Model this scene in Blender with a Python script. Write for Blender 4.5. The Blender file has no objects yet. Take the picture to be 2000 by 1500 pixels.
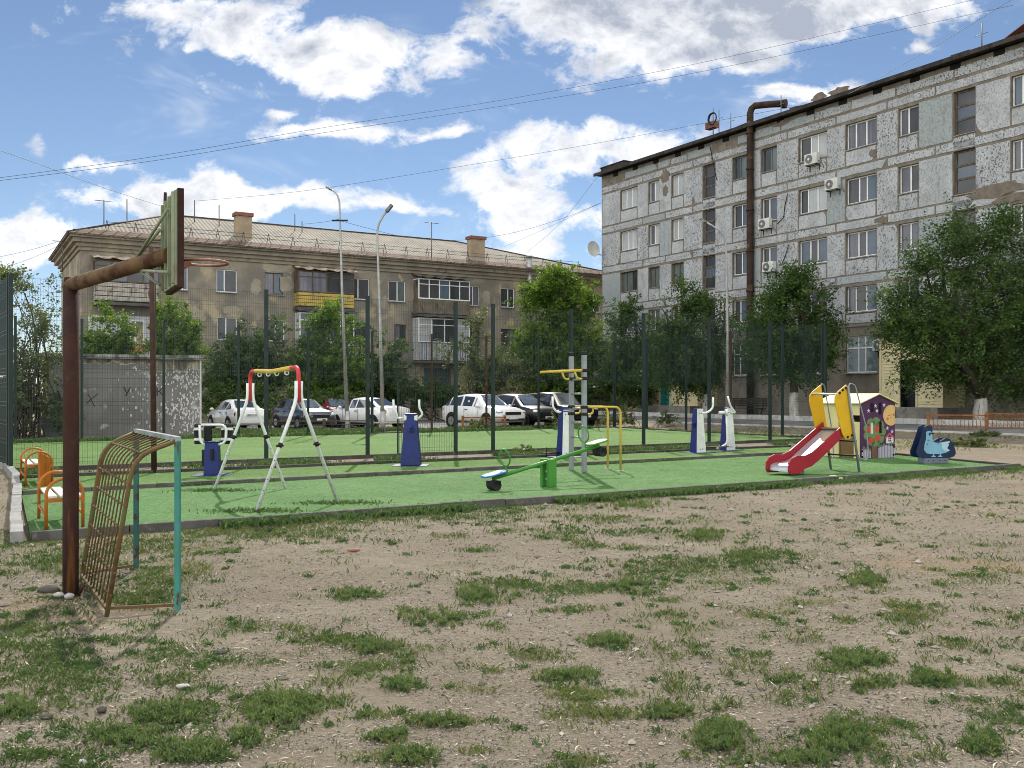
import bpy, bmesh, math, random
import numpy as np
from mathutils import Vector, Matrix

random.seed(7)
rng = np.random.default_rng(7)
R = math.radians
scene = bpy.context.scene
COL = scene.collection

# ---------------------------------------------------------------- camera
F, CX, HY, EYE = 1850.0, 1000.0, 772.0, 1.6      # focal length, axis and horizon of the 2000x1500 photograph; eye height
cam_data = bpy.data.cameras.new("Camera")
cam = bpy.data.objects.new("Camera", cam_data)
COL.objects.link(cam)
cam.location = (0, 0, EYE)
cam.rotation_euler = (R(90), 0, 0)
cam_data.sensor_width = 36
cam_data.lens = 36 * F / 2000
cam_data.shift_y = (HY - 750) / 2000
cam_data.clip_start = 0.1
cam_data.clip_end = 3000
scene.camera = cam

# ---------------------------------------------------------------- light and exposure
SUN_AZ, SUN_EL = -3.7, 40.0
scene.view_settings.view_transform = 'Standard'
scene.view_settings.look = 'None'
scene.view_settings.exposure = 1.12
scene.view_settings.gamma = 1
sun_data = bpy.data.lights.new("Sun", 'SUN')
sun_data.energy = 2.7
sun_data.angle = R(0.53)
sun_data.color = (1.0, 0.945, 0.86)
sun = bpy.data.objects.new("Sun", sun_data)
COL.objects.link(sun)
sdir = Vector((math.sin(R(SUN_AZ)) * math.cos(R(SUN_EL)), math.cos(R(SUN_AZ)) * math.cos(R(SUN_EL)), math.sin(R(SUN_EL))))
sun.rotation_euler = sdir.to_track_quat('Z', 'Y').to_euler()
sun.location = (0, 60, 60)

world = bpy.data.worlds.new("World")
scene.world = world
world.use_nodes = True


class NT:
    """small helper to wire shader nodes"""
    def __init__(self, tree):
        self.t = tree
        tree.nodes.clear()

    def n(self, kind, ins=None, **kw):
        nd = self.t.nodes.new(kind)
        for k, v in kw.items():
            setattr(nd, k, v)
        for k, v in (ins or {}).items():
            s = nd.inputs[k]
            if isinstance(v, bpy.types.NodeSocket):
                self.t.links.new(v, s)
            else:
                s.default_value = v
        return nd

    def math(self, op, a, b=0.0, c=0.0, clamp=False):
        nd = self.n('ShaderNodeMath', {0: a, 1: b, 2: c}, operation=op, use_clamp=clamp)
        return nd.outputs[0]

    def vmath(self, op, a, b=(0, 0, 0), out=0):
        nd = self.n('ShaderNodeVectorMath', {0: a, 1: b}, operation=op)
        return nd.outputs[out]

    def mix(self, f, a, b, mode='MIX'):
        nd = self.n('ShaderNodeMix', data_type='RGBA', blend_type=mode)
        for i, v in ((0, f), (6, a), (7, b)):
            if isinstance(v, bpy.types.NodeSocket):
                self.t.links.new(v, nd.inputs[i])
            else:
                nd.inputs[i].default_value = v if i == 0 else (*v[:3], 1)
        return nd.outputs[2]

    def noise(self, vec, scale, detail=5, rough=0.55, dist=0.0):
        return self.n('ShaderNodeTexNoise', {'Vector': vec, 'Scale': scale, 'Detail': detail, 'Roughness': rough, 'Distortion': dist}).outputs[0]

    def ramp(self, v, lo, hi, smooth=True):
        nd = self.n('ShaderNodeMapRange', {0: v, 1: lo, 2: hi, 3: 0.0, 4: 1.0}, interpolation_type='SMOOTHSTEP' if smooth else 'LINEAR', clamp=True) if not smooth else \
            self.n('ShaderNodeMapRange', {0: v, 1: lo, 2: hi, 3: 0.0, 4: 1.0}, interpolation_type='SMOOTHSTEP')
        return nd.outputs[0]


def build_sky():
    w = NT(world.node_tree)
    sky = w.n('ShaderNodeTexSky', sky_type='NISHITA', sun_disc=False, sun_elevation=R(SUN_EL), sun_rotation=R(SUN_AZ), altitude=1500, air_density=1.0, dust_density=0.0, ozone_density=4.0)
    tc = w.n('ShaderNodeTexCoord').outputs['Generated']
    sep = w.n('ShaderNodeSeparateXYZ', {0: tc})
    x, y, z = sep.outputs
    # gnomonic coordinates about the +Y direction: u to the right, v up (sky positions, fixed in the world)
    yy = w.math('MAXIMUM', y, 0.08)
    u = w.math('DIVIDE', x, yy)
    v = w.math('DIVIDE', z, yy)
    uv = w.n('ShaderNodeCombineXYZ', {0: u, 1: v, 2: 0.0}).outputs[0]
    wob = w.n('ShaderNodeTexNoise', {'Vector': uv, 'Scale': 9.0, 'Detail': 2.0, 'Roughness': 0.6}).outputs[1]
    wob = w.vmath('MULTIPLY', w.vmath('SUBTRACT', wob, (0.5, 0.5, 0.5)), (0.11, 0.07, 0.0))
    uvw = w.vmath('ADD', uv, wob)
    blobs = [  # centre and radii in pixels of the photograph, weight
        (310, 5, 130, 45, 1), (430, 40, 150, 60, 1), (560, 70, 190, 62, 1), (760, 90, 210, 66, 1), (640, 130, 150, 50, 1.0), (700, 165, 105, 38, 1.1),
        (470, 165, 55, 22, .8), (415, 192, 80, 26, .7), (525, 212, 75, 18, .8), (355, 105, 40, 18, .7),
        (620, 250, 150, 27, 1), (740, 254, 180, 26, 1), (880, 268, 110, 16, .8), (990, 215, 80, 18, .7),
        (1110, 20, 160, 75, 1.3), (1240, 60, 180, 80, 1.5), (1400, 50, 230, 80, 1.55), (1600, 10, 350, 60, 1.6), (1480, 10, 330, 60, 1.6), (1190, 110, 90, 48, 1), (1380, 115, 150, 36, 1.0),
        (1130, 250, 170, 36, 1), (1090, 300, 140, 55, 1.1), (990, 350, 140, 50, 1), (1030, 420, 140, 75, 1.1), (1260, 275, 160, 46, 1.0), (900, 325, 90, 22, .8), (1040, 500, 120, 40, .9),
        (1480, 185, 90, 36, .85), (1590, 185, 130, 34, .85), (1690, 165, 90, 18, .8), (1810, 96, 40, 16, .7), (1900, 80, 40, 8, .4),
        (300, 385, 80, 60, 1.35), (420, 365, 95, 72, 1.45), (470, 400, 115, 60, 1.35), (190, 388, 110, 36, .9), (620, 375, 150, 30, 1.0), (720, 400, 130, 20, .8), (560, 400, 120, 46, 1),
        (40, 455, 150, 55, 1.1), (140, 490, 120, 50, .9), (0, 520, 150, 60, .9), (215, 325, 60, 20, .75), (70, 270, 40, 20, .5), (840, 410, 80, 18, .6),
        (2300, 250, 200, 70, 1), (-300, 200, 200, 70, 1), (500, -300, 260, 90, 1), (1500, -350, 260, 100, 1)]
    dens = None
    for (bx, by, rx, ry, wt) in blobs:
        c = ((bx - CX) / F, (HY - by) / F, 0)
        d = w.vmath('SUBTRACT', uvw, c)
        d = w.vmath('MULTIPLY', d, (F / (rx * 0.90), F / (ry * 0.88), 0))
        ln = w.vmath('DOT_PRODUCT', d, d, out=1)
        g = w.math('MULTIPLY', w.math('EXPONENT', w.math('MULTIPLY', ln, -0.9)), wt)
        dens = g if dens is None else w.math('MAXIMUM', w.math('MAXIMUM', dens, g), w.math('MULTIPLY', w.math('ADD', dens, g), 0.72))
    # elsewhere round the sky, behind the viewer: broken cloud, unseen, added extra bright to fill the shaded facades, from noise on the direction itself
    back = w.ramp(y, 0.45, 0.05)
    nb = w.noise(w.vmath('MULTIPLY', tc, (1, 1, 1.8)), 2.2, 3)
    dens = w.math('MAXIMUM', dens, w.math('MULTIPLY', back, w.ramp(nb, 0.34, 0.52)))
    stretch = w.vmath('MULTIPLY', uv, (1.0, 1.35, 1.0))
    n1 = w.noise(stretch, 13.0, 8, 0.66, 0.25)
    n2 = w.noise(w.vmath('ADD', stretch, (0.004, -0.013, 0)), 14.0, 5, 0.60, 0.2)
    nl = w.noise(stretch, 4.5, 2, 0.5)
    alpha = w.ramp(w.math('ADD', dens, w.math('MULTIPLY', w.math('SUBTRACT', n1, 0.5), 3.3)), 0.40, 0.98)
    wisps = w.math('MULTIPLY', w.ramp(w.noise(w.vmath('MULTIPLY', uv, (1, 2.2, 1)), 5.0, 4, 0.7, 0.6), 0.52, 0.85), 0.42)
    alpha = w.math('MAXIMUM', alpha, wisps)
    core = w.ramp(dens, 0.85, 1.3)
    relief = w.math('MULTIPLY', w.math('SUBTRACT', n2, n1), 2.6)
    shade = w.math('ADD', 0.90, relief)
    shade = w.math('SUBTRACT', shade, w.math('MULTIPLY', core, w.math('MULTIPLY', w.ramp(nl, 0.38, 0.62), 0.5)), clamp=True)
    gd = w.vmath('MULTIPLY', w.vmath('SUBTRACT', uvw, ((1330 - CX) / F, (HY + 20) / F, 0)), (F / 420, F / 115, 0))
    grey = w.math('EXPONENT', w.math('MULTIPLY', w.vmath('DOT_PRODUCT', gd, gd, out=1), -0.9))
    shade = w.math('SUBTRACT', shade, w.math('MULTIPLY', grey, w.math('ADD', 0.14, w.math('MULTIPLY', n1, 0.85))), clamp=True)
    cloud = w.mix(shade, (0.40, 0.44, 0.52), (1.0, 1.0, 1.0))
    cloud = w.vmath('MULTIPLY', cloud, w.n('ShaderNodeCombineXYZ', {0: w.math('ADD', 1.0, w.math('MULTIPLY', back, BACK_FILL)), 1: w.math('ADD', 1.0, w.math('MULTIPLY', back, BACK_FILL)), 2: w.math('ADD', 1.0, w.math('MULTIPLY', back, BACK_FILL * 0.94))}).outputs[0])
    skyc = w.vmath('MULTIPLY', sky.outputs[0], (SKY_TINT[0] * SKY_K, SKY_TINT[1] * SKY_K, SKY_TINT[2] * SKY_K))
    cl = w.vmath('MULTIPLY', cloud, (CLOUD_K, CLOUD_K, CLOUD_K * 1.01))
    col = w.mix(w.math('MULTIPLY', alpha, 0.97), skyc, cl)
    bg = w.n('ShaderNodeBackground', {'Color': col, 'Strength': 1.0})
    w.t.links.new(bg.outputs[0], w.n('ShaderNodeOutputWorld').inputs[0])


SKY_K, SKY_TINT, CLOUD_K = 0.053, (1.08, 0.965, 0.88), 0.53
world.cycles.sampling_method = 'MANUAL'
world.cycles.sample_map_resolution = 512
BACK_FILL = 2.1  # extra brightness of the unseen cloud added behind the viewer as fill light
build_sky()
scene.cycles.max_bounces = 6
scene.cycles.diffuse_bounces = 3
scene.cycles.glossy_bounces = 3
scene.cycles.transparent_max_bounces = 8
scene.cycles.use_denoising = True
scene.cycles.filter_width = 0.95


# ---------------------------------------------------------------- placing
def ground_z(x, y):
    """the yard is level; it rises a little towards the grey block of flats"""
    q = (np.asarray(x, float) - 6.15) * -0.847 + (np.asarray(y, float) - 64.9) * -0.529
    t = np.clip((11.5 - q) / 8.0, 0, 1)
    return 0.42 * t * t * (3 - 2 * t) * (np.asarray(x, float) > -4)


def G(px, py, z=0.0):
    """the point at height z that the photograph shows at this pixel"""
    Y = F * (EYE - z) / (py - HY)
    return Vector(((px - CX) / F * Y, Y, z))


def P(px, py, Y):
    return Vector(((px - CX) / F * Y, Y, EYE + (HY - py) / F * Y))


def XZ(px, Y, z=0.0):
    return Vector(((px - CX) / F * Y, Y, z))


U = Vector((0.820, 0.573, 0))       # along the long side of the play area
V = Vector((-0.573, 0.820, 0))      # across it, away from the camera
UANG = math.atan2(U.y, U.x)

# ---------------------------------------------------------------- materials
MATS = {}
GRIME = 0.30


def principled(nt, **kw):
    p = nt.n('ShaderNodeBsdfPrincipled', kw)
    return p


def pm(name, c1, c2=None, scale=4.0, rough=0.75, metal=0.0, bump=0.0, bscale=None, detail=6, lo=0.38, hi=0.62, c3=None, s3=9.0, lo3=0.55, hi3=0.68, vs=(1, 1, 1), spec=0.16, coat=0.0, bdist=0.01, vs3=None, rough2=None):
    """procedural principled material: a base colour, a second patchy one, a third spotted one, and bump"""
    if name in MATS:
        return MATS[name]
    m = bpy.data.materials.new(name)
    m.use_nodes = True
    nt = NT(m.node_tree)
    co = nt.n('ShaderNodeTexCoord').outputs['Object']
    col = (*c1, 1)
    b = nt.n('ShaderNodeBsdfPrincipled', {'Roughness': rough, 'Metallic': metal, 'Specular IOR Level': spec, 'Coat Weight': coat, 'Coat Roughness': 0.06})
    if c2 is None:
        c2 = tuple(c * 0.86 for c in c1)
    v1 = nt.vmath('MULTIPLY', co, vs)
    f = nt.ramp(nt.noise(v1, scale, detail, 0.6), lo, hi)
    out = nt.mix(f, c1, c2)
    if rough2 is not None:
        nt.t.links.new(nt.n('ShaderNodeMapRange', {0: f, 3: rough, 4: rough2}).outputs[0], b.inputs['Roughness'])
    if c3 is not None:
        v3 = nt.vmath('MULTIPLY', co, vs3 or vs)
        f3 = nt.ramp(nt.noise(v3, s3, 4, 0.6), lo3, hi3)
        out = nt.mix(f3, out, c3)
    grime = nt.ramp(nt.noise(co, 7.0, 5, 0.7), 0.52, 0.72)      # a little dust and wear on everything
    out = nt.mix(nt.math('MULTIPLY', grime, GRIME), out, nt.mix(0.5, tuple(c * 0.45 for c in c1), (0.10, 0.088, 0.07)))
    nt.t.links.new(out, b.inputs['Base Color'])
    if bump:
        h = nt.noise(co, bscale or scale * 6, 5, 0.65)
        bp = nt.n('ShaderNodeBump', {'Height': h, 'Strength': bump, 'Distance': bdist})
        nt.t.links.new(bp.outputs[0], b.inputs['Normal'])
    nt.t.links.new(b.outputs[0], nt.n('ShaderNodeOutputMaterial').inputs[0])
    MATS[name] = m
    return m


def leaf_mat(name, dark, light, trans=0.45):
    """leaves: colour varies leaf by leaf, light comes through them"""
    m = bpy.data.materials.new(name)
    m.use_nodes = True
    nt = NT(m.node_tree)
    a = nt.n('ShaderNodeAttribute', attribute_name='tint').outputs['Fac']
    c = nt.mix(a, dark, light)
    d = nt.n('ShaderNodeBsdfPrincipled', {'Base Color': c, 'Roughness': 0.55, 'Specular IOR Level': 0.35})
    t = nt.n('ShaderNodeBsdfTranslucent', {'Color': nt.mix(1.0, c, (1.35, 1.25, 0.6), 'MULTIPLY')})
    mx = nt.n('ShaderNodeMixShader', {0: trans, 1: d.outputs[0], 2: t.outputs[0]})
    nt.t.links.new(mx.outputs[0], nt.n('ShaderNodeOutputMaterial').inputs[0])
    MATS[name] = m
    return m


# ---------------------------------------------------------------- mesh building
class MB:
    """collects simple shapes; build() links them as ONE mesh object"""
    def __init__(self):
        self.v, self.f, self.m, self.s = [], [], [], []
        self.mi = 0
        self.sm = False

    def add(self, verts, faces, mi=None, smooth=None):
        o = len(self.v)
        self.v.extend([tuple(p) for p in verts])
        for f in faces:
            self.f.append([i + o for i in f])
            self.m.append(self.mi if mi is None else mi)
            self.s.append(self.sm if smooth is None else smooth)
        return self

    def box(self, c, s, rz=0.0, M=None, mi=None):
        hx, hy, hz = s[0] / 2, s[1] / 2, s[2] / 2
        pts = [Vector((a * hx, b * hy, d * hz)) for d in (-1, 1) for b in (-1, 1) for a in (-1, 1)]
        if M is not None:
            pts = [M @ p for p in pts]
        elif rz:
            rm = Matrix.Rotation(rz, 3, 'Z')
            pts = [rm @ p for p in pts]
        c = Vector(c)
        return self.add([p + c for p in pts], [(0, 2, 3, 1), (4, 5, 7, 6), (0, 1, 5, 4), (2, 6, 7, 3), (0, 4, 6, 2), (1, 3, 7, 5)], mi)

    def bb(self, x0, x1, y0, y1, z0, z1, mi=None):
        return self.box(((x0 + x1) / 2, (y0 + y1) / 2, (z0 + z1) / 2), (abs(x1 - x0), abs(y1 - y0), abs(z1 - z0)), mi=mi)

    def tube(self, pts, r, n=8, cap=True, mi=None, smooth=True, closed=False):
        pts = [Vector(p) for p in pts]
        k = len(pts)
        rs = r if isinstance(r, (list, tuple)) else [r] * k
        V_, F_ = [], []
        up = None
        for i, p in enumerate(pts):
            a = pts[(i - 1) % k] if (closed or i > 0) else p
            b = pts[(i + 1) % k] if (closed or i < k - 1) else p
            t = (b - a).normalized()
            if up is None:
                up = Vector((0, 0, 1)) if abs(t.z) < 0.9 else Vector((1, 0, 0))
            side = t.cross(up)
            if side.length < 1e-6:
                side = t.orthogonal()
            side.normalize()
            up = side.cross(t).normalized()
            for j in range(n):
                an = 2 * math.pi * j / n
                V_.append(p + (side * math.cos(an) + up * math.sin(an)) * rs[i])
        for i in range(k if closed else k - 1):
            i2 = (i + 1) % k
            for j in range(n):
                j2 = (j + 1) % n
                F_.append((i * n + j, i * n + j2, i2 * n + j2, i2 * n + j))
        o = len(self.f)
        self.add(V_, F_, mi, smooth)
        if cap and not closed:
            self.add(V_[:n], [tuple(range(n))[::-1]], mi, False)
            self.add(V_[-n:], [tuple(range(n))], mi, False)
        return self

    def rod(self, a, b, r, n=6, mi=None, r2=None):
        return self.tube([a, b], [r, r if r2 is None else r2], n, True, mi)

    def beam(self, a, b, w, h, mi=None, up=(0, 0, 1)):
        """a bar of rectangular section w (across) by h (upwards) from a to b"""
        a, b = Vector(a), Vector(b)
        t = (b - a).normalized()
        s = t.cross(Vector(up))
        if s.length < 1e-5:
            s = t.orthogonal()
        s.normalize()
        q = s.cross(t).normalized()
        pts = [p + s * (i * w / 2) + q * (j * h / 2) for p in (a, b) for (i, j) in ((-1, -1), (1, -1), (1, 1), (-1, 1))]
        return self.add(pts, [(0, 1, 2, 3)[::-1], (4, 5, 6, 7), (0, 1, 5, 4), (1, 2, 6, 5), (2, 3, 7, 6), (3, 0, 4, 7)], mi)

    def prism(self, outline, o, ex, ey, ez, mi=None, mi_side=None):
        """a flat outline (a,b) set at o with axes ex, ey and thickness vector ez"""
        o, ex, ey, ez = Vector(o), Vector(ex), Vector(ey), Vector(ez)
        n = len(outline)
        A = [o + ex * a + ey * b for a, b in outline]
        B = [p + ez for p in A]
        self.add(A + B, [tuple(range(n))[::-1], tuple(range(n, 2 * n))], mi)
        self.add(A + B, [(i, (i + 1) % n, n + (i + 1) % n, n + i) for i in range(n)], mi if mi_side is None else mi_side)
        return self

    def quad(self, a, b, c, d, mi=None):
        return self.add([a, b, c, d], [(0, 1, 2, 3)], mi)

    def ball(self, c, r, seg=8, rings=6, mi=None, jitter=0.0, sc=(1, 1, 1)):
        c = Vector(c)
        V_ = []
        for i in range(rings + 1):
            th = math.pi * i / rings
            for j in range(seg):
                ph = 2 * math.pi * j / seg
                k = 1 + (random.random() - 0.5) * jitter
                V_.append(c + Vector((sc[0] * math.sin(th) * math.cos(ph), sc[1] * math.sin(th) * math.sin(ph), sc[2] * math.cos(th))) * (r * k))
        F_ = [(i * seg + j, (i + 1) * seg + j, (i + 1) * seg + (j + 1) % seg, i * seg + (j + 1) % seg) for i in range(rings) for j in range(seg)]
        return self.add(V_, F_, mi, True)

    def disc(self, c, nrm, r, t, n=16, mi=None):
        c, nrm = Vector(c), Vector(nrm).normalized()
        return self.tube([c - nrm * t / 2, c + nrm * t / 2], r, n, True, mi, True)

    def build(self, name, mats, parent=None, loc=None, bevel=0.0, M=None):
        if not isinstance(mats, (list, tuple)):
            mats = [mats]
        vv = [Vector(p) for p in self.v]
        if M is not None:
            vv = [M @ p for p in vv]
        if loc is not None and parent is None:
            L = Vector(loc)
            vv = [p - L for p in vv]
        me = bpy.data.meshes.new(name)
        me.from_pydata(vv, [], self.f)
        for m in mats:
            me.materials.append(m)
        me.polygons.foreach_set('material_index', self.m)
        me.polygons.foreach_set('use_smooth', self.s)
        bm = bmesh.new()
        bm.from_mesh(me)
        bmesh.ops.remove_doubles(bm, verts=bm.verts, dist=1e-5)
        bmesh.ops.recalc_face_normals(bm, faces=bm.faces)
        bm.to_mesh(me)
        bm.free()
        ob = bpy.data.objects.new(name, me)
        COL.objects.link(ob)
        if parent is not None:
            ob.parent = parent
        elif loc is not None:
            ob.location = loc
        if bevel:
            bv = ob.modifiers.new('bevel', 'BEVEL')
            bv.width = bevel
            bv.segments = 2
            bv.limit_method = 'ANGLE'
            bv.angle_limit = R(40)
        return ob


def tag(o, label=None, cat=None, group=None, kind=None):
    if label: o['label'] = label
    if cat: o['category'] = cat
    if group: o['group'] = group
    if kind: o['kind'] = kind
    return o


def thing(name, label, cat, loc=(0, 0, 0), rz=0.0, group=None):
    o = bpy.data.objects.new(name, None)
    o.empty_display_size = 0.2
    COL.objects.link(o)
    o.location = loc
    o.rotation_euler = (0, 0, rz)
    return tag(o, label, cat, group)


def inv(o):
    """world -> the frame of a thing (its root empty)"""
    return (Matrix.Translation(o.location) @ Matrix.Rotation(o.rotation_euler.z, 4, 'Z')).inverted()


def copy_tree(o, loc=None, rz=None, label=None, parent=None):
    c = o.copy()
    COL.objects.link(c)
    if parent is not None:
        c.parent = parent
    if loc is not None: c.location = loc
    if rz is not None: c.rotation_euler = (0, 0, rz)
    if label: c['label'] = label
    for ch in [k for k in bpy.data.objects if k.parent == o]:
        copy_tree(ch, parent=c)
    return c


def big_mesh(name, verts, faces_flat, nper, mat, parent=None, attr=None, smooth=False):
    """fast mesh from numpy arrays; attr = {'tint': per-face values}"""
    me = bpy.data.meshes.new(name)
    nv, nf = len(verts), len(faces_flat) // nper
    me.vertices.add(nv)
    me.vertices.foreach_set('co', np.ascontiguousarray(verts, dtype=np.float32).ravel())
    me.loops.add(nf * nper)
    me.loops.foreach_set('vertex_index', np.ascontiguousarray(faces_flat, dtype=np.int32))
    me.polygons.add(nf)
    me.polygons.foreach_set('loop_start', np.arange(0, nf * nper, nper, dtype=np.int32))
    me.polygons.foreach_set('loop_total', np.full(nf, nper, dtype=np.int32))
    me.update(calc_edges=True)
    for k, (dom, val) in (attr or {}).items():
        a = me.attributes.new(k, 'FLOAT', dom)
        a.data.foreach_set('value', np.ascontiguousarray(val, dtype=np.float32))
    me.polygons.foreach_set('use_smooth', np.full(nf, smooth, dtype=bool))
    me.materials.append(mat)
    ob = bpy.data.objects.new(name, me)
    COL.objects.link(ob)
    if parent is not None:
        ob.parent = parent
    return ob


# value noise on the ground plane
_LAT = np.random.default_rng(3).random((256, 256))


def vnoise(x, y):
    xi, yi = np.floor(x).astype(int), np.floor(y).astype(int)
    fx, fy = x - xi, y - yi
    fx, fy = fx * fx * (3 - 2 * fx), fy * fy * (3 - 2 * fy)
    g = lambda a, b: _LAT[a % 256, b % 256]
    return (g(xi, yi) * (1 - fx) + g(xi + 1, yi) * fx) * (1 - fy) + (g(xi, yi + 1) * (1 - fx) + g(xi + 1, yi + 1) * fx) * fy


def fbm(x, y, o=4):
    t, a, s = 0, 0.5, 0
    for i in range(o):
        t = t + a * vnoise(x + 17.3 * i, y + 9.1 * i)
        s += a
        a *= 0.5
        x, y = x * 2.03, y * 2.03
    return t / s


def text_mesh(mb_name, s, size, mat, parent=None, M=None, depth=0.004):
    cu = bpy.data.curves.new(mb_name, 'FONT')
    cu.body = s
    cu.size = size
    cu.extrude = depth / 2
    cu.align_x = 'CENTER'
    cu.align_y = 'CENTER'
    cu.resolution_u = 3
    tmp = bpy.data.objects.new(mb_name + '_curve', cu)
    COL.objects.link(tmp)
    dg = bpy.context.evaluated_depsgraph_get()
    me = bpy.data.meshes.new_from_object(tmp.evaluated_get(dg))
    bpy.data.objects.remove(tmp)
    bpy.data.curves.remove(cu)
    if M is not None:
        me.transform(M)
    me.materials.clear()
    me.materials.append(mat)
    ob = bpy.data.objects.new(mb_name, me)
    COL.objects.link(ob)
    if parent is not None:
        ob.parent = parent
    return ob

# ================================================================ SETTING: ground, turf, kerbs, roads
PATCH = [  # where weeds and grass grow: centre and radii in the photograph, strength
    (60, 1055, 90, 18, 1), (110, 1082, 150, 18, .8), (330, 1062, 110, 24, .9), (430, 1038, 190, 14, 1), (560, 1040, 150, 16, .9), (620, 1020, 120, 8, 1), (40, 1215, 70, 30, .8), (330, 1125, 90, 34, .8), (285, 1158, 70, 34, .9), (130, 1110, 130, 18, .7), (390, 1110, 70, 16, .6),
    (780, 1012, 260, 10, 1), (860, 1003, 220, 12, 1), (1000, 986, 200, 13, 1), (1130, 973, 160, 11, 1), (1290, 961, 160, 8, .9), (1450, 952, 140, 6, .8), (1600, 942, 140, 6, .8), (1780, 933, 170, 7, .9), (1930, 922, 120, 6, .9), (1240, 988, 70, 9, .7), (700, 1040, 120, 10, .5),
    (700, 1162, 60, 10, .9), (590, 1165, 45, 7, .6), (940, 1163, 45, 16, 1), (1010, 1142, 100, 9, 1), (1150, 1150, 130, 13, 1), (1240, 1150, 50, 18, .9), (1300, 1172, 30, 8, .9), (1390, 1108, 150, 18, 1.1), (1330, 1118, 110, 16, 1.1), (1480, 1085, 90, 16, 1.1), (1440, 1136, 80, 10, 1), (1370, 1047, 40, 11, 1), (1260, 1042, 90, 9, 1), (1190, 1014, 70, 8, 1), (1340, 1020, 80, 7, .7), (1090, 1045, 60, 12, 1), (1135, 1064, 40, 10, .9), (1245, 1070, 55, 7, .9), (940, 1074, 36, 6, .9), (1000, 1038, 60, 9, .8), (950, 1024, 60, 8, .8), (890, 1050, 50, 7, .6), (760, 1060, 60, 8, .5),
    (1180, 1256, 42, 14, 1), (1125, 1192, 55, 7, .8), (970, 1226, 24, 11, .9), (1055, 1280, 50, 12, .9), (990, 1305, 40, 10, .6), (1115, 1318, 50, 11, .9), (1150, 1352, 80, 18, 1), (1150, 1390, 90, 16, 1), (1360, 1264, 20, 8, .9), (1338, 1232, 22, 12, .8), (1480, 1202, 50, 7, .9), (1300, 1392, 45, 12, .9), (1405, 1442, 55, 26, 1.1), (1640, 1445, 58, 30, 1.1), (1580, 1482, 75, 16, .9), (1150, 1487, 48, 12, 1), (1530, 1332, 40, 8, .9), (1670, 1292, 75, 22, 1), (1588, 1346, 20, 9, .8), (1682, 1346, 35, 10, .9), (1820, 1330, 42, 13, 1), (1740, 1408, 45, 13, .7), (1690, 1137, 40, 13, .9), (1800, 1122, 40, 5, .5), (1590, 1178, 45, 7, .9), (1650, 1210, 25, 8, .6), (1780, 1195, 70, 20, .7), (1850, 1150, 90, 12, .5), (1930, 1125, 70, 22, .7), (1960, 1210, 60, 20, .6), (1965, 1330, 40, 12, .6), (1920, 1455, 40, 26, .8), (1965, 1400, 45, 14, .6), (1640, 1078, 40, 6, .5), (1480, 1278, 30, 8, .6), (1490, 1240, 28, 9, .5), (1640, 1250, 40, 8, .5), (1400, 1290, 40, 7, .4), (1700, 1235, 50, 8, .5),
    (730, 1268, 55, 16, .9), (800, 1195, 50, 8, .7), (860, 1212, 55, 14, .9), (650, 1252, 70, 11, .9), (580, 1230, 45, 9, .7), (480, 1222, 70, 14, .9), (430, 1290, 80, 17, .9), (330, 1275, 90, 20, .9), (230, 1250, 90, 14, .7), (90, 1275, 80, 20, .8), (700, 1302, 70, 14, .9), (785, 1336, 38, 13, .9), (640, 1332, 40, 8, .6), (545, 1368, 70, 20, 1), (535, 1398, 60, 14, .8), (330, 1392, 75, 20, .9), (240, 1440, 75, 18, .8), (380, 1470, 75, 20, .9), (480, 1442, 40, 14, .8), (755, 1440, 38, 10, .8), (800, 1485, 50, 14, .9), (930, 1466, 30, 8, .8), (870, 1410, 70, 10, .9), (740, 1395, 60, 8, .7), (35, 1388, 40, 16, .9), (925, 1345, 55, 10, .8), (170, 1330, 90, 14, .5), (960, 1265, 30, 8, .5), (60, 1480, 80, 16, .6), (900, 1300, 50, 8, .4), (820, 1265, 40, 8, .4), (560, 1300, 50, 8, .4), (420, 1345, 60, 10, .5),
    (1880, 865, 50, 8, .8), (1840, 852, 50, 5, .7), (1940, 872, 70, 8, .5)]


def grass_density(x, y):
    x, y = np.asarray(x, float), np.asarray(y, float)
    ys = np.maximum(y, 1.0)
    px, py = CX + F * x / ys, HY + F * EYE / ys
    d = np.zeros_like(px)
    for cx_, cy_, rx, ry, w in PATCH:
        q = ((px - cx_) / rx) ** 2 + ((py - cy_) / ry) ** 2
        d = np.maximum(d, w * np.exp(-q * 0.62))
    wide = np.clip((fbm(x * 0.45 + 40, y * 0.45 + 11, 3) - 0.50) * 2.6, 0, 0.6)      # the rest of the yard
    d = np.maximum(d, wide * np.where((px < -60) | (px > 2060) | (y < 3.9), 1.0, 0.35))
    left = np.clip((760 - px) / 500, 0, 1) * np.clip((py - 1010) / 60, 0, 1)
    d = np.maximum(d, left * np.clip((fbm(x * 0.9, y * 0.9, 3) - 0.38) * 2.4, 0, 0.60))
    thin = np.clip((fbm(x * 0.7 + 9, y * 0.7 + 33, 3) - 0.44) * 1.7, 0, 0.30)
    d = np.maximum(d, thin)
    fine = fbm(x * 5.5, y * 5.5, 3)
    fine2 = fbm(x * 14.0 + 3, y * 14.0 + 5, 2)
    return np.clip(d * 1.2 - (0.74 - fine) * 1.05 - (0.55 - fine2) * 0.35, 0, 1)


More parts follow.
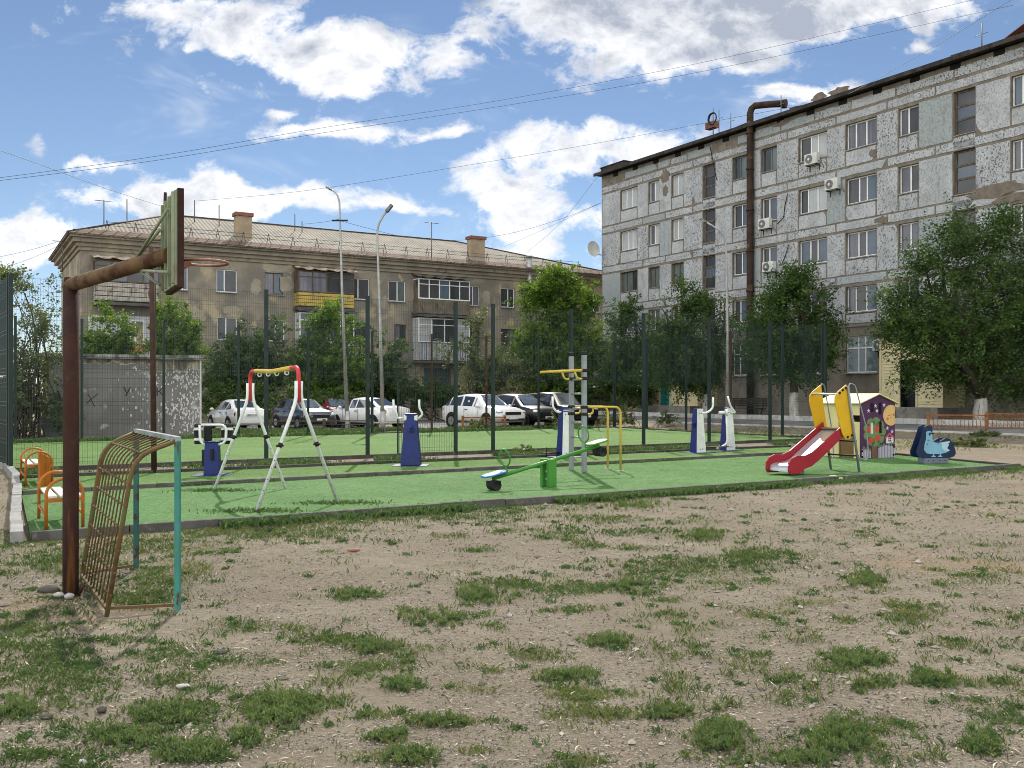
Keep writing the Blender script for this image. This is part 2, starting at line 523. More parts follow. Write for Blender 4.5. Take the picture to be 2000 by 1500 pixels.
def ground_mat():
    m = bpy.data.materials.new('bare_earth')
    m.use_nodes = True
    nt = NT(m.node_tree)
    co = nt.n('ShaderNodeTexCoord').outputs['Object']
    g = nt.n('ShaderNodeAttribute', attribute_name='grass').outputs['Fac']
    big = nt.ramp(nt.noise(co, 0.55, 6, 0.62), 0.36, 0.66)
    mid = nt.ramp(nt.noise(co, 3.0, 6, 0.7), 0.35, 0.68)
    sand = nt.mix(big, (0.208, 0.174, 0.124), (0.270, 0.230, 0.170))
    sand = nt.mix(nt.math('MULTIPLY', mid, 0.6), sand, (0.172, 0.138, 0.102))
    left = nt.ramp(nt.noise(co, 0.35, 3, 0.5), 0.58, 0.68)
    sand = nt.mix(nt.math('MULTIPLY', left, 0.5), sand, (0.26, 0.175, 0.095))
    grit0 = nt.ramp(nt.noise(co, 17.0, 6, 0.75), 0.53, 0.68)
    sand = nt.mix(nt.math('MULTIPLY', grit0, 0.72), sand, (0.090, 0.070, 0.052))
    grit = nt.ramp(nt.noise(co, 44.0, 5, 0.8), 0.53, 0.66)
    sand = nt.mix(nt.math('MULTIPLY', grit, 0.70), sand, (0.075, 0.060, 0.046))
    grit2 = nt.ramp(nt.noise(co, 78.0, 3, 0.75), 0.57, 0.70)
    sand = nt.mix(nt.math('MULTIPLY', grit2, 0.6), sand, (0.46, 0.41, 0.34))
    vor = nt.n('ShaderNodeTexVoronoi', {'Vector': co, 'Scale': 30.0, 'Randomness': 1.0})
    pebble = nt.math('MULTIPLY', nt.ramp(vor.outputs['Distance'], 0.26, 0.14), nt.ramp(nt.noise(co, 8.0, 3), 0.50, 0.62))
    sand = nt.mix(nt.math('MULTIPLY', pebble, 0.55), sand, nt.mix(nt.n('ShaderNodeSeparateColor', {0: vor.outputs['Color']}).outputs[0], (0.15, 0.125, 0.105), (0.42, 0.38, 0.33)))
    f = nt.math('MULTIPLY', nt.math('MULTIPLY', g, nt.math('ADD', 0.45, mid)), 0.62, clamp=True)
    col = nt.mix(f, sand, (0.115, 0.112, 0.060))
    b = nt.n('ShaderNodeBsdfPrincipled', {'Base Color': col, 'Roughness': 0.95, 'Specular IOR Level': 0.15})
    h = nt.math('ADD', nt.math('MULTIPLY', nt.noise(co, 6.0, 6, 0.7), 1.2), nt.math('ADD', nt.math('MULTIPLY', nt.noise(co, 34.0, 5, 0.7), 0.65), nt.math('MULTIPLY', pebble, 0.15)))
    bp = nt.n('ShaderNodeBump', {'Height': h, 'Strength': 1.0, 'Distance': 0.07})
    nt.t.links.new(bp.outputs[0], b.inputs['Normal'])
    nt.t.links.new(b.outputs[0], nt.n('ShaderNodeOutputMaterial').inputs[0])
    return m


def micro_z(x, y):
    """small humps of the trodden earth"""
    return (fbm(x * 1.3, y * 1.3, 4) - 0.5) * 0.05 * np.clip((14 - y) / 4, 0.25, 1)


def make_ground():
    xs = np.unique(np.concatenate([np.linspace(-400, -40, 12), np.linspace(-40, -12, 57), np.linspace(-12, 14, 261), np.linspace(14, 50, 73), np.linspace(50, 400, 12)]))
    ys = np.unique(np.concatenate([np.linspace(-60, 1, 12), np.linspace(1, 13, 200), np.linspace(13, 30, 120), np.linspace(30, 80, 100), np.linspace(80, 900, 14)]))
    X, Y = np.meshgrid(xs, ys)
    Z = ground_z(X, Y) + micro_z(X, Y)
    # level where the turf lies and beyond
    Z = np.where((Y > 10) & (Y < 50) & (X > -22) & (X < 14), np.minimum(Z, ground_z(X, Y) + 0.012), Z)
    nx, ny = len(xs), len(ys)
    idx = np.arange(nx * ny).reshape(ny, nx)
    fc = np.stack([idx[:-1, :-1], idx[:-1, 1:], idx[1:, 1:], idx[1:, :-1]], -1).reshape(-1)
    ob = big_mesh('ground', np.stack([X, Y, Z], -1).reshape(-1, 3), fc, 4, ground_mat(), attr={'grass': ('POINT', grass_density(X.ravel(), Y.ravel()))}, smooth=True)
    tag(ob, kind='structure')


make_ground()


def turf_mat(name, c1, c2):
    m = bpy.data.materials.new(name)
    m.use_nodes = True
    nt = NT(m.node_tree)
    co = nt.n('ShaderNodeTexCoord').outputs['Object']
    a = nt.ramp(nt.noise(co, 0.5, 5, 0.6), 0.35, 0.68)
    col = nt.mix(a, c1, c2)
    fib = nt.noise(co, 34.0, 5, 0.85)
    col = nt.mix(nt.math('MULTIPLY', nt.ramp(fib, 0.48, 0.62), 0.85), col, (0.030, 0.085, 0.022))
    col = nt.mix(nt.math('MULTIPLY', nt.ramp(nt.noise(co, 52.0, 4, 0.85), 0.53, 0.66), 0.75), col, (0.30, 0.46, 0.22))
    sp = nt.n('ShaderNodeSeparateXYZ', {0: nt.n('ShaderNodeMapping', {'Vector': co, 'Rotation': (0, 0, -UANG)}).outputs[0]}).outputs
    mott = nt.ramp(nt.noise(co, 15.0, 6, 0.85), 0.36, 0.64)
    col = nt.mix(mott, nt.mix(1.0, col, (0.66, 0.70, 0.62), 'MULTIPLY'), nt.mix(1.0, col, (1.18, 1.12, 1.15), 'MULTIPLY'))
    seam = nt.ramp(nt.math('ABSOLUTE', nt.math('SUBTRACT', nt.math('FRACT', nt.math('DIVIDE', sp[0], 2.0)), 0.5)), 0.488, 0.499)
    col = nt.mix(nt.math('MULTIPLY', seam, 0.45), col, (0.03, 0.075, 0.02))
    dirt = nt.ramp(nt.noise(co, 1.1, 6, 0.7), 0.54, 0.74)
    col = nt.mix(nt.math('MULTIPLY', dirt, 0.42), col, (0.20, 0.19, 0.10))
    b = nt.n('ShaderNodeBsdfPrincipled', {'Base Color': col, 'Roughness': 0.85, 'Specular IOR Level': 0.10})
    h = nt.math('ADD', fib, nt.math('MULTIPLY', nt.noise(co, 3.5, 4, 0.6), 0.8))
    bp = nt.n('ShaderNodeBump', {'Height': h, 'Strength': 0.8, 'Distance': 0.03})
    nt.t.links.new(bp.outputs[0], b.inputs['Normal'])
    nt.t.links.new(b.outputs[0], nt.n('ShaderNodeOutputMaterial').inputs[0])
    return m


TURF = turf_mat('artificial_turf', (0.070, 0.158, 0.046), (0.098, 0.200, 0.066))
TURF_COURT = turf_mat('artificial_turf_court', (0.080, 0.158, 0.030), (0.106, 0.195, 0.043))


def sheet(name, pts, z, mat, thick=0.05):
    mb = MB()
    n = len(pts)
    top = [Vector((p[0], p[1], z)) for p in pts]
    bot = [Vector((p[0], p[1], z - thick)) for p in pts]
    mb.add(top, [tuple(range(n))])
    mb.add(top + bot, [(i, n + i, n + (i + 1) % n, (i + 1) % n) for i in range(n)])
    return tag(mb.build(name, mat), kind='structure')


AL, AR = G(60, 1043, .08), G(1990, 908, .08)
BL, BM, BR = G(42, 961, .08), G(1500, 886.5, .08), G(1548, 885, .08)
C1L, C1R = G(32, 931, .08), G(1548, 870.5, .08)
C0L, C0R = G(20, 917.5, .06), G(1612, 856.5, .06)
RK, RM = G(1660, 881, .08), G(1745, 885, .08)
KL, KR, KM = G(-95, 867.5, .06), G(1200, 834.5, .06), G(1345, 843.0, .06)
sheet('turf_front', [AL, AR, RM, RK, BR, BM, BL], 0.042, TURF)
sheet('turf_strip', [BL, BM, BR, C1R, C1L], 0.047, TURF_COURT)
sheet('turf_court', [C0L, C0R, KM, KR, KL], 0.052, TURF_COURT)

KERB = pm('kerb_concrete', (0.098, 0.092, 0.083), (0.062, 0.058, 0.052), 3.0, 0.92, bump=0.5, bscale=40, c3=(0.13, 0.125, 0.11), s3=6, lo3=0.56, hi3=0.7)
KERBLIGHT = pm('kerb_grey_concrete', (0.25, 0.245, 0.235), (0.18, 0.175, 0.165), 3.0, 0.92, bump=0.5, bscale=40)
KERBDARK = pm('kerb_dark_concrete', (0.075, 0.069, 0.061), (0.046, 0.042, 0.037), 3.0, 0.92, bump=0.5, bscale=40)  # darker tone of the kerb concrete, the same on every face


def kerb(name, pts, w=0.09, h=0.11, mat=None, z0=-0.06, jit=0.006):
    """a row of kerb stones about a metre long, laid end to end"""
    mb = MB()
    for a, b in zip(pts[:-1], pts[1:]):
        a, b = Vector((a[0], a[1], 0)), Vector((b[0], b[1], 0))
        L = (b - a).length
        n = max(1, round(L))
        t = (b - a) / n
        ang = math.atan2(t.y, t.x)
        for i in range(n):
            c = a + t * (i + 0.5)
            gz = float(ground_z(c.x, c.y))
            top = h + (random.random() - .5) * 2 * jit
            mb.box((c.x + random.uniform(-jit, jit), c.y + random.uniform(-jit, jit), gz + (top + z0) / 2), (t.length - 0.012, w, top - z0), rz=ang + random.uniform(-.006, .006))
    return tag(mb.build(name, mat or KERB, bevel=0.008), kind='structure')


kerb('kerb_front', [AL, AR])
kerb('kerb_side', [G(33, 1048, .08), C1L, G(12, 911, .06), KL], w=0.13, h=0.14, jit=0.012, mat=KERBLIGHT)
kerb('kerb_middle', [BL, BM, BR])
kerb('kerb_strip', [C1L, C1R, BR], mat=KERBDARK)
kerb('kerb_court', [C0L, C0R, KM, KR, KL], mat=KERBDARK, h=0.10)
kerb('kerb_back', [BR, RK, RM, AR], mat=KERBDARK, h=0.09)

ASPH = pm('asphalt', (0.125, 0.122, 0.118), (0.165, 0.16, 0.152), 0.8, 0.9, bump=0.5, bscale=60, c3=(0.085, 0.082, 0.08), s3=2.5)
PAVE = pm('worn_concrete', (0.20, 0.19, 0.175), (0.15, 0.14, 0.125), 1.2, 0.92, bump=0.4, bscale=30, c3=(0.10, 0.095, 0.085), s3=3)
# parking lane in front of the three-storey block
sheet('parking_lane', [(-17, 42.6), (-12.6, 41.6), (-6, 43.8), (0, 47.5), (5.6, 50.0), (9.0, 50.6), (9.2, 56), (4.5, 63.5), (-24, 50)], 0.016, ASPH, 0.03)

# grey block: facade frame, s along it from its far end, q out of it
EB = Vector((6.15, 64.9, 0))
DB = Vector((0.529, -0.847, 0)).normalized()
NB = Vector((DB.y, -DB.x, 0))       # out of the facade, towards the yard
BANG = math.atan2(DB.y, DB.x)


def strip_along(name, s0, s1, q0, q1, lift, mat, ns=60, nq=8):
    mb = MB()
    pts = []
    for i in range(ns + 1):
        for j in range(nq + 1):
            p = EB + DB * (s0 + (s1 - s0) * i / ns) + NB * (q0 + (q1 - q0) * j / nq)
            pts.append((p.x, p.y, float(ground_z(p.x, p.y)) + lift))
    mb.add(pts, [(i * (nq + 1) + j, i * (nq + 1) + j + 1, (i + 1) * (nq + 1) + j + 1, (i + 1) * (nq + 1) + j) for i in range(ns) for j in range(nq)])
    return tag(mb.build(name, mat), kind='structure')


strip_along('road', 3.5, 60, 4.85, 7.4, 0.020, ASPH)
strip_along('pavement', -6, 60, -0.3, 4.6, 0.024, PAVE)
PALEKERB = pm('whitewashed_concrete', (0.46, 0.46, 0.44), (0.36, 0.355, 0.33), 2.0, 0.85, bump=0.4, bscale=25, c3=(0.24, 0.23, 0.21), s3=5)
kerb('road_kerb', [EB + DB * s + NB * 4.72 for s in np.linspace(5.5, 60, 8)], w=0.22, h=0.24, mat=PALEKERB, z0=-.1)
kerb('road_edge', [EB + DB * s + NB * 7.46 for s in np.linspace(11.5, 60, 8)], w=0.10, h=0.06, mat=PALEKERB, z0=-.1)

# ================================================================ BUILDINGS
def fs(px, E=EB, D=DB):
    """distance along a facade (from E along D) that this pixel column shows"""
    r = (px - CX) / F
    return (E.y * r - E.x) / (D.x - D.y * r)


def wall_cells(mb, s0, s1, z0, z1, holes, y=0.0, depth=0.14, mi=None):
    """a flat wall with real openings and their reveals"""
    ss = sorted({s0, s1, *[h[0] for h in holes], *[h[1] for h in holes]})
    zz = sorted({z0, z1, *[h[2] for h in holes], *[h[3] for h in holes]})
    for a, b in zip(ss[:-1], ss[1:]):
        for c, d in zip(zz[:-1], zz[1:]):
            if a < s0 - 1e-6 or b > s1 + 1e-6 or c < z0 - 1e-6 or d > z1 + 1e-6:
                continue
            ms, mz = (a + b) / 2, (c + d) / 2
            if any(h[0] < ms < h[1] and h[2] < mz < h[3] for h in holes):
                continue
            mb.quad((a, y, c), (b, y, c), (b, y, d), (a, y, d), mi)
    for a, b, c, d in holes:
        mb.quad((a, y, c), (a, y + depth, c), (a, y + depth, d), (a, y, d), mi)
        mb.quad((b, y, c), (b, y, d), (b, y + depth, d), (b, y + depth, c), mi)
        mb.quad((a, y, d), (a, y + depth, d), (b, y + depth, d), (b, y, d), mi)
        mb.quad((a, y, c), (b, y, c), (b, y + depth, c), (a, y + depth, c), mi)


def glass(name, base, base2, rough=0.06, stripes=0.0, spec=0.55):
    m = bpy.data.materials.new(name)
    m.use_nodes = True
    nt = NT(m.node_tree)
    co = nt.n('ShaderNodeTexCoord').outputs['Object']
    n = nt.ramp(nt.noise(nt.vmath('MULTIPLY', co, (1.0, 1.0, 0.5)), 1.4, 3, 0.6), 0.35, 0.65)
    c = nt.mix(n, base, base2)
    if stripes:      # a curtain hanging in folds close behind the pane
        w = nt.noise(nt.vmath('MULTIPLY', co, (9.0, 9.0, 0.25)), 1.0, 3, 0.6)
        c = nt.mix(nt.math('MULTIPLY', nt.ramp(w, 0.38, 0.6), stripes), c, tuple(x * 0.55 for x in base))
    b = nt.n('ShaderNodeBsdfPrincipled', {'Base Color': c, 'Roughness': 0.5, 'Specular IOR Level': 0.2, 'Coat Weight': 0.55, 'Coat Roughness': rough, 'Coat IOR': 1.0 + spec})
    nt.t.links.new(b.outputs[0], nt.n('ShaderNodeOutputMaterial').inputs[0])
    MATS[name] = m
    return m


GL = {'dark': glass('pane_dark_room', (0.014, 0.016, 0.020), (0.030, 0.034, 0.04)),
      'curtain': glass('pane_lilac_curtain', (0.125, 0.125, 0.15), (0.085, 0.088, 0.11), stripes=0.75),
      'white': glass('pane_white_blind', (0.36, 0.37, 0.365), (0.29, 0.30, 0.30), stripes=0.15),
      'blue': glass('pane_bluish', (0.07, 0.10, 0.135), (0.05, 0.07, 0.10), stripes=0.4),
      'green': glass('pane_greenish', (0.10, 0.13, 0.12), (0.06, 0.08, 0.08), stripes=0.4),
      'teal': glass('pane_covered_teal', (0.085, 0.135, 0.15), (0.075, 0.12, 0.135)),
      'screen': glass('pane_insect_screen', (0.045, 0.046, 0.05), (0.035, 0.035, 0.04))}
PVC = pm('white_window_plastic', (0.68, 0.68, 0.66), (0.60, 0.60, 0.57), 2, 0.4, spec=0.5)
OLDWOOD = pm('old_dark_window_wood', (0.075, 0.055, 0.042), (0.12, 0.092, 0.07), 6, 0.85, vs=(1, 1, .3), bump=.3)
BLUEWOOD = pm('blue_grey_window_wood', (0.10, 0.13, 0.15), (0.14, 0.15, 0.15), 6, 0.8)
SILLM = pm('window_sill_sheet', (0.30, 0.29, 0.27), (0.20, 0.19, 0.18), 5, 0.6)


def window(parent, s0, s1, z0, z1, y, splits, kinds, frame=PVC, sill=True, bar=0.055, rows=None, label=None):
    """frame with mullions > pane, sill; splits: widths of the leaves, kinds: what shows in each"""
    mb = MB()
    yb = y + 0.05
    mb.bb(s0, s1, y, yb, z0, z0 + bar); mb.bb(s0, s1, y, yb, z1 - bar, z1)
    mb.bb(s0, s0 + bar, y, yb, z0 + bar, z1 - bar); mb.bb(s1 - bar, s1, y, yb, z0 + bar, z1 - bar)
    tot = sum(splits)
    pane = {}
    a = s0 + bar
    W = s1 - s0 - 2 * bar
    rows = rows or [1.0]
    for i, w in enumerate(splits):
        b = a + W * w / tot
        if i < len(splits) - 1:
            mb.bb(b - bar * .6, b + bar * .6, y - .004, yb, z0 + bar, z1 - bar)
        k = kinds[i % len(kinds)]
        c = z0 + bar
        H = z1 - z0 - 2 * bar
        for j, rh in enumerate(rows):
            d = c + H * rh / sum(rows)
            kk = k[j % len(k)] if isinstance(k, (list, tuple)) else k
            pane.setdefault(kk, MB()).quad((a, y + .03, c), (b, y + .03, c), (b, y + .03, d), (a, y + .03, d))
            if j < len(rows) - 1:
                mb.bb(a, b, y - .002, yb, d - bar * .55, d + bar * .55)
            c = d
        a = b
    w_ = mb.build('window', frame, parent)
    if label: w_['label'] = label
    for kk, pmb in pane.items():
        pmb.build('pane', GL[kk], w_)
    if sill:
        MB().add([(s0 - .04, y - .20, z0 - .035), (s1 + .04, y - .20, z0 - .035), (s1 + .04, y, z0 - .004), (s0 - .04, y, z0 - .004),
                  (s0 - .04, y - .20, z0 - .055), (s1 + .04, y - .20, z0 - .055), (s1 + .04, y, z0 - .03), (s0 - .04, y, z0 - .03)],
                 [(0, 1, 2, 3), (7, 6, 5, 4), (0, 4, 5, 1), (0, 3, 7, 4), (1, 5, 6, 2)]).build('sill', SILLM, w_)
    return w_


# ---------------------------------------------------------------- the grey five-storey panel block
def pebble_mat():
    m = bpy.data.materials.new('pebbledash_panel')
    m.use_nodes = True
    nt = NT(m.node_tree)
    co = nt.n('ShaderNodeTexCoord').outputs['Object']
    t = nt.n('ShaderNodeAttribute', attribute_name='tint').outputs['Fac']
    a = nt.ramp(nt.noise(co, 0.9, 5, 0.6), 0.35, 0.65)
    light = nt.mix(a, (0.39, 0.397, 0.40), (0.305, 0.312, 0.316))
    col = nt.mix(nt.ramp(t, 0.80, 0.86), light, (0.27, 0.295, 0.295))       # some panels are bare grey
    v = nt.vmath('MULTIPLY', co, (1.0, 1.0, 0.72))
    spots = nt.ramp(nt.noise(v, 13.0, 4, 0.62, 0.5), 0.54, 0.64)
    amt = nt.math('ADD', 0.12, nt.math('MULTIPLY', nt.ramp(t, 0.80, 0.35), 0.85))
    reg = nt.ramp(nt.noise(co, 0.55, 3, 0.5), 0.30, 0.6)
    col = nt.mix(nt.math('MULTIPLY', nt.math('MULTIPLY', spots, amt), nt.math('ADD', .35, reg), clamp=True), col, (0.10, 0.10, 0.10))
    streak = nt.ramp(nt.noise(nt.vmath('MULTIPLY', co, (3.2, 3.2, 0.22)), 1.0, 4, 0.6), 0.52, 0.72)
    col = nt.mix(nt.math('MULTIPLY', streak, 0.28), col, (0.15, 0.145, 0.135))
    sp2 = nt.ramp(nt.noise(v, 27.0, 4, 0.7), 0.50, 0.66)
    col = nt.mix(nt.math('MULTIPLY', nt.math('MULTIPLY', sp2, amt), 0.7), col, (0.17, 0.17, 0.17))
    dirt = nt.ramp(nt.noise(nt.vmath('MULTIPLY', co, (1.2, 1.2, 0.35)), 1.1, 5, 0.65), 0.56, 0.74)
    col = nt.mix(nt.math('MULTIPLY', dirt, 0.45), col, (0.19, 0.175, 0.155))
    b = nt.n('ShaderNodeBsdfPrincipled', {'Base Color': col, 'Roughness': 0.92, 'Specular IOR Level': 0.2})
    bp = nt.n('ShaderNodeBump', {'Height': nt.math('SUBTRACT', nt.noise(v, 16.0, 4, 0.6), nt.math('MULTIPLY', spots, 0.8)), 'Strength': 0.8, 'Distance': 0.03})
    nt.t.links.new(bp.outputs[0], b.inputs['Normal'])
    nt.t.links.new(b.outputs[0], nt.n('ShaderNodeOutputMaterial').inputs[0])
    return m


PEBBLE = pebble_mat()
MORTAR = pm('brown_joint_mortar', (0.185, 0.160, 0.130), (0.135, 0.116, 0.095), 1.6, 0.95, bump=.4, bscale=20, c3=(0.10, 0.09, 0.078), s3=3)
PLASTER = pm('tan_ground_floor_render', (0.215, 0.190, 0.155), (0.165, 0.145, 0.12), 0.9, 0.93, bump=.4, bscale=12, c3=(0.11, 0.098, 0.083), s3=1.6, lo3=.52, hi3=.7, vs3=(1, 1, .4))
DARKTRIM = pm('dark_roof_sheet', (0.022, 0.019, 0.018), (0.045, 0.037, 0.032), 3, 0.7, bump=.2)
RUSTPIPE = pm('rusty_brown_pipe', (0.026, 0.017, 0.014), (0.046, 0.027, 0.020), 2.2, 0.85, c3=(0.11, 0.058, 0.032), s3=1.6, lo3=.56, hi3=.66, bump=.3)

panel_block = thing('apartment_building', 'five-storey grey apartment block of pebble-dashed panels with brown joints', 'building', EB.copy(), BANG)
LEN = 54.0
ZB = [13.95, 11.2, 8.48, 5.76]
HW = 1.28
cols = [('A', 1212, 1245), ('B', 1267, 1288), ('C', 1312, 1335), ('D', 1373, 1397), ('E', 1431, 1460), ('F', 1487, 1517), ('G', 1560, 1615), ('H', 1652, 1712), ('I', 1755, 1794), ('J', 1862, 1905), ('K', 1975, 2012)]
CS = {k: (fs(a), fs(b)) for k, a, b in cols}
period = CS['J'][0] - CS['D'][0]
extra = CS['K'][1] + 2.0
# windows out of the picture to the right, for the rest of the block
k_ = 0
s_ = CS['K'][1] + 1.6
while s_ < LEN - 3:
    CS['X%d' % k_] = (s_, s_ + 1.5)
    s_ += 3.1
    k_ += 1
STAIR = {'D', 'J'}
FLOORS0 = 5.15


def win_rects(k):
    a, b = CS[k]
    if k in STAIR:
        return [(a, b, z, z + 1.96) for z in (13.32, 10.64, 7.92, 5.35)]
    return [(a, b, z, z + HW) for z in ZB]


holes = [h for k in CS for h in win_rects(k)]
gholes = []
for k in CS:
    if k not in STAIR:
        a, b = CS[k]
        gholes.append((a, b, 2.72, 4.55))
front = MB()
wall_cells(front, 0, LEN, FLOORS0, 16.55, holes, 0.0, 0.22)
front.quad((0, 0, FLOORS0), (0, 0, 16.55), (0, 12, 16.55), (0, 12, FLOORS0))
front.quad((LEN, 0, -1), (LEN, 12, -1), (LEN, 12, 16.55), (LEN, 0, 16.55))
front.quad((0, 12, -1), (0, 12, 16.55), (LEN, 12, 16.55), (LEN, 12, -1))
front.build('wall', MORTAR, panel_block)
base = MB()
wall_cells(base, -0.02, LEN, -1.0, FLOORS0, gholes, 0.02, 0.2)
base.quad((-.02, .02, -1), (-.02, .02, FLOORS0), (-.02, 12, FLOORS0), (-.02, 12, -1))
base.bb(-0.04, LEN, -0.03, .02, 5.02, 5.16)
base.bb(-0.02, LEN, -0.05, .02, -1, 0.95)
base.build('ground_floor_wall', PLASTER, panel_block)


def panels():
    """pebble-dashed faces, a little proud of the joints: piers, bands and pieces under the windows"""
    r = random.Random(5)
    rects = []
    keys = sorted(CS, key=lambda k: CS[k][0])
    edges = [0.0]
    for fl, zb in enumerate(ZB):
        prev = 0.06
        low = zb - (0.60 if fl == 3 else 0.86)
        for k in keys:
            a, b = CS[k]
            w = a - prev
            if k not in STAIR:
                cuts = [prev, a] if w < 2.9 else [prev, prev + w * 0.45, a]
            else:
                cuts = [prev, a]
            for c, d in zip(cuts[:-1], cuts[1:]):
                rects.append((c, d, low, zb + HW + 0.08, r.random()))
            if k not in STAIR:
                rects.append((a, b, low, zb - 0.07, r.random() if r.random() < .5 else 0.8))
            prev = b
        rects.append((prev, LEN, low, zb + HW + .08, r.random()))
        # long band over this floor, broken between windows
        top = zb + HW + .13
        prev = 0.06
        for i, k in enumerate(keys):
            a, b = CS[k]
            nxt = CS[keys[i + 1]][0] if i + 1 < len(keys) else LEN
            if k in STAIR:
                continue
            mid = (b + nxt) / 2 if nxt - b < 3 else b + 1.2
            if fl == 0 or True:
                rects.append((prev, mid, top, top + 0.46, r.random()))
            prev = mid
    for k in STAIR:      # the short band between one stair window and the next
        a, b = CS[k]
        for z0, z1 in ((12.66, 13.24), (9.94, 10.56), (7.37, 7.84)):
            rects.append((a - .04, b + .04, z0, z1, r.random() * .7))
    # attic band under the roof, much patched
    s = 0.06
    while s < LEN:
        w = r.uniform(1.2, 3.4)
        if r.random() < .82:
            rects.append((s, min(LEN, s + w), 15.88, 16.42 - r.random() * .1, r.random()))
        s += w
    V_, Fc, T_ = [], [], []
    hs = [h for k in STAIR for h in win_rects(k)]
    for a, b, c, d, t in rects:
        # keep clear of the tall stair windows
        segs = [(a, b)]
        for h in hs:
            if c < h[3] and d > h[2]:
                new = []
                for (p, q) in segs:
                    if q <= h[0] or p >= h[1]:
                        new.append((p, q))
                    else:
                        if p < h[0]: new.append((p, h[0]))
                        if q > h[1]: new.append((h[1], q))
                segs = new
        for p, q in segs:
            if q - p < .12: continue
            g = 0.045
            # edges broken by chips: a polygon with wandering border
            def border(x0, z0, x1, z1):
                n = max(2, int((abs(x1 - x0) + abs(z1 - z0)) / .22))
                return [(x0 + (x1 - x0) * i / n + r.uniform(-.016, .016), z0 + (z1 - z0) * i / n + r.uniform(-.016, .016)) for i in range(n)]
            out = border(p + g, c + g, q - g, c + g) + border(q - g, c + g, q - g, d - g) + border(q - g, d - g, p + g, d - g) + border(p + g, d - g, p + g, c + g)
            if r.random() < .10:       # a broken-off corner
                cx_, cz_ = r.choice([(p + g, d - g), (q - g, d - g), (q - g, c + g), (p + g, c + g)])
                rr = r.uniform(.15, .4)
                out = [pt if (abs(pt[0] - cx_) + abs(pt[1] - cz_)) > rr else (cx_ + (rr * .75 if cx_ < (p + q) / 2 else -rr * .75) * (1 - abs(pt[1] - cz_) / rr) , pt[1]) for pt in out]
            V_.append(out); T_.append(t)
    mb = MB()
    tint = []
    for out, t in zip(V_, T_):
        n = len(out)
        mb.add([(x, -0.022, z) for x, z in out], [tuple(range(n))])
        tint.append(t)
        A = [(x, -0.022, z) for x, z in out] + [(x, 0.0, z) for x, z in out]
        mb.add(A, [(i, n + i, n + (i + 1) % n, (i + 1) % n) for i in range(n)])
        tint += [t] * n
    me = bpy.data.meshes.new('wall_panel')
    me.from_pydata(mb.v, [], mb.f)
    me.materials.append(PEBBLE)
    at = me.attributes.new('tint', 'FLOAT', 'FACE')
    at.data.foreach_set('value', tint)
    ob = bpy.data.objects.new('panel_facing', me)
    COL.objects.link(ob)
    ob.parent = panel_block


panels()
rw = random.Random(11)
for k in CS:
    a, b = CS[k]
    for fl, h in enumerate(win_rects(k)):
        if k in STAIR:
            window(panel_block, *h, 0.15, [1], [[rw.choice(['screen', 'dark']), rw.choice(['dark', 'blue']), rw.choice(['screen', 'dark'])]], OLDWOOD, True, 0.085, [1, 1, 1])
            continue
        wide = (b - a) > 1.25
        fr = PVC
        if (k in 'ABC' and fl in (3, 2) and rw.random() < .9 and fl == 2 and False) or (k in 'ABC' and fl == 2) or (k in ('E', 'F') and fl == 0):
            fr = OLDWOOD if k in 'ABC' else BLUEWOOD
        near_end = k in 'ABC'
        kinds = {'A': ['white', 'white', 'white'], 'B': ['curtain', 'white'], 'C': ['white', 'white']}.get(k, None) if fl < 2 else None
        if k in 'ABC' and fl == 2: kinds = ['green', 'green', 'dark']
        if kinds is None:
            kinds = [rw.choice(['curtain', 'curtain', 'blue', 'screen']), rw.choice(['curtain', 'screen', 'blue']), rw.choice(['curtain', 'curtain', 'blue'])]
        if k == 'G': kinds = [['screen', 'white', 'white'], ['dark', 'white', 'white'], ['blue', 'screen', 'blue'], kinds][min(fl, 3)]
        if k in 'EF' and fl == 0: kinds = ['dark', 'green']
        if k in 'EF' and fl > 0: kinds = ['screen', 'blue']
        if wide:
            window(panel_block, *h, 0.15, rw.choice([[1, .75, 1], [.75, 1, 1], [1, .7, .9]]), kinds, fr)
        else:
            window(panel_block, *h, 0.15, rw.choice([[.75, 1], [1, .85], [.8, 1]]), kinds[:2], fr)
    if k not in STAIR:
        window(panel_block, a, b, 2.72, 4.55, 0.10, [1.1, .7, 1.1] if (b - a) > 1.25 else [.8, 1], ['teal', 'teal', 'teal'] if k == 'H' else ['screen', 'dark', 'curtain'], PVC, True, 0.06, [2.0, 0.9])
# roof: a thin dark slab that juts over the facade, and the gaps of the attic under it
rf = MB()
rf.bb(-0.25, LEN + .3, -0.48, 12.3, 16.62, 16.74)
rf.bb(-0.25, LEN + .3, -0.52, -0.46, 16.56, 16.76)
roof = rf.build('roof', DARKTRIM, panel_block)
cap = MB()
cap.bb(-0.10, 2.4, 0.0, 3, 16.74, 17.15)
cap.bb(-0.16, 2.46, -0.05, 3, 17.15, 17.21)
cap.build('parapet', DARKTRIM, roof)
vent = MB()
for i, s in enumerate(np.arange(1.3, LEN, 2.05)):
    vent.bb(s, s + .5, -0.026, .01, 16.30, 16.54)
vent.build('attic_vent', pm('black_gap', (0.012, 0.011, 0.010), None, 3, 0.9), panel_block)
stain = MB()
BROKEN = pm('bare_brown_patch', (0.17, 0.14, 0.11), (0.125, 0.105, 0.085), 3, .95, bump=.5, bscale=14)


def blob(mb, s, z, w, h, y=-.03, n=18, t=.01):
    out = []
    for i in range(n):
        a = 2 * math.pi * i / n
        k = random.uniform(.65, 1.05)
        out.append((s + math.cos(a) * w / 2 * k, z + math.sin(a) * h / 2 * k))
    mb.prism(out, (0, y, 0), (1, 0, 0), (0, 0, 1), (0, t, 0))


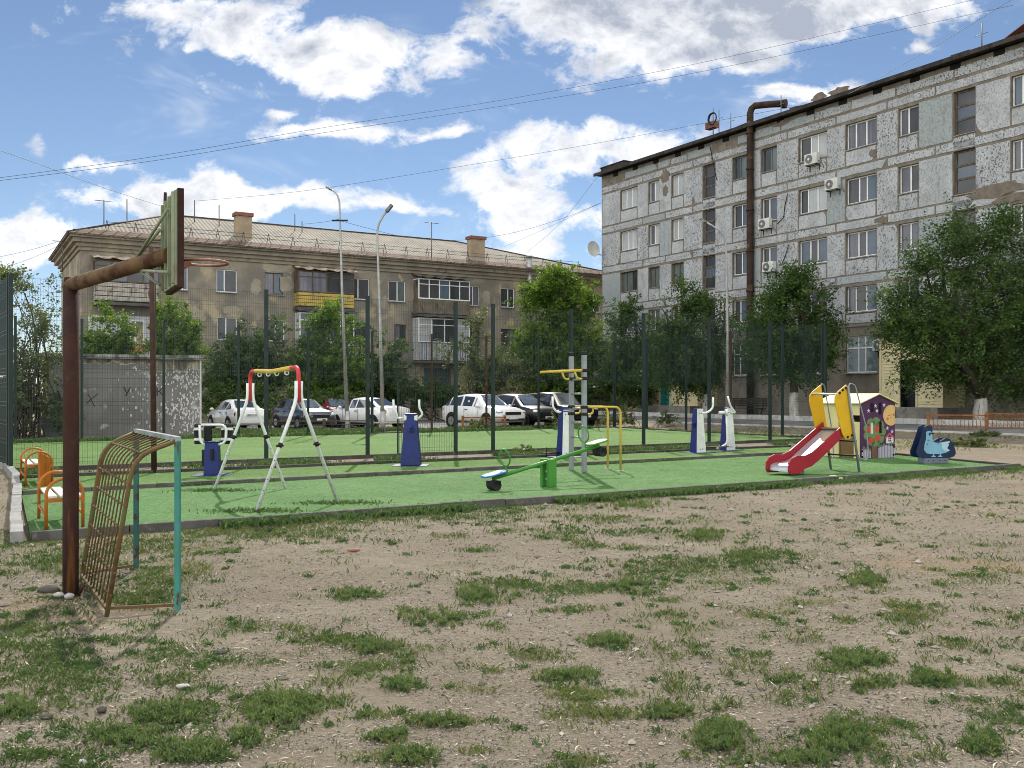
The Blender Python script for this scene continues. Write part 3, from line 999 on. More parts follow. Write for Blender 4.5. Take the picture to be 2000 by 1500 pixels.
for px, py, w, h in ((1300, 345, .9, 1.1), (1300, 372, .6, .9), (1600, 190, 1.2, .5), (1640, 178, 1.6, .5), (1705, 300, .5, .5), (1722, 430, .9, .4), (1950, 372, 3.0, .7), (1980, 385, 2.4, .5), (1530, 240, 1.6, .3), (1355, 395, .3, .8)):
    s = fs(px)
    Y = EB.y + DB.y * s
    stain = MB()
    blob(stain, s, EYE + (HY - py) / F * Y, w, h)
    stain.build('bare_patch', BROKEN, panel_block)
roofjunk = MB()
for px in (1455, 1560, 1880):
    s = fs(px)
    roofjunk.box((s, .1, 16.84), (.9, .6, .16), M=Matrix.Rotation(R(random.uniform(-8, 8)), 3, 'Y'))
roofjunk.build('roof_sheet_scrap', DARKTRIM, roof)
red = MB()
s = fs(1985)
for i in range(5):      # curled sheet torn up by the wind
    a0 = .35 + .28 * i
    red.add([(s - .8 + i * .38, -.1, 16.76 + .16 * i), (s - .42 + i * .38, -.1, 16.92 + .16 * i), (s - .42 + i * .38, 1.3, 16.95 + .15 * i), (s - .8 + i * .38, 1.3, 16.78 + .15 * i),
             (s - .8 + i * .38, -.1, 16.80 + .16 * i), (s - .42 + i * .38, -.1, 16.96 + .16 * i), (s - .42 + i * .38, 1.3, 16.99 + .15 * i), (s - .8 + i * .38, 1.3, 16.82 + .15 * i)], [(0, 1, 2, 3), (7, 6, 5, 4), (0, 4, 5, 1), (1, 5, 6, 2), (3, 2, 6, 7), (0, 3, 7, 4)])
red.build('rolled_roof_sheet', pm('rusty_red_sheet', (0.20, 0.075, 0.05), (0.12, 0.05, 0.04), 4, .8), roof)
mast = MB()
for px, h in ((1397, 1.3), (1420, .9), (1518, .9), (1910, 1.0)):
    s = fs(px)
    mast.rod((s, .3, 16.7), (s, .3, 16.7 + h + .4), .025, 6)
    mast.rod((s - .3, .3, 16.6 + h), (s + .3, .3, 16.6 + h), .015, 5)
mast.build('aerial_mast', pm('aerial_grey', (.13, .13, .13), None, 3, .6, .6), roof)
s = fs(1393)
jb = thing('roof_junction_box', 'small rusty box with a coil of cable on a mast over the grey roof edge', 'junction box', (EB + DB * s + NB * .1 + Vector((0, 0, 16.74))), BANG)
MB().bb(-.42, .30, -.15, .25, .55, .95).build('box', pm('rusty_box', (.17, .07, .05), (.12, .055, .04), 4, .8), jb, bevel=.02)
MB().rod((.1, 0, 0), (.1, 0, 1.7), .03).build('mast', MATS['aerial_grey'], jb)
mb = MB()
for i in range(3):
    mb.tube([(.25 + math.cos(a) * (.30 + .02 * i), -.18 - .03 * i, 1.05 + math.sin(a) * (.30 + .02 * i)) for a in np.linspace(0, 2 * math.pi, 20)[:-1]], .03, 6, closed=True)
mb.build('cable_coil', pm('black_cable', (.015, .015, .016), None, 3, .6), jb)

# rusty flue up the facade with its bend over the roof edge
s = fs(1471)
flue = thing('flue_pipe', 'thick rusty brown pipe up the grey facade, bent over the roof edge', 'pipe', (EB + DB * s + NB * .24 + Vector((0, 0, 0))), BANG)
mb = MB()
mb.tube([(0, 0, .3), (0, 0, 5.0), (0, 0, 10), (0, 0, 17.35), (.06, .05, 17.62), (.25, .12, 17.75), (1.0, .5, 17.7), (1.75, .9, 17.6)], .19, 14)
mb.build('pipe', RUSTPIPE, flue)
for z in (2.2, 5.2, 7.4, 9.6, 11.9, 14.2, 16.2):
    mb = MB(); mb.tube([(0, 0, z), (0, 0, z + .10)], .225, 14); mb.bb(-.03, .03, .1, .26, z + .02, z + .08)
    mb.build('collar', RUSTPIPE, flue)
mb = MB(); mb.tube([(1.55, .8, 17.62), (1.80, .92, 17.59)], .24, 14); mb.build('end_cap', RUSTPIPE, flue)

# air conditioners
ACW = pm('air_conditioner_white', (.52, .52, .49), (.44, .44, .41), 3, .5)
ACG = pm('air_conditioner_grille', (.10, .10, .10), (.16, .16, .155), 20, .6)


def make_ac():
    r = thing('air_conditioner', '', 'air conditioner', (0, 0, 0), BANG, 'air conditioner units on the grey block')
    MB().bb(-.40, .40, -.34, -.06, 0, .56).build('casing', ACW, r, bevel=.02)
    mb = MB(); mb.disc((-.10, -.352, .28), (0, 1, 0), .225, .02, 22)
    g = mb.build('fan_grille', ACG, r)
    mb = MB(); mb.disc((-.10, -.366, .28), (0, 1, 0), .07, .012, 12); mb.build('hub', ACW, g)
    mb = MB()
    for x in (-.3, .3):
        mb.bb(x - .02, x + .02, -.34, 0.02, -.05, -.01); mb.bb(x - .02, x + .02, -.02, .02, -.3, -.05)
    mb.build('bracket', DARKTRIM, r)
    mb = MB(); mb.tube([(.40, -.2, .15), (.52, -.18, .05), (.56, -.05, -.1), (.55, .02, -.2)], .02, 6); mb.build('hose', ACG, r)
    return r


ac0 = make_ac()
for i, (px, py, lab) in enumerate(((1592, 312, 'air conditioner under the white-blind window of the top floor'), (1632, 361, 'air conditioner on the grey wall between two fourth-floor windows'), (1500, 438, 'air conditioner below the fourth-floor window beside the rusty pipe'),
                                   (1508, 522, 'air conditioner just above the middle street tree beside the pipe'), (1727, 674, 'air conditioner on the tan ground-floor wall beside the teal-covered window'))):
    s = fs(px)
    Y = EB.y + DB.y * s
    o = ac0 if i == 0 else copy_tree(ac0)
    p = EB + DB * s + NB * 0.03
    o.location = (p.x, p.y, EYE + (HY - py) / F * (Y) - .28)
    o['label'] = lab

# satellite dish on the far edge of the block
dish = thing('satellite_dish', 'pale satellite dish on the far corner of the grey block', 'satellite dish', EB + Vector((-.1, -.1, 11.2)))
mb = MB()
prof = [(0, 0), (.25, .02), (.45, .07), (.55, .11)]
n = 20
MR = Matrix.Rotation(R(82), 4, 'X') @ Matrix.Rotation(R(35), 4, 'Y')
pts = []
for rr, h in prof:
    for j in range(n):
        pts.append(MR @ Vector((rr * math.cos(2 * math.pi * j / n) + 0, rr * math.sin(2 * math.pi * j / n), h)) + Vector((-.55, -.25, .35)))
mb.add(pts, [(i * n + j, (i + 1) * n + j, (i + 1) * n + (j + 1) % n, i * n + (j + 1) % n) for i in range(3) for j in range(n)], smooth=True)
mb.build('reflector', ACW, dish)
MB().tube([(.1, .1, 0), (-.3, -.1, .05), (-.55, -.18, .3)], .03, 6).build('arm', MATS['aerial_grey'], dish)

# hanging cables on the facade
for i, (pts_, lab) in enumerate((([(1388, 285), (1391, 300), (1400, 345), (1402, 352)], 'short black cable hanging from the roof edge over the stair window'), ([(1540, 378), (1535, 400), (1532, 425), (1520, 437)], 'black hose loop on the grey wall beside the fourth-floor window'), ([(1542, 478), (1535, 500), (1528, 518)], 'black hose loop on the grey wall beside the third-floor window'))):
    mb = MB()
    q = []
    for px, py in pts_:
        s = fs(px)
        p = EB + DB * s + NB * .07
        q.append((p.x, p.y, EYE + (HY - py) / F * p.y))
    mb.tube(q, .022, 5)
    tag(mb.build('hanging_cable', MATS['black_cable'], loc=q[-1]), lab, 'cable', 'cables hanging on the grey facade')

SIDING = pm('cream_siding', (.52, .45, .27), (.46, .40, .24), 2, .55, spec=.4)
STEP = pm('grey_step_concrete', (.21, .195, .175), (.15, .14, .125), 1.5, .92, bump=.4, bscale=14, c3=(.10, .095, .085), s3=4)
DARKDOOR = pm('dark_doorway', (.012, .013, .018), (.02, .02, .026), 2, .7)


def siding_face(mb, a, b, z0, z1, n):
    """clapboards: each board leans out at its lower edge"""
    a, b, n = Vector(a), Vector(b), Vector(n)
    k = int((z1 - z0) / .14)
    for i in range(k):
        c, d = z0 + (z1 - z0) * i / k, z0 + (z1 - z0) * (i + 1) / k
        lo, up = n * .035, n * .008
        mb.quad(a + lo + Vector((0, 0, c)), b + lo + Vector((0, 0, c)), b + up + Vector((0, 0, d)), a + up + Vector((0, 0, d)))
        mb.quad(a + Vector((0, 0, c)), b + Vector((0, 0, c)), b + lo + Vector((0, 0, c)), a + lo + Vector((0, 0, c)))


def porch(label, s0, sa, sb, s1, out, zf, ztop, door_mat, steps=3):
    """an entrance lobby clad in siding: side cheeks, doorway between sa and sb"""
    r = thing('entrance_porch', label, 'porch', EB + DB * s0, BANG)
    w = s1 - s0
    a, b = sa - s0, sb - s0
    mb = MB()
    siding_face(mb, (0, -out, 0), (a, -out, 0), zf, ztop, (0, -1, 0))
    siding_face(mb, (b, -out, 0), (w, -out, 0), zf, ztop, (0, -1, 0))
    siding_face(mb, (a, -out, 0), (b, -out, 0), zf + 2.15, ztop, (0, -1, 0))
    siding_face(mb, (0, 0, 0), (0, -out, 0), zf, ztop, (-1, 0, 0))
    siding_face(mb, (w, -out, 0), (w, 0, 0), zf, ztop, (1, 0, 0))
    mb.build('siding', SIDING, r)
    mb = MB()
    for x in (0, a, b, w):
        mb.bb(x - .05, x + .05, -out - .045, -out + .03, zf, ztop)
    mb.build('corner_trim', SIDING, r)
    MB().bb(-.2, w + .2, -out - .3, 0, ztop, ztop + .14).build('roof', DARKTRIM, r)
    mb = MB()
    mb.bb(a, b, -out + .5, -out + .56, zf, zf + 2.15)
    mb.bb(a, a + .04, -out + .0, -out + .5, zf, zf + 2.15); mb.bb(b - .04, b, -out, -out + .5, zf, zf + 2.15)
    mb.build('door', door_mat, r)
    mb = MB()
    mb.bb(-.5, w + .5, -out - 1.1, 0, .2, zf)
    mb.build('landing', STEP, r, bevel=.015)
    for i in range(steps):
        z1 = zf - (zf - .38) * (i + 1) / (steps + 1)
        MB().bb(-1.6, a + .6, -out - 1.1 - .32 * (i + 1), -out - 1.1 - .32 * i, .15, z1).build('step', STEP, r, bevel=.012)
    return r


porch('cream-sided entrance porch with a dark doorway behind the large street tree', fs(1777) - .4, fs(1818) - .5, fs(1865) - .8, fs(1908) - .6, 1.6, 1.06, 4.3, DARKDOOR)
TEAL = pm('teal_door', (.03, .30, .31), (.035, .25, .26), 3, .5)
porch('cream-sided entrance porch with a teal door behind the street tree', fs(1312) - .6, fs(1340) - .7, fs(1364) - .8, fs(1425) - 1.0, 1.5, .98, 4.2, TEAL)

# cellar entrance and cream lean-to beside the left porch
r = thing('lean_to_shed', 'low cream lean-to shed with a slate roof beside the teal-door porch', 'shed', EB + DB * fs(1163), BANG)
L = fs(1284) - fs(1163)
mb = MB(); mb.bb(0, L * .62, -3.2, -.2, 0, 1.85); mb.build('wall', pm('cream_plaster', (.40, .36, .28), (.33, .30, .235), 1.5, .9, bump=.2), r)
mb = MB(); mb.add([(-.5, -3.7, 1.9), (L * .66, -3.7, 1.9), (L * .66, 0, 2.6), (-.5, 0, 2.6), (-.5, -3.7, 2.0), (L * .66, -3.7, 2.0), (L * .66, 0, 2.7), (-.5, 0, 2.7)], [(3, 2, 1, 0), (4, 5, 6, 7), (0, 1, 5, 4), (1, 2, 6, 5), (3, 0, 4, 7)])
mb.build('roof', pm('old_slate', (.13, .125, .12), (.17, .165, .155), 3, .9, bump=.4, bscale=8), r)
mb = MB(); mb.bb(L * .70, L * .88, -2.2, -.2, 0, 2.5); mb.build('door_panel', MATS['cream_plaster'], r)
r = thing('cellar_entrance', 'dark open cellar entrance under a canopy left of the teal-door porch', 'cellar entrance', EB + DB * fs(1284), BANG)
L = fs(1318) - fs(1284) - .75
mb = MB(); mb.bb(0, .12, -2.0, 0, 0, 3.2); mb.bb(L - .1, L, -2.0, 0, 0, 3.2); mb.build('side_wall', pm('dirty_plaster', (.17, .165, .155), (.10, .098, .09), 1.3, .9, vs=(1, 1, .5)), r)
MB().bb(.12, L - .1, -.5, -.1, 0, 3.2).build('doorway', DARKDOOR, r)
MB().bb(-.6, L + .1, -2.5, 0, 3.2, 3.32).build('canopy', DARKTRIM, r)

# dark slatted bench under the grey wall
r = thing('slatted_bench', 'dark slatted bench with curled iron legs against the grey block', 'bench', EB + DB * fs(1490) + NB * 1.3 + Vector((0, 0, .44)), BANG)
BD = pm('dark_bench_wood', (.045, .035, .03), (.07, .055, .045), 4, .75)
mb = MB()
for i in range(5):
    mb.bb(-1.3, 1.3, -.38 + .11 * i, -.30 + .11 * i, .44, .475)
mb.build('seat', BD, r)
mb = MB()
for i in range(4):
    mb.bb(-1.3, 1.3, .19, .22, .56 + .12 * i, .65 + .12 * i)
mb.build('backrest', BD, r)
for x in (-1.05, 1.05):
    mb = MB()
    mb.tube([(x, -.4, 0), (x, -.2, .2), (x, -.36, .42), (x, .18, .42), (x, .22, 1.0)], .03, 6); mb.tube([(x, .24, 0), (x, .02, .2), (x, .18, .42)], .03, 6)
    mb.build('leg', MATS['black_cable'], r)

# ---------------------------------------------------------------- the three-storey rendered block with the hipped roof
EL = Vector((-25.25, 55.4, 0))
DL = Vector((0.862, 0.506, 0)).normalized()
NL = Vector((DL.y, -DL.x, 0))
LANG = math.atan2(DL.y, DL.x)
ft = lambda px: fs(px, EL, DL)


def fz(px, py):
    s = ft(px)
    Y = EL.y + DL.y * s
    return EYE + (HY - py) / F * Y


old_block = thing('apartment_building', 'three-storey tan rendered apartment block with a hipped slate roof and chimneys', 'building', EL.copy(), LANG)
TANR = pm('tan_weathered_render', (0.245, 0.212, 0.163), (0.160, 0.143, 0.120), 0.42, 0.93, bump=.4, bscale=10, lo=.40, hi=.58, c3=(0.33, 0.28, 0.18), s3=0.75, lo3=.54, hi3=.64, vs3=(1, 1, .7))
CORN = pm('cornice_plaster', (0.25, 0.215, 0.165), (0.185, 0.16, 0.125), 0.8, .92, bump=.25, c3=(.12, .105, .085), s3=2.5, lo3=.55, hi3=.72, vs3=(1, 1, .4))
LL = 38.5
H1 = 10.25
WROWS = {1: 8.09, 2: 5.09, 3: 2.09}
wl = []       # (px0, px1, row, splits, kinds, frame)
wl += [(345, 367, 1, [1, 1], ['blue'], PVC), (423, 463, 1, [.6, 1], ['blue', 'dark'], PVC), (517, 553, 1, [1, 1], ['curtain', ['blue', 'dark']], OLDWOOD), (686, 722, 1, [.6, 1], ['dark', 'screen'], PVC), (759, 792, 1, [1, .9], ['screen', ['green', 'blue']], PVC), (908, 937, 1, [1, .8], ['curtain', 'curtain'], PVC), (978, 1005, 1, [1, .8], ['dark', 'dark'], PVC), (1062, 1090, 1, [1, 1], ['dark'], PVC), (1152, 1172, 1, [.7, 1], ['screen', 'dark'], PVC)]
wl += [(424, 463, 2, [.8, 1], ['dark', 'screen'], PVC), (520, 556, 2, [1, 1], ['dark'], PVC), (690, 722, 2, [1, 1], ['dark'], OLDWOOD), (770, 793, 2, [1, 1], ['curtain', 'dark'], OLDWOOD), (908, 937, 2, [1, .8], ['dark', 'screen'], OLDWOOD), (978, 1005, 2, [1, .8], ['dark', 'curtain'], OLDWOOD), (1062, 1090, 2, [1, 1], ['dark'], PVC)]
wl += [(424, 463, 3, [1, 1], ['dark'], OLDWOOD), (520, 556, 3, [1, 1], ['dark'], OLDWOOD), (600, 660, 3, [1, 1], ['dark'], OLDWOOD), (762, 795, 3, [1, 1], ['curtain', 'curtain'], OLDWOOD), (828, 880, 3, [1, 1], ['blue', 'blue'], OLDWOOD), (940, 990, 3, [1, 1], ['dark'], OLDWOOD), (1062, 1090, 3, [1, 1], ['dark'], OLDWOOD)]
wrects = []
for a, b, row, sp, kd, frm in wl:
    z = WROWS[row]
    wrects.append((ft(a), ft(b), z, z + 1.42))
# loggia doors behind the balconies
mb = MB()
wall_cells(mb, 0, LL, -.5, H1, wrects, 0, .16)
mb.quad((0, 0, -.5), (0, 0, H1), (0, 11.5, H1), (0, 11.5, -.5))
mb.quad((LL, 0, -.5), (LL, 11.5, -.5), (LL, 11.5, H1), (LL, 0, H1))
mb.quad((0, 11.5, -.5), (0, 11.5, H1), (LL, 11.5, H1), (LL, 11.5, -.5))
mb.build('wall', TANR, old_block)
for (a, b, row, sp, kd, frm), h in zip(wl, wrects):
    w = window(old_block, *h, 0.08, sp, kd, frm)
    if (a, row) == (828, 3) or (a, row) == (762, 3):
        g = MB()
        for x in np.linspace(h[0], h[1], 9): g.rod((x, -.03, h[2]), (x, -.03, h[3]), .014, 4)
        for z in np.linspace(h[2], h[3], 5): g.rod((h[0], -.03, z), (h[1], -.03, z), .014, 4)
        g.build('window_grille', ACG, w)
# light plaster patches round the windows
pt = MB()
for px, py, w, h in ((735, 575, .8, 1.7), (700, 528, 2.2, .5), (545, 525, 2.4, .5), (560, 555, 1.2, 1.3), (750, 590, .5, 1.0), (500, 560, .8, 1.2), (450, 605, 1.2, .6), (640, 640, 1.5, .8), (820, 650, 1.2, 1.5), (960, 610, 1.6, 1.0), (380, 620, 1.6, 1.4), (950, 580, .8, 1.2)):
    pt = MB()
    blob(pt, ft(px), fz(px, py), w, h, y=-.012, t=.008)
    pt.build('plaster_patch', pm('bare_plaster', (.30, .265, .205), (.235, .21, .165), 1.2, .93, bump=.3), old_block)
# cornice: stepped mouldings along the front and the gable end
cn = MB()
for d, z0, z1 in ((.10, 10.10, 10.32), (.22, 10.32, 10.55), (.42, 10.55, 10.80), (.60, 10.80, 10.98)):
    cn.bb(-d, LL + d, -d, 0.0, z0, z1)
    cn.bb(-d, 0.0, 0.0, 11.5 + d, z0, z1)
cn.build('cornice', CORN, old_block)


def slate_mat():
    m = bpy.data.materials.new('corrugated_slate')
    m.use_nodes = True
    nt = NT(m.node_tree)
    co = nt.n('ShaderNodeTexCoord').outputs['Object']
    x = nt.n('ShaderNodeSeparateXYZ', {0: co}).outputs[0]
    w = nt.math('SINE', nt.math('MULTIPLY', x, 2 * math.pi / 0.26))
    a = nt.ramp(nt.noise(co, 0.7, 6, 0.65), 0.36, 0.66)
    col = nt.mix(a, (0.235, 0.212, 0.172), (0.160, 0.142, 0.115))
    col = nt.mix(nt.math('MULTIPLY', nt.ramp(w, -.2, -.95), 0.55), col, (0.10, 0.09, 0.075))
    rows = nt.ramp(nt.math('SINE', nt.math('MULTIPLY', nt.n('ShaderNodeSeparateXYZ', {0: co}).outputs[1], 2 * math.pi / 1.15)), 0.965, 1.0)
    chip = nt.ramp(nt.noise(co, 3.0, 3), 0.45, 0.6)
    col = nt.mix(nt.math('MULTIPLY', nt.math('MULTIPLY', rows, chip), 0.75), col, (0.08, 0.07, 0.06))
    b = nt.n('ShaderNodeBsdfPrincipled', {'Base Color': col, 'Roughness': 0.9, 'Specular IOR Level': 0.25})
    bp = nt.n('ShaderNodeBump', {'Height': w, 'Strength': 0.9, 'Distance': 0.03})
    nt.t.links.new(bp.outputs[0], b.inputs['Normal'])
    nt.t.links.new(b.outputs[0], nt.n('ShaderNodeOutputMaterial').inputs[0])
    return m


SLATE = slate_mat()
EAVE, RIDGE = 10.98, 13.65
e = .75
hipL, hipR, mid = 6.0, 27.5, 5.75
c = [(-e, -e, EAVE), (LL + e, -e, EAVE), (LL + e, 11.5 + e, EAVE), (-e, 11.5 + e, EAVE), (hipL, mid, RIDGE), (hipR, mid, RIDGE)]
mb = MB()
mb.add(c, [(0, 1, 5, 4), (1, 2, 5), (2, 3, 4, 5), (3, 0, 4)])
mb.add([(p[0], p[1], p[2] - .06) for p in c[:4]], [(3, 2, 1, 0)])
mb.add(c[:4] + [(p[0], p[1], p[2] - .06) for p in c[:4]], [(0, 4, 5, 1), (1, 5, 6, 2), (2, 6, 7, 3), (3, 7, 4, 0)])
oroof = mb.build('roof', SLATE, old_block)
mb = MB()
mb.tube([c[4], c[5]], .09, 8); mb.tube([c[0], c[4]], .08, 8); mb.tube([c[1], c[5]], .08, 8)
mb.build('ridge_cap', DARKTRIM, oroof)
# brown sheet-metal eave with standing seams
BSHEET = pm('brown_eave_sheet', (.105, .072, .054), (.14, .10, .075), 1.0, .9, spec=.08, bump=.1)
sl = (RIDGE - EAVE) / (mid + e)
mb = MB()
lift = .035
for i in range(61):
    pass
mb.add([(-e - .03, -e - .05, EAVE - .03 + lift), (LL + e, -e - .05, EAVE - .03 + lift), (LL + e - .9, -e + .95, EAVE + .95 * sl + lift), (-e + 1.0, -e + .95, EAVE + .95 * sl + lift)], [(0, 1, 2, 3)])
mb.add([(-e - .05, -e - .03, EAVE - .03 + lift), (-e + .95, -e + 1.0, EAVE + .95 * (RIDGE - EAVE) / (hipL + e) + lift), (-e + .95, 11.5, EAVE + .95 * (RIDGE - EAVE) / (hipL + e) + lift), (-e - .05, 11.5 + e, EAVE - .03 + lift)], [(0, 1, 2, 3)])
for i in range(60):
    x = -e + .9 + i * .66
    mb.beam((x - .45, -e - .03, EAVE + lift), (x, -e + .95, EAVE + .95 * sl + lift + .01), .035, .05)
mb.build('eave_sheet', BSHEET, oroof)
mb = MB()
for i in range(22):
    x = 1.5 + i * 1.62
    y0 = -e + 1.15
    z0 = EAVE + 1.15 * sl
    for dx in (-.12, .12):
        mb.rod((x + dx, y0, z0), (x, y0 + .05, z0 + .62), .018, 4)
for zz in (.28, .5):
    mb.rod((1.5, -e + 1.17, EAVE + 1.15 * sl + zz), (1.5 + 21 * 1.62, -e + 1.17, EAVE + 1.15 * sl + zz), .014, 4)
mb.build('snow_guard', DARKTRIM, oroof)
for i, (px, ytop, w) in enumerate(((476, 416, 1.0), (941, 462, 1.15))):
    s = ft(px) + .35
    yb = 1.2
    zr = EAVE + (yb + e) * sl
    ztop = EYE + (HY - ytop) / F * (EL.y + DL.y * s + 1.2)
    mb = MB()
    mb.bb(s - w / 2, s + w / 2, yb, yb + .7, zr - .6, ztop - .22)
    ch = mb.build('chimney', pm('chimney_plaster', (.29, .225, .155), (.23, .18, .125), 1.5, .92, bump=.3), oroof)
    MB().bb(s - w / 2 - .09, s + w / 2 + .09, yb - .09, yb + .79, ztop - .22, ztop).build('chimney_cap', pm('brick_cap', (.20, .085, .06), (.15, .07, .05), 5, .9), ch)
# aerials along the ridge
mb = MB()
for px, ytop, ybase, d in ((203, 391, 440, 4.5), (248, 389, 436, 5), (322, 378, 430, 5), (380, 391, 424, 5), (428, 400, 440, 4.5), (576, 418, 440, 5.5), (590, 432, 448, 5), (843, 434, 510, 0.4), (122, 470, 515, 3)):
    s = ft(px)
    Y = EL.y + DL.y * s + d * .86
    x = (px - CX) / F * Y
    q = Vector((x, Y, 0)) - EL
    a, b = q.dot(DL), q.dot(-NL)
    mb.rod((a, b, EYE + (HY - ybase) / F * Y - .5), (a, b, EYE + (HY - ytop) / F * Y), .035, 5)
    if px in (203, 843, 122):
        zt = EYE + (HY - ytop) / F * Y
        L = .55
        mb.rod((a - L, b, zt - .05), (a + L, b, zt - .05), .022, 4)
mb.build('aerial', MATS['aerial_grey'], oroof)
mb = MB(); s = ft(1030); mb.tube([(s, -.25, 5.5), (s, -.25, 11.9)], .2, 12); mb.tube([(s, -.25, 11.9), (s, -.25, 12.0)], .28, 12)
mb.build('flue', pm('galvanised_flue', (.42, .42, .41), (.33, .33, .32), 3, .45, .7), old_block)
mb = MB(); mb.bb(0.4, 3.2, 8.0, 11, 12.0, 12.6); mb.build('roof_hatch', OLDWOOD, oroof)

# balconies
YELL = pm('faded_yellow_sheet', (.42, .31, .07), (.33, .25, .08), 2, .7, c3=(.16, .12, .07), s3=3)
STAINW = pm('stained_white_boards', (.36, .33, .29), (.25, .23, .20), 3, .85, c3=(.11, .07, .045), s3=2.2, vs3=(1.5, 1, .5))
WHITEB = pm('white_painted_boards', (.44, .45, .46), (.36, .37, .38), 1.5, .7)
OLDBALC = pm('weathered_balcony_boards', (.16, .135, .10), (.115, .095, .072), 2, .9, c3=(.06, .045, .035), s3=2.6, vs3=(1, 1, .5))
SLABM = pm('balcony_slab', (.10, .09, .08), (.065, .06, .055), 2, .9)


def balcony(label, px0, px1, yslab, ypar, ytop, par_mat, frame, kinds, canopy=None, n=4, ribs='v', rail=False, side=None):
    s0, s1 = ft(px0 + 1), ft(px1 - 3)
    z0, z1 = fz((px0 + px1) / 2, yslab) , fz((px0 + px1) / 2, ypar)
    zt = fz((px0 + px1) / 2, ytop)
    d = .95
    mb = MB(); mb.bb(s0 - .08, s1 + .08, -d - .06, 0, z0 - .16, z0)
    b = mb.build('balcony', SLABM, old_block)
    if label: b['label'] = label
    mb = MB()
    for (a, c, fx) in ((Vector((s0, -d, 0)), Vector((s1, -d, 0)), 0), (Vector((s0, 0, 0)), Vector((s0, -d, 0)), 1), (Vector((s1, -d, 0)), Vector((s1, 0, 0)), 1)):
        if ribs == 'v':
            k = int((c - a).length / .14)
            for i in range(k):
                p, q = a.lerp(c, i / k), a.lerp(c, (i + .88) / k)
                mb.beam((p + q) / 2 + Vector((0, 0, z0 + .05)), (p + q) / 2 + Vector((0, 0, z1)), (q - p).length, .025, up=(0, 1, 0) if fx == 0 else (1, 0, 0))
        else:
            k = 4
            for i in range(k):
                zc = z0 + .08 + (z1 - z0 - .1) * (i + .5) / k
                mb.beam(a + Vector((0, 0, zc)), c + Vector((0, 0, zc)), .03, (z1 - z0 - .1) / k * .86)
    mb.build('parapet', par_mat, b)
    if rail:
        mb = MB()
        for i in range(22):
            x = s0 + (s1 - s0) * i / 21
            mb.rod((x, -d - .06, z0), (x, -d - .06, z1), .014, 4)
        mb.rod((s0, -d - .06, z1), (s1, -d - .06, z1), .02, 5)
        mb.build('railing', DARKTRIM, b)
    if zt > z1 + .3:
        mb = MB()
        w = (s1 - s0) / n
        for i in range(n + 1):
            mb.bb(s0 + i * w - .035, s0 + i * w + .035, -d - .01, -d + .05, z1, zt)
        mb.bb(s0, s1, -d - .012, -d + .05, z1, z1 + .07); mb.bb(s0, s1, -d - .012, -d + .05, zt - .08, zt); mb.bb(s0, s1, -d - .012, -d + .04, z1 + (zt - z1) * .7, z1 + (zt - z1) * .7 + .05)
        for x in (s0, s1):
            mb.bb(x - .03, x + .03, -.05, .0, z1, zt); mb.bb(x - .025, x + .025, -d, 0, zt - .07, zt)
        g = mb.build('balcony_window', frame, b)
        pn = {}
        for i in range(n):
            pn.setdefault(kinds[i % len(kinds)], MB()).quad((s0 + i * w, -d + .03, z1), (s0 + (i + 1) * w, -d + .03, z1), (s0 + (i + 1) * w, -d + .03, zt), (s0 + i * w, -d + .03, zt))
        for x in (s0, s1):
            pn.setdefault('dark', MB()).quad((x, -d, z1), (x, 0, z1), (x, 0, zt), (x, -d, zt)) if side is None else None
        for kk, pmb in pn.items():
            pmb.build('pane', GL[kk], b)
        if side is not None:
            mb = MB(); mb.bb(s0 - .02, s0 + .02, -d, 0, z1, zt); mb.bb(s1 - .02, s1 + .02, -d, 0, z1, zt); mb.build('side_board', side, b)
    if canopy is not None:
        mb = MB()
        k = 14
        for i in range(k):
            x0, x1 = s0 - .15 + (s1 - s0 + .3) * i / k, s0 - .15 + (s1 - s0 + .3) * (i + 1) / k
            za, zb_ = zt + .05 + .05 * math.sin(i * 1.9), zt + .05 + .05 * math.sin((i + 1) * 1.9)
            mb.add([(x0, -d - .3, za), (x1, -d - .3, zb_), (x1, 0, zb_ + .3), (x0, 0, za + .3), (x0, -d - .3, za + .04), (x1, -d - .3, zb_ + .04), (x1, 0, zb_ + .34), (x0, 0, za + .34)], [(3, 2, 1, 0), (4, 5, 6, 7), (0, 1, 5, 4)])
        mb.build('canopy', canopy, b)
    return b


AWN = pm('rust_streaked_awning', (.42, .38, .31), (.33, .29, .23), 2, .8, c3=(.20, .09, .05), s3=1.5, lo3=.5, hi3=.6, vs3=(2, 1, .3))
balcony('balcony with stained white boards and a rust-streaked awning', 182, 308, 594, 555, 514, STAINW, OLDWOOD, ['dark', 'blue', 'dark', 'blue'], AWN, 4, 'h')
balcony('balcony with a faded yellow parapet under a crooked canopy', 574, 684, 604, 575, 534, YELL, OLDWOOD, ['curtain', 'curtain', 'dark', 'screen'], AWN, 4, 'h', side=OLDWOOD)
balcony('glazed balcony with weathered dark boards', 806, 908, 617, 588, 549, OLDBALC, PVC, ['screen', 'screen', 'blue', 'dark', 'screen'], SLABM, 5, 'v', side=OLDBALC)
balcony('white boarded balcony behind an iron railing', 806, 908, 706, 671, 624, WHITEB, PVC, ['white', 'dark', 'dark', 'white'], SLABM, 4, 'v', rail=True, side=WHITEB)
balcony('balcony with white window frames', 576, 684, 700, 665, 614, WHITEB, PVC, ['blue', 'dark', 'blue', 'dark'], SLABM, 4, 'v', side=WHITEB)
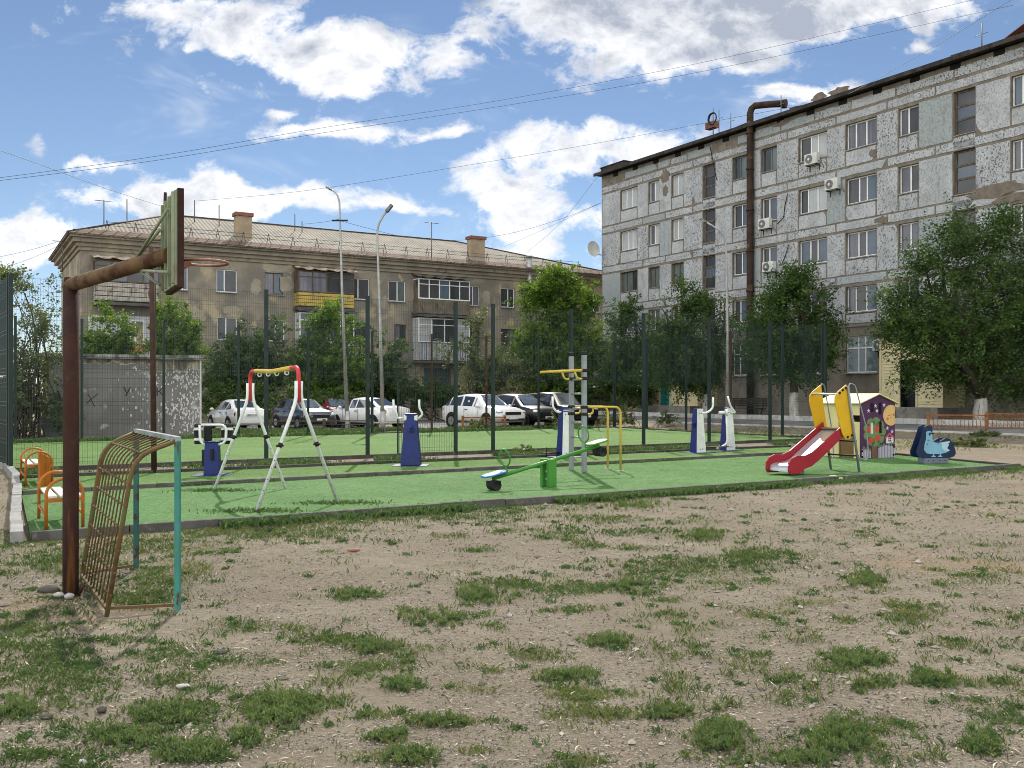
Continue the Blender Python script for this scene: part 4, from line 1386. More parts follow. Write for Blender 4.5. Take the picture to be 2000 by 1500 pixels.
# the white-painted loggia low on the left with a red-patterned cloth
mb = MB()
sa, sb = ft(172), ft(292)
wall_cells(mb, sa, sb, 3.7, 6.35, [(ft(254), ft(282), 4.6, 6.1)], -.012, .05)
mb.build('white_wall', WHITEB, old_block)
window(old_block, ft(254), ft(282), 4.6, 6.1, -.01, [.5, 1], ['white', 'dark'], PVC, False)
p = EL + DL * ft(272) + NL * .06 + Vector((0, 0, 3.7))
cl = MB()
for i in range(8):
    pass
k = 10
pts = []
for i in range(k + 1):
    for j in range(5):
        pts.append((p.x + DL.x * (i / k - .5) * .85 + NL.x * .03 * math.sin(i * 2.1), p.y + DL.y * (i / k - .5) * .85 + NL.y * .03 * math.sin(i * 2.1), p.z + j * .24))
cl.add(pts, [(i * 5 + j, (i + 1) * 5 + j, (i + 1) * 5 + j + 1, i * 5 + j + 1) for i in range(k) for j in range(4)])
ob = cl.build('hanging_cloth', pm('red_patterned_cloth', (.42, .36, .30), (.45, .06, .05), 3.2, .9, lo=.46, hi=.52), loc=tuple(p))
so = ob.modifiers.new('thickness', 'SOLIDIFY'); so.thickness = .01
tag(ob, 'red and cream cloth hanging under the white loggia window', 'cloth')

# ================================================================ FENCE, LAMPS, CABLES
FGREEN = pm('dark_green_fence_paint', (0.006, 0.019, 0.016), (0.005, 0.014, 0.012), 3, 0.55, spec=.3)
WIREM = pm('dark_green_mesh_wire', (0.006, 0.020, 0.016), None, 3, 0.4, spec=.4)
RUST = pm('rusty_steel', (0.034, 0.020, 0.016), (0.055, 0.028, 0.020), 4.0, 0.85, c3=(0.13, 0.066, 0.03), s3=2.4, lo3=.58, hi3=.68, bump=.3)


def on_line(px, A, B):
    """where the line A-B on the ground is crossed by this pixel column"""
    r = (px - CX) / F
    d = B - A
    t = (r * A.y - A.x) / (d.x - r * d.y)
    return A + d * t


def wires(name, p, q, z0, z1, mat, parent, step=0.05, r=0.0023, rows=None):
    """a welded mesh panel from p to q"""
    p, q = Vector((p[0], p[1], 0)), Vector((q[0], q[1], 0))
    L = (q - p).length
    t = (q - p) / L
    nrm = Vector((-t.y, t.x, 0))
    V_ = []
    n = max(2, int(L / step))
    segs = []
    for i in range(1, n):
        a = p + t * (L * i / n)
        segs.append((a + Vector((0, 0, z0)), a + Vector((0, 0, z1)), t * r, nrm * r))
    rows = rows if rows is not None else [z for z0_ in np.arange(z0 + .06, z1, .40) for z in (z0_, z0_ + .085)] + [z1 - .02]
    for z in rows:
        segs.append((p + Vector((0, 0, z)), q + Vector((0, 0, z)), Vector((0, 0, r * 1.15)), nrm * r))
    for a, b, e1, e2 in segs:
        for c in (a, b):
            V_ += [c + e1 + e2, c - e1 + e2, c - e1 - e2, c + e1 - e2]
    k = len(segs)
    base = np.arange(k)[:, None, None] * 8
    quad = np.array([[0, 1, 5, 4], [1, 2, 6, 5], [2, 3, 7, 6], [3, 0, 4, 7]])[None]
    ob = big_mesh(name, np.array([tuple(v) for v in V_]), (base + quad).ravel(), 4, mat, parent)
    return ob


def fence(label, A, B, pxs, ztop, lower, w=.08, rust=(), wr=.0019):
    r = thing('mesh_fence', label, 'fence', (A.x, A.y, 0), 0)
    M = Matrix.Translation(-r.location)
    pts = [(px, (on_line(px, A, B) if px is not None else None)) for px in pxs]
    pts = [(px, p) for px, p in pts]
    for i, (px, p) in enumerate(pts):
        z = ztop if not callable(ztop) else ztop(p)
        rusty = px in rust
        mb = MB()
        g = float(ground_z(p.x, p.y))
        ww = .07 if rusty else w
        mb.bb(-ww / 2, ww / 2, -ww / 2, ww / 2, g - .05, z + .02)
        mb.bb(-ww / 2 - .004, ww / 2 + .004, -ww / 2 - .004, ww / 2 + .004, z + .02, z + .035)
        mb.build('fence_post', RUST if rusty else FGREEN, r, M=M @ Matrix.Translation((p.x, p.y, 0)) @ Matrix.Rotation(math.atan2((B - A).y, (B - A).x), 4, 'Z'))
    for i in range(len(pts) - 1):
        p, q = pts[i][1], pts[i + 1][1]
        d = (q - p).normalized() * .05
        zt = ztop
        for (a, b) in ([(2.03, zt - .02)] + ([(.12, 1.99)] if (i in lower) else [])):
            o = wires('mesh_panel', M @ (p + d), M @ (q - d), a, b, WIREM, r, r=wr)
    return r


C0R_ = C0R.copy()
front_px = [21, 300, 520, 718, 890, 963, 1116, 1257, 1385, 1504, 1612]
fence('tall dark green mesh fence along the near side of the ball court', C0L, C0R, front_px, 4.08, {0, 8, 9})
# a short lower panel standing alone beside the post at the middle
a, b = on_line(777, C0L, C0R), on_line(888, C0L, C0R)
pn = thing('low_mesh_panel', 'lower mesh panel left standing behind the blue two-handled machine', 'fence panel', (a.x, a.y, 0))
wires('mesh', (0, 0), (b.x - a.x, b.y - a.y), .08, 1.99, WIREM, pn)
MB().bb(-.02, .02, -.02, .02, 0, 2.0).build('edge_bar', FGREEN, pn)
fence('green mesh fence along the far side of the ball court with two rusty posts', KL, KR, [-90, 30, 160, 320, 466, 602, 727, 843, 950, 1052, 1147, 1199], 4.15, {0, 1, 2}, rust={843, 950})
fence('green mesh fence along the end of the ball court nearest the grey block', KR, C0R, [1201, 1263, 1340, 1427, 1528, 1606], 4.15, set(), rust={1427})
fence('green mesh fence at the end of the ball court beside the bushes', C0L, KL, [17, -10, -40, -66, -90], 4.08, {0, 1, 2, 3}, wr=.0042)
# inner second row of low posts seen through the mesh
p = on_line(301, C1L, C1R)
tag(MB().rod((p.x, p.y, -.05), (p.x - .05, p.y, 4.55), .055, 10, r2=.05).build('rusty_pole', RUST, loc=(p.x, p.y, 0)), 'tall bare rusty pole with flaking paint beside the near fence', 'pole')

# street lamps
GALV = pm('galvanised_lamp_pole', (.36, .355, .34), (.28, .275, .265), 2.5, .55, .45, bump=.1)
LAMPH = pm('lamp_housing', (.16, .155, .14), (.12, .12, .11), 3, .5, .3)


def lamp(label, base, pts, r0=.10, r1=.045, head=(.55, .22, .10), clamp=None):
    o = thing('street_lamp', label, 'street lamp', base)
    P0 = Vector(base)
    q = [Vector(p) - P0 for p in pts]
    n = len(q)
    MB().tube([Vector((0, 0, -.1)), Vector((0, 0, .9))], .115, 10).build('pole_foot', GALV, o)
    MB().tube(q, [r0 + (r1 - r0) * min(1, (p.z / (q[-1].z * .8))) for p in q], 10).build('pole', GALV, o)
    d = (q[-1] - q[-2]).normalized()
    mb = MB()
    mb.beam(q[-1] - d * .05, q[-1] + d * head[0], head[1], head[2])
    h = mb.build('lamp_head', LAMPH, o, bevel=.03)
    mb = MB(); c = q[-1] + d * head[0] * .55 - Vector((0, 0, head[2] * .55)); mb.beam(c - d * head[0] * .3, c + d * head[0] * .3, head[1] * .8, .03)
    mb.build('lens', ACW, h)
    if clamp:
        mb = MB(); z = clamp
        x = q[0].x + (q[2].x - q[0].x) * 1.0
        mb.bb(q[2].x - .35, q[2].x + .35, q[2].y - .05, q[2].y + .05, z, z + .06)
        mb.build('cable_bracket', MATS['black_cable'], o)
    return o


Y = 42.3
lamp('taller thin street lamp behind the swing frame, leaning slightly', tuple(G(679, 842)), [G(679, 842), P(668, 560, Y), P(664, 425, Y), P(663, 395, Y), P(660, 383, Y), P(653, 374, Y), P(646, 370, Y)], .10, .04, (.25, .18, .08), clamp=P(664, 432, Y).z)
Y = 41.1
lamp('street lamp with a square head right of the taller one', tuple(G(748, 844)), [G(748, 844), P(743, 640, Y), P(737, 470, Y), P(737, 450, Y), P(740, 437, Y), P(748, 422, Y), P(756, 412, Y)], .10, .045, (.35, .26, .14))
Y = 44.5
b = XZ(1420, Y, .15)
lamp('street lamp in front of the grey block with its arm reaching over the stair windows', tuple(b), [b, P(1421, 640, Y), P(1418, 480, Y), P(1414, 462, Y), P(1405, 450, Y), P(1390, 440, Y), P(1378, 433, Y)], .095, .04, (.30, .18, .08))

# overhead cables
CAB = MATS['black_cable']
spans = [([(-40, 280, 30), (80, 322, 36), (200, 366, 44), (322, 405, 55)], .014, 'overhead cable running down to the roof behind the backboard'),
         ([(-60, 360, 30), (300, 314, 32), (640, 258, 34), (1000, 204, 37), (1400, 134, 40), (1980, 10, 44)], .010, 'long overhead cable crossing the sky, lower of the pair'),
         ([(-60, 355, 31), (300, 306, 33), (640, 248, 35), (1000, 192, 38), (1400, 116, 41), (1900, 0, 45)], .010, 'long overhead cable crossing the sky, upper of the pair'),
         ([(380, 393, 60), (600, 372, 60), (900, 325, 58), (1175, 278, 56), (1400, 236, 53), (1640, 190, 50), (1740, 152, 46)], .014, 'overhead cable from the tan roof to the grey roof'),
         ([(1635, 196, 50), (1720, 150, 40), (1830, 88, 33), (1990, -10, 28)], .012, 'thick cable rising from the grey roof edge'),
         ([(668, 432, 42.3), (720, 446, 46), (800, 464, 55), (900, 469, 64), (1000, 455, 66), (1100, 426, 66), (1174, 396, 65)], .014, 'cable from the taller street lamp to the grey block'),
         ([(985, 482, 72), (1080, 440, 69), (1174, 396, 65)], .012, 'thin cable from the tan roof end to the grey corner'),
         ([(1026, 496, 72), (1100, 430, 70), (1172, 338, 66)], .012, 'thin cable slanting steeply up to the corner of the grey roof'),
         ([(590, 438, 64), (630, 434, 53), (662, 428, 42.3)], .014, 'short cable between the taller street lamp and the tan roof'),
         ([(-30, 508, 50), (60, 488, 54), (116, 471, 56)], .013, 'cable at the left end of the tan roof, topmost'), ([(-30, 535, 50), (60, 505, 54), (118, 478, 56)], .013, 'cable at the left end of the tan roof, lowest'),
         ([(1174, 515, 66), (1280, 512, 58), (1330, 492, 56), (1410, 452, 46)], .010, 'cable from the grey facade to the lamp before it')]
for pts_, r_, lab in spans:
    ctl = [P(a, b, c) for a, b, c in pts_]
    q = []
    for i in range(len(ctl) - 1):      # Catmull-Rom through the points
        p0, p1, p2, p3 = ctl[max(i - 1, 0)], ctl[i], ctl[i + 1], ctl[min(i + 2, len(ctl) - 1)]
        for k in range(8):
            t = k / 8
            q.append(0.5 * ((2 * p1) + (p2 - p0) * t + (2 * p0 - 5 * p1 + 4 * p2 - p3) * t * t + (3 * p1 - p0 - 3 * p2 + p3) * t ** 3))
    q.append(ctl[-1])
    tag(MB().tube(q, r_ * .68, 5).build('overhead_cable', CAB, loc=tuple(q[-1])), lab, 'cable', 'overhead cables')

# ================================================================ SHED on the left
SHEDM = pm('grey_shed_render', (.185, .18, .17), (.145, .14, .132), 0.7, .92, bump=.3, c3=(.34, .335, .32), s3=1.5, lo3=.60, hi3=.68)
a, b = XZ(84, 36.6), XZ(393, 38.9)
ex = (b - a).normalized(); L = (b - a).length
sh = thing('brick_shed', 'flat-roofed grey rendered shed with scratched letters beyond the court fence', 'shed', a, math.atan2(ex.y, ex.x))
shed_wall = MB().bb(0, L, 0, 3.5, -.1, 3.1)
mb = MB(); mb.bb(-.25, L + .10, -.25, 3.6, 3.12, 3.22); mb.bb(-.2, L + .05, -.18, 3.55, 3.05, 3.12)
mb.build('roof', pm('roof_felt', (.36, .35, .33), (.09, .085, .08), 2.2, .9, bump=.4), sh)
mb = shed_wall
mb.mi = 1
for i in range(70):
    x = random.uniform(1.2, L)
    w = random.uniform(.1, .5)
    mb.bb(x, min(L - .02, x + w), -.006, .0, 3.04 - random.uniform(.06, .40) * (1.3 if x > L * .62 else .6), 3.04)
mb = MB(); mb.bb(L - .06, L + .01, -.012, .0, -.1, 3.04); mb.build('lit_edge_strip', ACW, sh)  # pale strip: the sunlit side of the shed painted along its corner
mb = shed_wall
mb.mi = 2
CHIP = pm('white_chip', (.55, .55, .53), None, 3, .9)
r5 = random.Random(2)
for i in range(420):
    x = L - abs(r5.gauss(0, 1.05)) - .05
    z = r5.choice([abs(r5.gauss(.75, .55)), abs(r5.gauss(1.3, .6)), r5.uniform(2.0, 2.7)])
    if x < .5 or z > 2.85: continue
    w, h = r5.uniform(.012, .06), r5.uniform(.02, .13)
    mb.bb(x, x + w, -.005, 0, z, z + h)
mb.build('wall', [SHEDM, pm('cream_streak', (.40, .37, .29), (.30, .28, .22), 3, .9), CHIP], sh)
CHAR = pm('charcoal_scrawl', (.03, .03, .032), None, 3, .9)
def glyph(s, px, py, size, mat, tilt=0):
    x = (on_line(px, a, b) - a).length
    z = EYE + (HY - py) / F * on_line(px, a, b).y
    text_mesh('lettering', s, size, mat, sh, Matrix.Translation((x, -.004, z)) @ Matrix.Rotation(R(90), 4, 'X') @ Matrix.Rotation(tilt, 4, 'Z'))
for s, px, py, sz in (('р', 104, 776, .75), ('у', 121, 772, .75), ('А', 223, 765, .5), ('У', 248, 766, .5), ('И', 266, 766, .5), ('К', 312, 766, .5)):
    glyph(s, px, py, sz, CHAR if s in 'руУК' else MATS['worn_concrete'])
glyph('К', 343, 797, .42, CHIP)
mb = MB()
for (x0, y0, x1, y1) in ((168, 788, 192, 768), (172, 769, 185, 794)):
    q0, q1 = [Vector(((on_line(u_, a, b) - a).length, -.01, EYE + (HY - w_) / F * on_line(u_, a, b).y)) for u_, w_ in ((x0, y0), (x1, y1))]
    mb.rod(q0, q1, .012, 4)
mb.build('scratched_cross', CHAR, sh)

# ================================================================ CARS
GLASSCAR = pm('car_glass', (.012, .014, .016), None, 3, .04, spec=.9, coat=1.0)
WSCREEN = pm('car_windscreen', (.10, .12, .13), (.06, .07, .08), 3, .05, spec=.9, coat=1.0)
TYRE = pm('tyre_rubber', (.014, .014, .015), None, 3, .8)
RIM = pm('alloy_rim', (.42, .42, .43), (.30, .30, .31), 6, .3, .8)
BLACKPL = pm('black_car_plastic', (.018, .018, .019), None, 3, .55)
CHROME = pm('car_headlight', (.60, .62, .64), (.40, .42, .44), 8, .12, .2, spec=.9, coat=1.0)
TAIL = pm('car_tail_light', (.22, .012, .012), (.13, .01, .01), 6, .2, coat=1.0)
PLATE = pm('number_plate', (.60, .60, .58), None, 3, .5)
INK = pm('plate_ink', (.02, .02, .02), None, 3, .6)


def paint(name, c, metal=.0, rough=.3):
    return pm(name, c, tuple(x * .93 for x in c), 1.0, rough, metal, coat=1.0, spec=.5)


PROFILES = {   # x, bottom, belt, roof, half width below, half width at the roof; glass spans
    'sedan': ([(-2.17, .42, .68, .72, .60, .52), (-2.12, .30, .94, .99, .77, .68), (-1.78, .25, .99, 1.04, .82, .72), (-1.42, .22, .98, 1.06, .84, .70), (-.80, .20, .96, 1.41, .85, .57), (-.1, .20, .94, 1.465, .85, .59), (.32, .20, .93, 1.43, .85, .57), (1.05, .20, .92, .98, .84, .72), (1.68, .22, .82, .88, .82, .68), (2.05, .28, .68, .74, .75, .60), (2.17, .40, .56, .60, .60, .48)], (3, 4, 6, 7), .31, 1.28),
    'hatch': ([(-1.95, .42, .66, .70, .62, .52), (-1.92, .30, .95, 1.0, .77, .66), (-1.80, .24, .97, 1.04, .81, .66), (-1.42, .20, .96, 1.38, .83, .58), (-.5, .20, .95, 1.43, .84, .60), (.22, .20, .93, 1.39, .84, .58), (.88, .20, .92, .97, .83, .71), (1.55, .22, .84, .90, .81, .68), (1.88, .28, .72, .78, .76, .62), (1.97, .40, .58, .62, .62, .5)], (2, 3, 5, 6), .30, 1.2),
    'suv': ([(-2.22, .48, .78, .82, .68, .58), (-2.20, .36, 1.06, 1.12, .84, .70), (-2.02, .30, 1.08, 1.18, .88, .70), (-1.62, .28, 1.07, 1.56, .91, .62), (-.6, .28, 1.05, 1.66, .92, .65), (.28, .28, 1.03, 1.61, .92, .63), (1.02, .28, 1.03, 1.10, .91, .78), (1.72, .30, .96, 1.02, .90, .76), (2.10, .34, .84, .92, .86, .70), (2.22, .46, .70, .76, .70, .56)], (2, 3, 5, 6), .36, 1.34),
    'offroader': ([(-2.22, .55, .95, 1.0, .74, .66), (-2.20, .42, 1.12, 1.16, .84, .74), (-2.16, .36, 1.13, 1.22, .88, .74), (-2.02, .34, 1.12, 1.70, .90, .70), (-.6, .34, 1.10, 1.78, .91, .72), (.30, .34, 1.09, 1.74, .91, .70), (.90, .34, 1.08, 1.14, .90, .80), (1.70, .36, 1.04, 1.09, .89, .78), (2.10, .40, .98, 1.02, .86, .74), (2.18, .52, .80, .86, .76, .66)], (2, 3, 5, 6), .39, 1.36)}


def inset(q, f, off):
    c = sum(q, Vector()) / 4
    n = (q[1] - q[0]).cross(q[3] - q[0]).normalized()
    return [c + (p - c) * f + n * off for p in q]


def car(label, kind, loc, head, body, scale=1.0, rear_plate='', front_plate='', group='cars parked in front of the tan block'):
    st, (rg, r0, r1, wsx), wr_, wx = PROFILES[kind]
    o = thing('parked_car', label, 'car', loc, math.atan2(head.y, head.x), group)
    S = Matrix.Scale(scale, 4)
    rings = []
    for (x, zb, zl, zr, wl_, wt) in st:
        cab = zr - zl > .2
        prof = [(0, zb), (wl_ * .86, zb), (wl_ * .98, zb + .10), (wl_ * 1.02, (zb + zl) / 2 + .04), (wl_ * .97, zl), (wt, zr - (.06 if cab else .03)), (wt * .78, zr), (0, zr + .02)]
        rings.append([Vector((x, y, z)) for y, z in prof] + [Vector((x, -y, z)) for y, z in prof[-2:0:-1]])
    n = len(rings[0])
    mb = MB()
    for i in range(len(rings) - 1):
        A, B = rings[i], rings[i + 1]
        mb.add(A + B, [(j, (j + 1) % n, n + (j + 1) % n, n + j) for j in range(n)], smooth=True)
    mb.add(rings[0], [tuple(range(n))]); mb.add(rings[-1], [tuple(range(n))[::-1]])
    bd = mb.build('body', body, o, M=S)
    # glass
    for sgn in (1, -1):
        g = MB()
        for i in range(rg, wsx):
            A, B = rings[i], rings[i + 1]
            ia, ib = (4, 5) if sgn > 0 else (n - 4, n - 5)
            q = [A[ia], B[ia], B[ib], A[ib]]
            if sgn > 0: q = [A[ia], A[ib], B[ib], B[ia]]
            q = [q[0], q[3], q[2], q[1]] if sgn > 0 else q
            nn = (q[1] - q[0]).cross(q[3] - q[0])
            if nn.y * sgn < 0: q = [q[0], q[3], q[2], q[1]]
            g.add(inset(q, .84, .012), [(0, 1, 2, 3)])
        g.build('side_window', GLASSCAR, o, M=S)
    for (i, j, nm) in ((rg, r0, 'rear_window'), (wsx, r1, 'windscreen')):
        A, B = rings[i], rings[j]
        q = [A[6] * 1.0, B[6] * 1.0, B[n - 6] * 1.0, A[n - 6] * 1.0]
        nn = (q[1] - q[0]).cross(q[3] - q[0])
        if nn.z < 0: q = [q[0], q[3], q[2], q[1]]
        MB().add(inset(q, .92, .03), [(0, 1, 2, 3)]).build(nm, WSCREEN if nm == 'windscreen' else GLASSCAR, o, M=S)
    W = max(s[4] for s in st)
    for x in (wx, -wx):
        for sgn in (1, -1):
            y = sgn * (W - .075)
            a_ = MB(); a_.disc((x, sgn * (W - .02), wr_ + .02), (0, 1, 0), wr_ + .055, .09, 22)
            a_.build('wheel_arch', BLACKPL, o, M=S)
            t_ = MB(); t_.tube([(x, y - .1, wr_), (x, y - .085, wr_), (x, y + .085, wr_), (x, y + .1, wr_)], [wr_ * .92, wr_, wr_, wr_ * .92], 22)
            wh = t_.build('wheel', TYRE, o, M=S)
            t_ = MB(); t_.disc((x, y + sgn * .10, wr_), (0, 1, 0), wr_ * .60, .02, 16)
            for k in range(5):
                an = 2 * math.pi * k / 5
                t_.beam((x, y + sgn * .115, wr_), (x + math.cos(an) * wr_ * .6, y + sgn * .115, wr_ + math.sin(an) * wr_ * .6), .05, .02, up=(0, 1, 0))
            t_.build('rim', RIM, wh, M=S)
    xr, xf = st[0][0], st[-1][0]
    zl, zf = st[1][2], st[-2][2]
    wb, wf = st[1][4], st[-2][4]
    for sgn in (1, -1):
        MB().ball((xr + .13, sgn * wb * .90, zl - .16), 1, 10, 8, sc=(.10, .13, .15 if kind != 'offroader' else .2)).build('tail_light', TAIL, o, M=S)
        MB().ball((xf - .16, sgn * wf * .82, zf - .02), 1, 10, 8, sc=(.15, .20, .085 if kind != 'offroader' else .11)).build('headlight', CHROME, o, M=S)
        m_ = MB(); m_.ball((st[r1][0] + .52, sgn * (W + .09), st[r1][2] + .06), 1, 8, 6, sc=(.07, .11, .08)); m_.rod((st[r1][0] + .55, sgn * (W - .1), st[r1][2]), (st[r1][0] + .52, sgn * (W + .05), st[r1][2] + .03), .025, 5)
        m_.build('mirror', body, o, M=S)
        d_ = MB()
        for x in (st[r1][0] + .40, st[r1][0] - .62, st[r1][0] - 1.45):
            d_.bb(x - .006, x + .006, sgn * (W * 1.012), sgn * (W * 1.022), st[4][1] + .18, st[4][2] - .03)
        for x in (st[r1][0] - .48, st[r1][0] - 1.3):
            d_.bb(x - .08, x + .08, sgn * W * 1.0, sgn * (W * 1.0 + .03), st[4][2] - .14, st[4][2] - .11)
        d_.bb(-wx + wr_ + .06, wx - wr_ - .06, sgn * (W * .98), sgn * (W * 1.0 + .015), st[4][1] + .02, st[4][1] + .10)
        d_.build('door_trim', BLACKPL, o, M=S)
    MB().bb(xf - .10, xf + .02, -wf * .55, wf * .55, zf - .16, zf - .02).build('grille', BLACKPL, o, M=S)
    MB().bb(xf - .16, xf + .015, -wf * .80, wf * .80, st[-1][1] - .05, st[-1][1] + .05).build('front_bumper', BLACKPL, o, M=S)
    MB().bb(xr - .03, xr + .16, -wb * .86, wb * .86, st[0][1] - .04, st[0][1] + .10).build('rear_bumper', body, o, M=S)
    for x, t_, s_ in ((xf + .03, front_plate, 1), (xr - .045, rear_plate, -1)):
        z = (st[-1][1] + .07) if s_ > 0 else (st[0][2] + .06)
        if s_ < 0: x = xr - .012
        pl = MB().bb(x - .012, x + .012, -.26, .26, z - .055, z + .055).build('number_plate', PLATE, o, M=S)
        if t_:
            text_mesh('plate_text', t_, .10, INK, pl, S @ Matrix.Translation((x + s_ * .016, 0, z)) @ Matrix.Rotation(R(90 * s_), 4, 'Z') @ Matrix.Rotation(R(90), 4, 'X'))
    return o


WHITEP, NAVY, REDP, BLACKP = paint('white_car_paint', (.62, .62, .61)), paint('dark_navy_car_paint', (.018, .022, .034), .2), paint('dark_red_car_paint', (.16, .012, .016)), pm('black_car_paint', (.006, .006, .007), None, 1.0, .45, .0, spec=.2, coat=.25)
NV = -V
rot = lambda v, d: Vector((v.x * math.cos(R(d)) - v.y * math.sin(R(d)), v.x * math.sin(R(d)) + v.y * math.cos(R(d)), 0))
car('white hatchback seen from behind, leftmost of the parked cars', 'sedan', tuple(XZ(462, 44.2)), rot(V, 0), WHITEP, .96, rear_plate='888 AM 09')
car('dark navy hatchback with its bonnet towards the court, behind the swing frame', 'hatch', tuple(XZ(592, 45.6)), rot(NV, 3), NAVY)
car('dark red car mostly hidden behind the navy hatchback', 'hatch', tuple(XZ(650, 50.0)), rot(NV, 0), REDP)
car('white saloon car parked behind the two bare lamp poles', 'sedan', tuple(XZ(716, 46.2)), rot(V, 17), WHITEP, 1.02)
car('white sport utility car with a black grille, beside two black cars', 'suv', tuple(XZ(944, 46.0)), rot(NV, 6), WHITEP, 1.0, front_plate='')
car('black sport utility car between the white one and the boxy one', 'suv', tuple(XZ(1016, 47.4)), rot(NV, 4), BLACKP, 1.0)
car('boxy black off-road car, rightmost of the parked cars', 'offroader', tuple(XZ(1091, 48.0)), rot(NV, 2), BLACKP, .98)

# ================================================================ LOW GARDEN FENCES
ORANGE_RUST = pm('orange_rusty_paint', (.30, .125, .035), (.17, .075, .03), 4, .75, c3=(.09, .045, .03), s3=6)
DARKIRON = pm('dark_iron', (.05, .042, .036), (.085, .06, .04), 5, .7)


def low_fence(label, a, b, h=.62, mat=None, bars=14, wave=True):
    a, b = Vector(a), Vector(b)
    ga = float(ground_z(a.x, a.y))
    o = thing('low_fence', label, 'low fence', (a.x, a.y, ga), math.atan2((b - a).y, (b - a).x), 'low iron garden fences')
    L = Vector((b.x - a.x, b.y - a.y)).length
    mat = mat or ORANGE_RUST
    for x in (0, L):
        MB().bb(x - .05, x + .05, -.05, .05, -.05, h + .06).build('fence_post', mat, o)
    mb = MB()
    mb.bb(.05, L - .05, -.016, .016, h - .05, h); mb.bb(.05, L - .05, -.016, .016, .08, .11); mb.bb(.05, L - .05, -.012, .012, h - .20, h - .18)
    mb.build('rail', mat, o)
    mb = MB()
    for i in range(1, bars):
        x = .05 + (L - .1) * i / bars
        mb.rod((x, 0, .1), (x, 0, h - .19), .011, 4)
    if wave:
        mb.tube([(.05 + (L - .1) * i / (bars * 4), 0, h - .12 + .05 * math.sin(i * math.pi / 2)) for i in range(bars * 4 + 1)], .011, 4)
        mb.tube([(.05 + (L - .1) * i / (bars * 4), 0, .19 + .05 * math.sin(i * math.pi / 2)) for i in range(bars * 4 + 1)], .011, 4)
    mb.build('ornament', mat if not mat is DARKIRON else mat, o)
    return o


low_fence('low orange garden fence before the whitewashed tree, section beside the bird rocker', XZ(1813, 36.2), XZ(1926, 35.2))
low_fence('low orange garden fence in front of the whitewashed tree, next section along', XZ(1928, 35.2), XZ(2040, 34.2))
low_fence('low orange garden fence in front of the white sport utility car', XZ(904, 42.8), XZ(986, 43.4))
low_fence('low dark garden fence left of the lower yellow bars', XZ(1066, 46.0), XZ(1150, 47.5), mat=DARKIRON)
low_fence('low dark garden fence behind the lower yellow bars', XZ(1152, 47.5), XZ(1232, 49.0), mat=DARKIRON)
low_fence('low thin rail fence in front of the navy hatchback', XZ(528, 41.0), XZ(632, 41.4), .5, DARKIRON, 8, False)
low_fence('low thin rail fence in front of the white saloon', XZ(634, 41.4), XZ(726, 41.8), .5, DARKIRON, 8, False)
pb = thing('plank_bench', 'simple plank bench between the lamp pole and the blue machine', 'bench', tuple(XZ(762, 40.6)), R(6))
MB().bb(-.72, .72, -.13, .13, .40, .45).build('seat', pm('bleached_plank', (.36, .31, .25), (.28, .24, .19), 5, .8, vs=(.3, 1, 1)), pb)
for x in (-.5, .5):
    MB().bb(x - .04, x + .04, -.1, .1, -.02, .40).build('leg', DARKIRON, pb)

# ================================================================ PLAYGROUND
TZ = 0.046
BLUE = pm('royal_blue_paint', (.006, .016, .115), (.005, .013, .09), 1.5, .42, spec=.35)
LBLUE = pm('light_blue_seat', (.06, .17, .42), (.05, .14, .36), 2, .4)
WHITEP2 = pm('white_painted_steel', (.60, .62, .58), (.50, .52, .49), 2, .45)
YEL = pm('yellow_painted_steel', (.50, .36, .065), (.44, .31, .055), 2, .42)
YPAN = pm('yellow_panel', (.52, .315, .008), (.46, .275, .007), 1.2, .5)
REDPAN = pm('red_panel', (.26, .014, .024), (.22, .011, .019), 1.2, .45)
REDST = pm('red_painted_steel', (.46, .045, .05), (.40, .04, .045), 2, .42)
GREYST = pm('grey_painted_steel', (.20, .22, .22), (.16, .175, .18), 2, .45, spec=.5)
STEEL = pm('stainless_sheet', (.62, .62, .64), (.54, .54, .56), 1.5, .28, .75)
GRN = pm('bright_green_steel', (.050, .20, .030), (.042, .17, .026), 2, .42)
BLK = pm('black_rubber', (.012, .012, .013), (.02, .02, .021), 3, .7)
ORANGE = pm('orange_painted_steel', (.34, .115, .016), (.27, .09, .014), 2, .5)
BEIGE = pm('pale_seat_board', (.55, .50, .44), (.48, .43, .38), 3, .7)
CREAM = pm('pale_yellow_panel', (.58, .50, .25), (.52, .44, .22), 1.5, .55)
BROWNP = pm('brown_plywood', (.17, .115, .05), (.14, .09, .04), 2, .7)


def frustum(mb, bx, by, tx, ty, z0, z1, c=(0, 0), mi=(0, 0, 0, 0)):
    """mi: material of the faces -x, +x, -y, +y"""
    x, y = c
    A = [(x - bx / 2, y - by / 2, z0), (x + bx / 2, y - by / 2, z0), (x + bx / 2, y + by / 2, z0), (x - bx / 2, y + by / 2, z0)]
    B = [(x - tx / 2, y - ty / 2, z1), (x + tx / 2, y - ty / 2, z1), (x + tx / 2, y + ty / 2, z1), (x - tx / 2, y + ty / 2, z1)]
    for (i, j), m in zip(((3, 0), (1, 2), (0, 1), (2, 3)), mi):
        mb.quad(A[i], A[j], B[j], B[i], m)
    mb.add(B, [(0, 1, 2, 3)], 0); mb.add(A, [(3, 2, 1, 0)], 0)


def bent(pts, r=.1, n=5):
    """round the corners of a polyline"""
    pts = [Vector(p) for p in pts]
    out = [pts[0]]
    for i in range(1, len(pts) - 1):
        a, b, c = pts[i - 1], pts[i], pts[i + 1]
        d = min(r, (a - b).length * .45, (c - b).length * .45)
        p, q = b + (a - b).normalized() * d, b + (c - b).normalized() * d
        for k in range(n + 1):
            t = k / n
            out.append(p * (1 - t) ** 2 + b * 2 * t * (1 - t) + q * t * t)
    out.append(pts[-1])
    return out


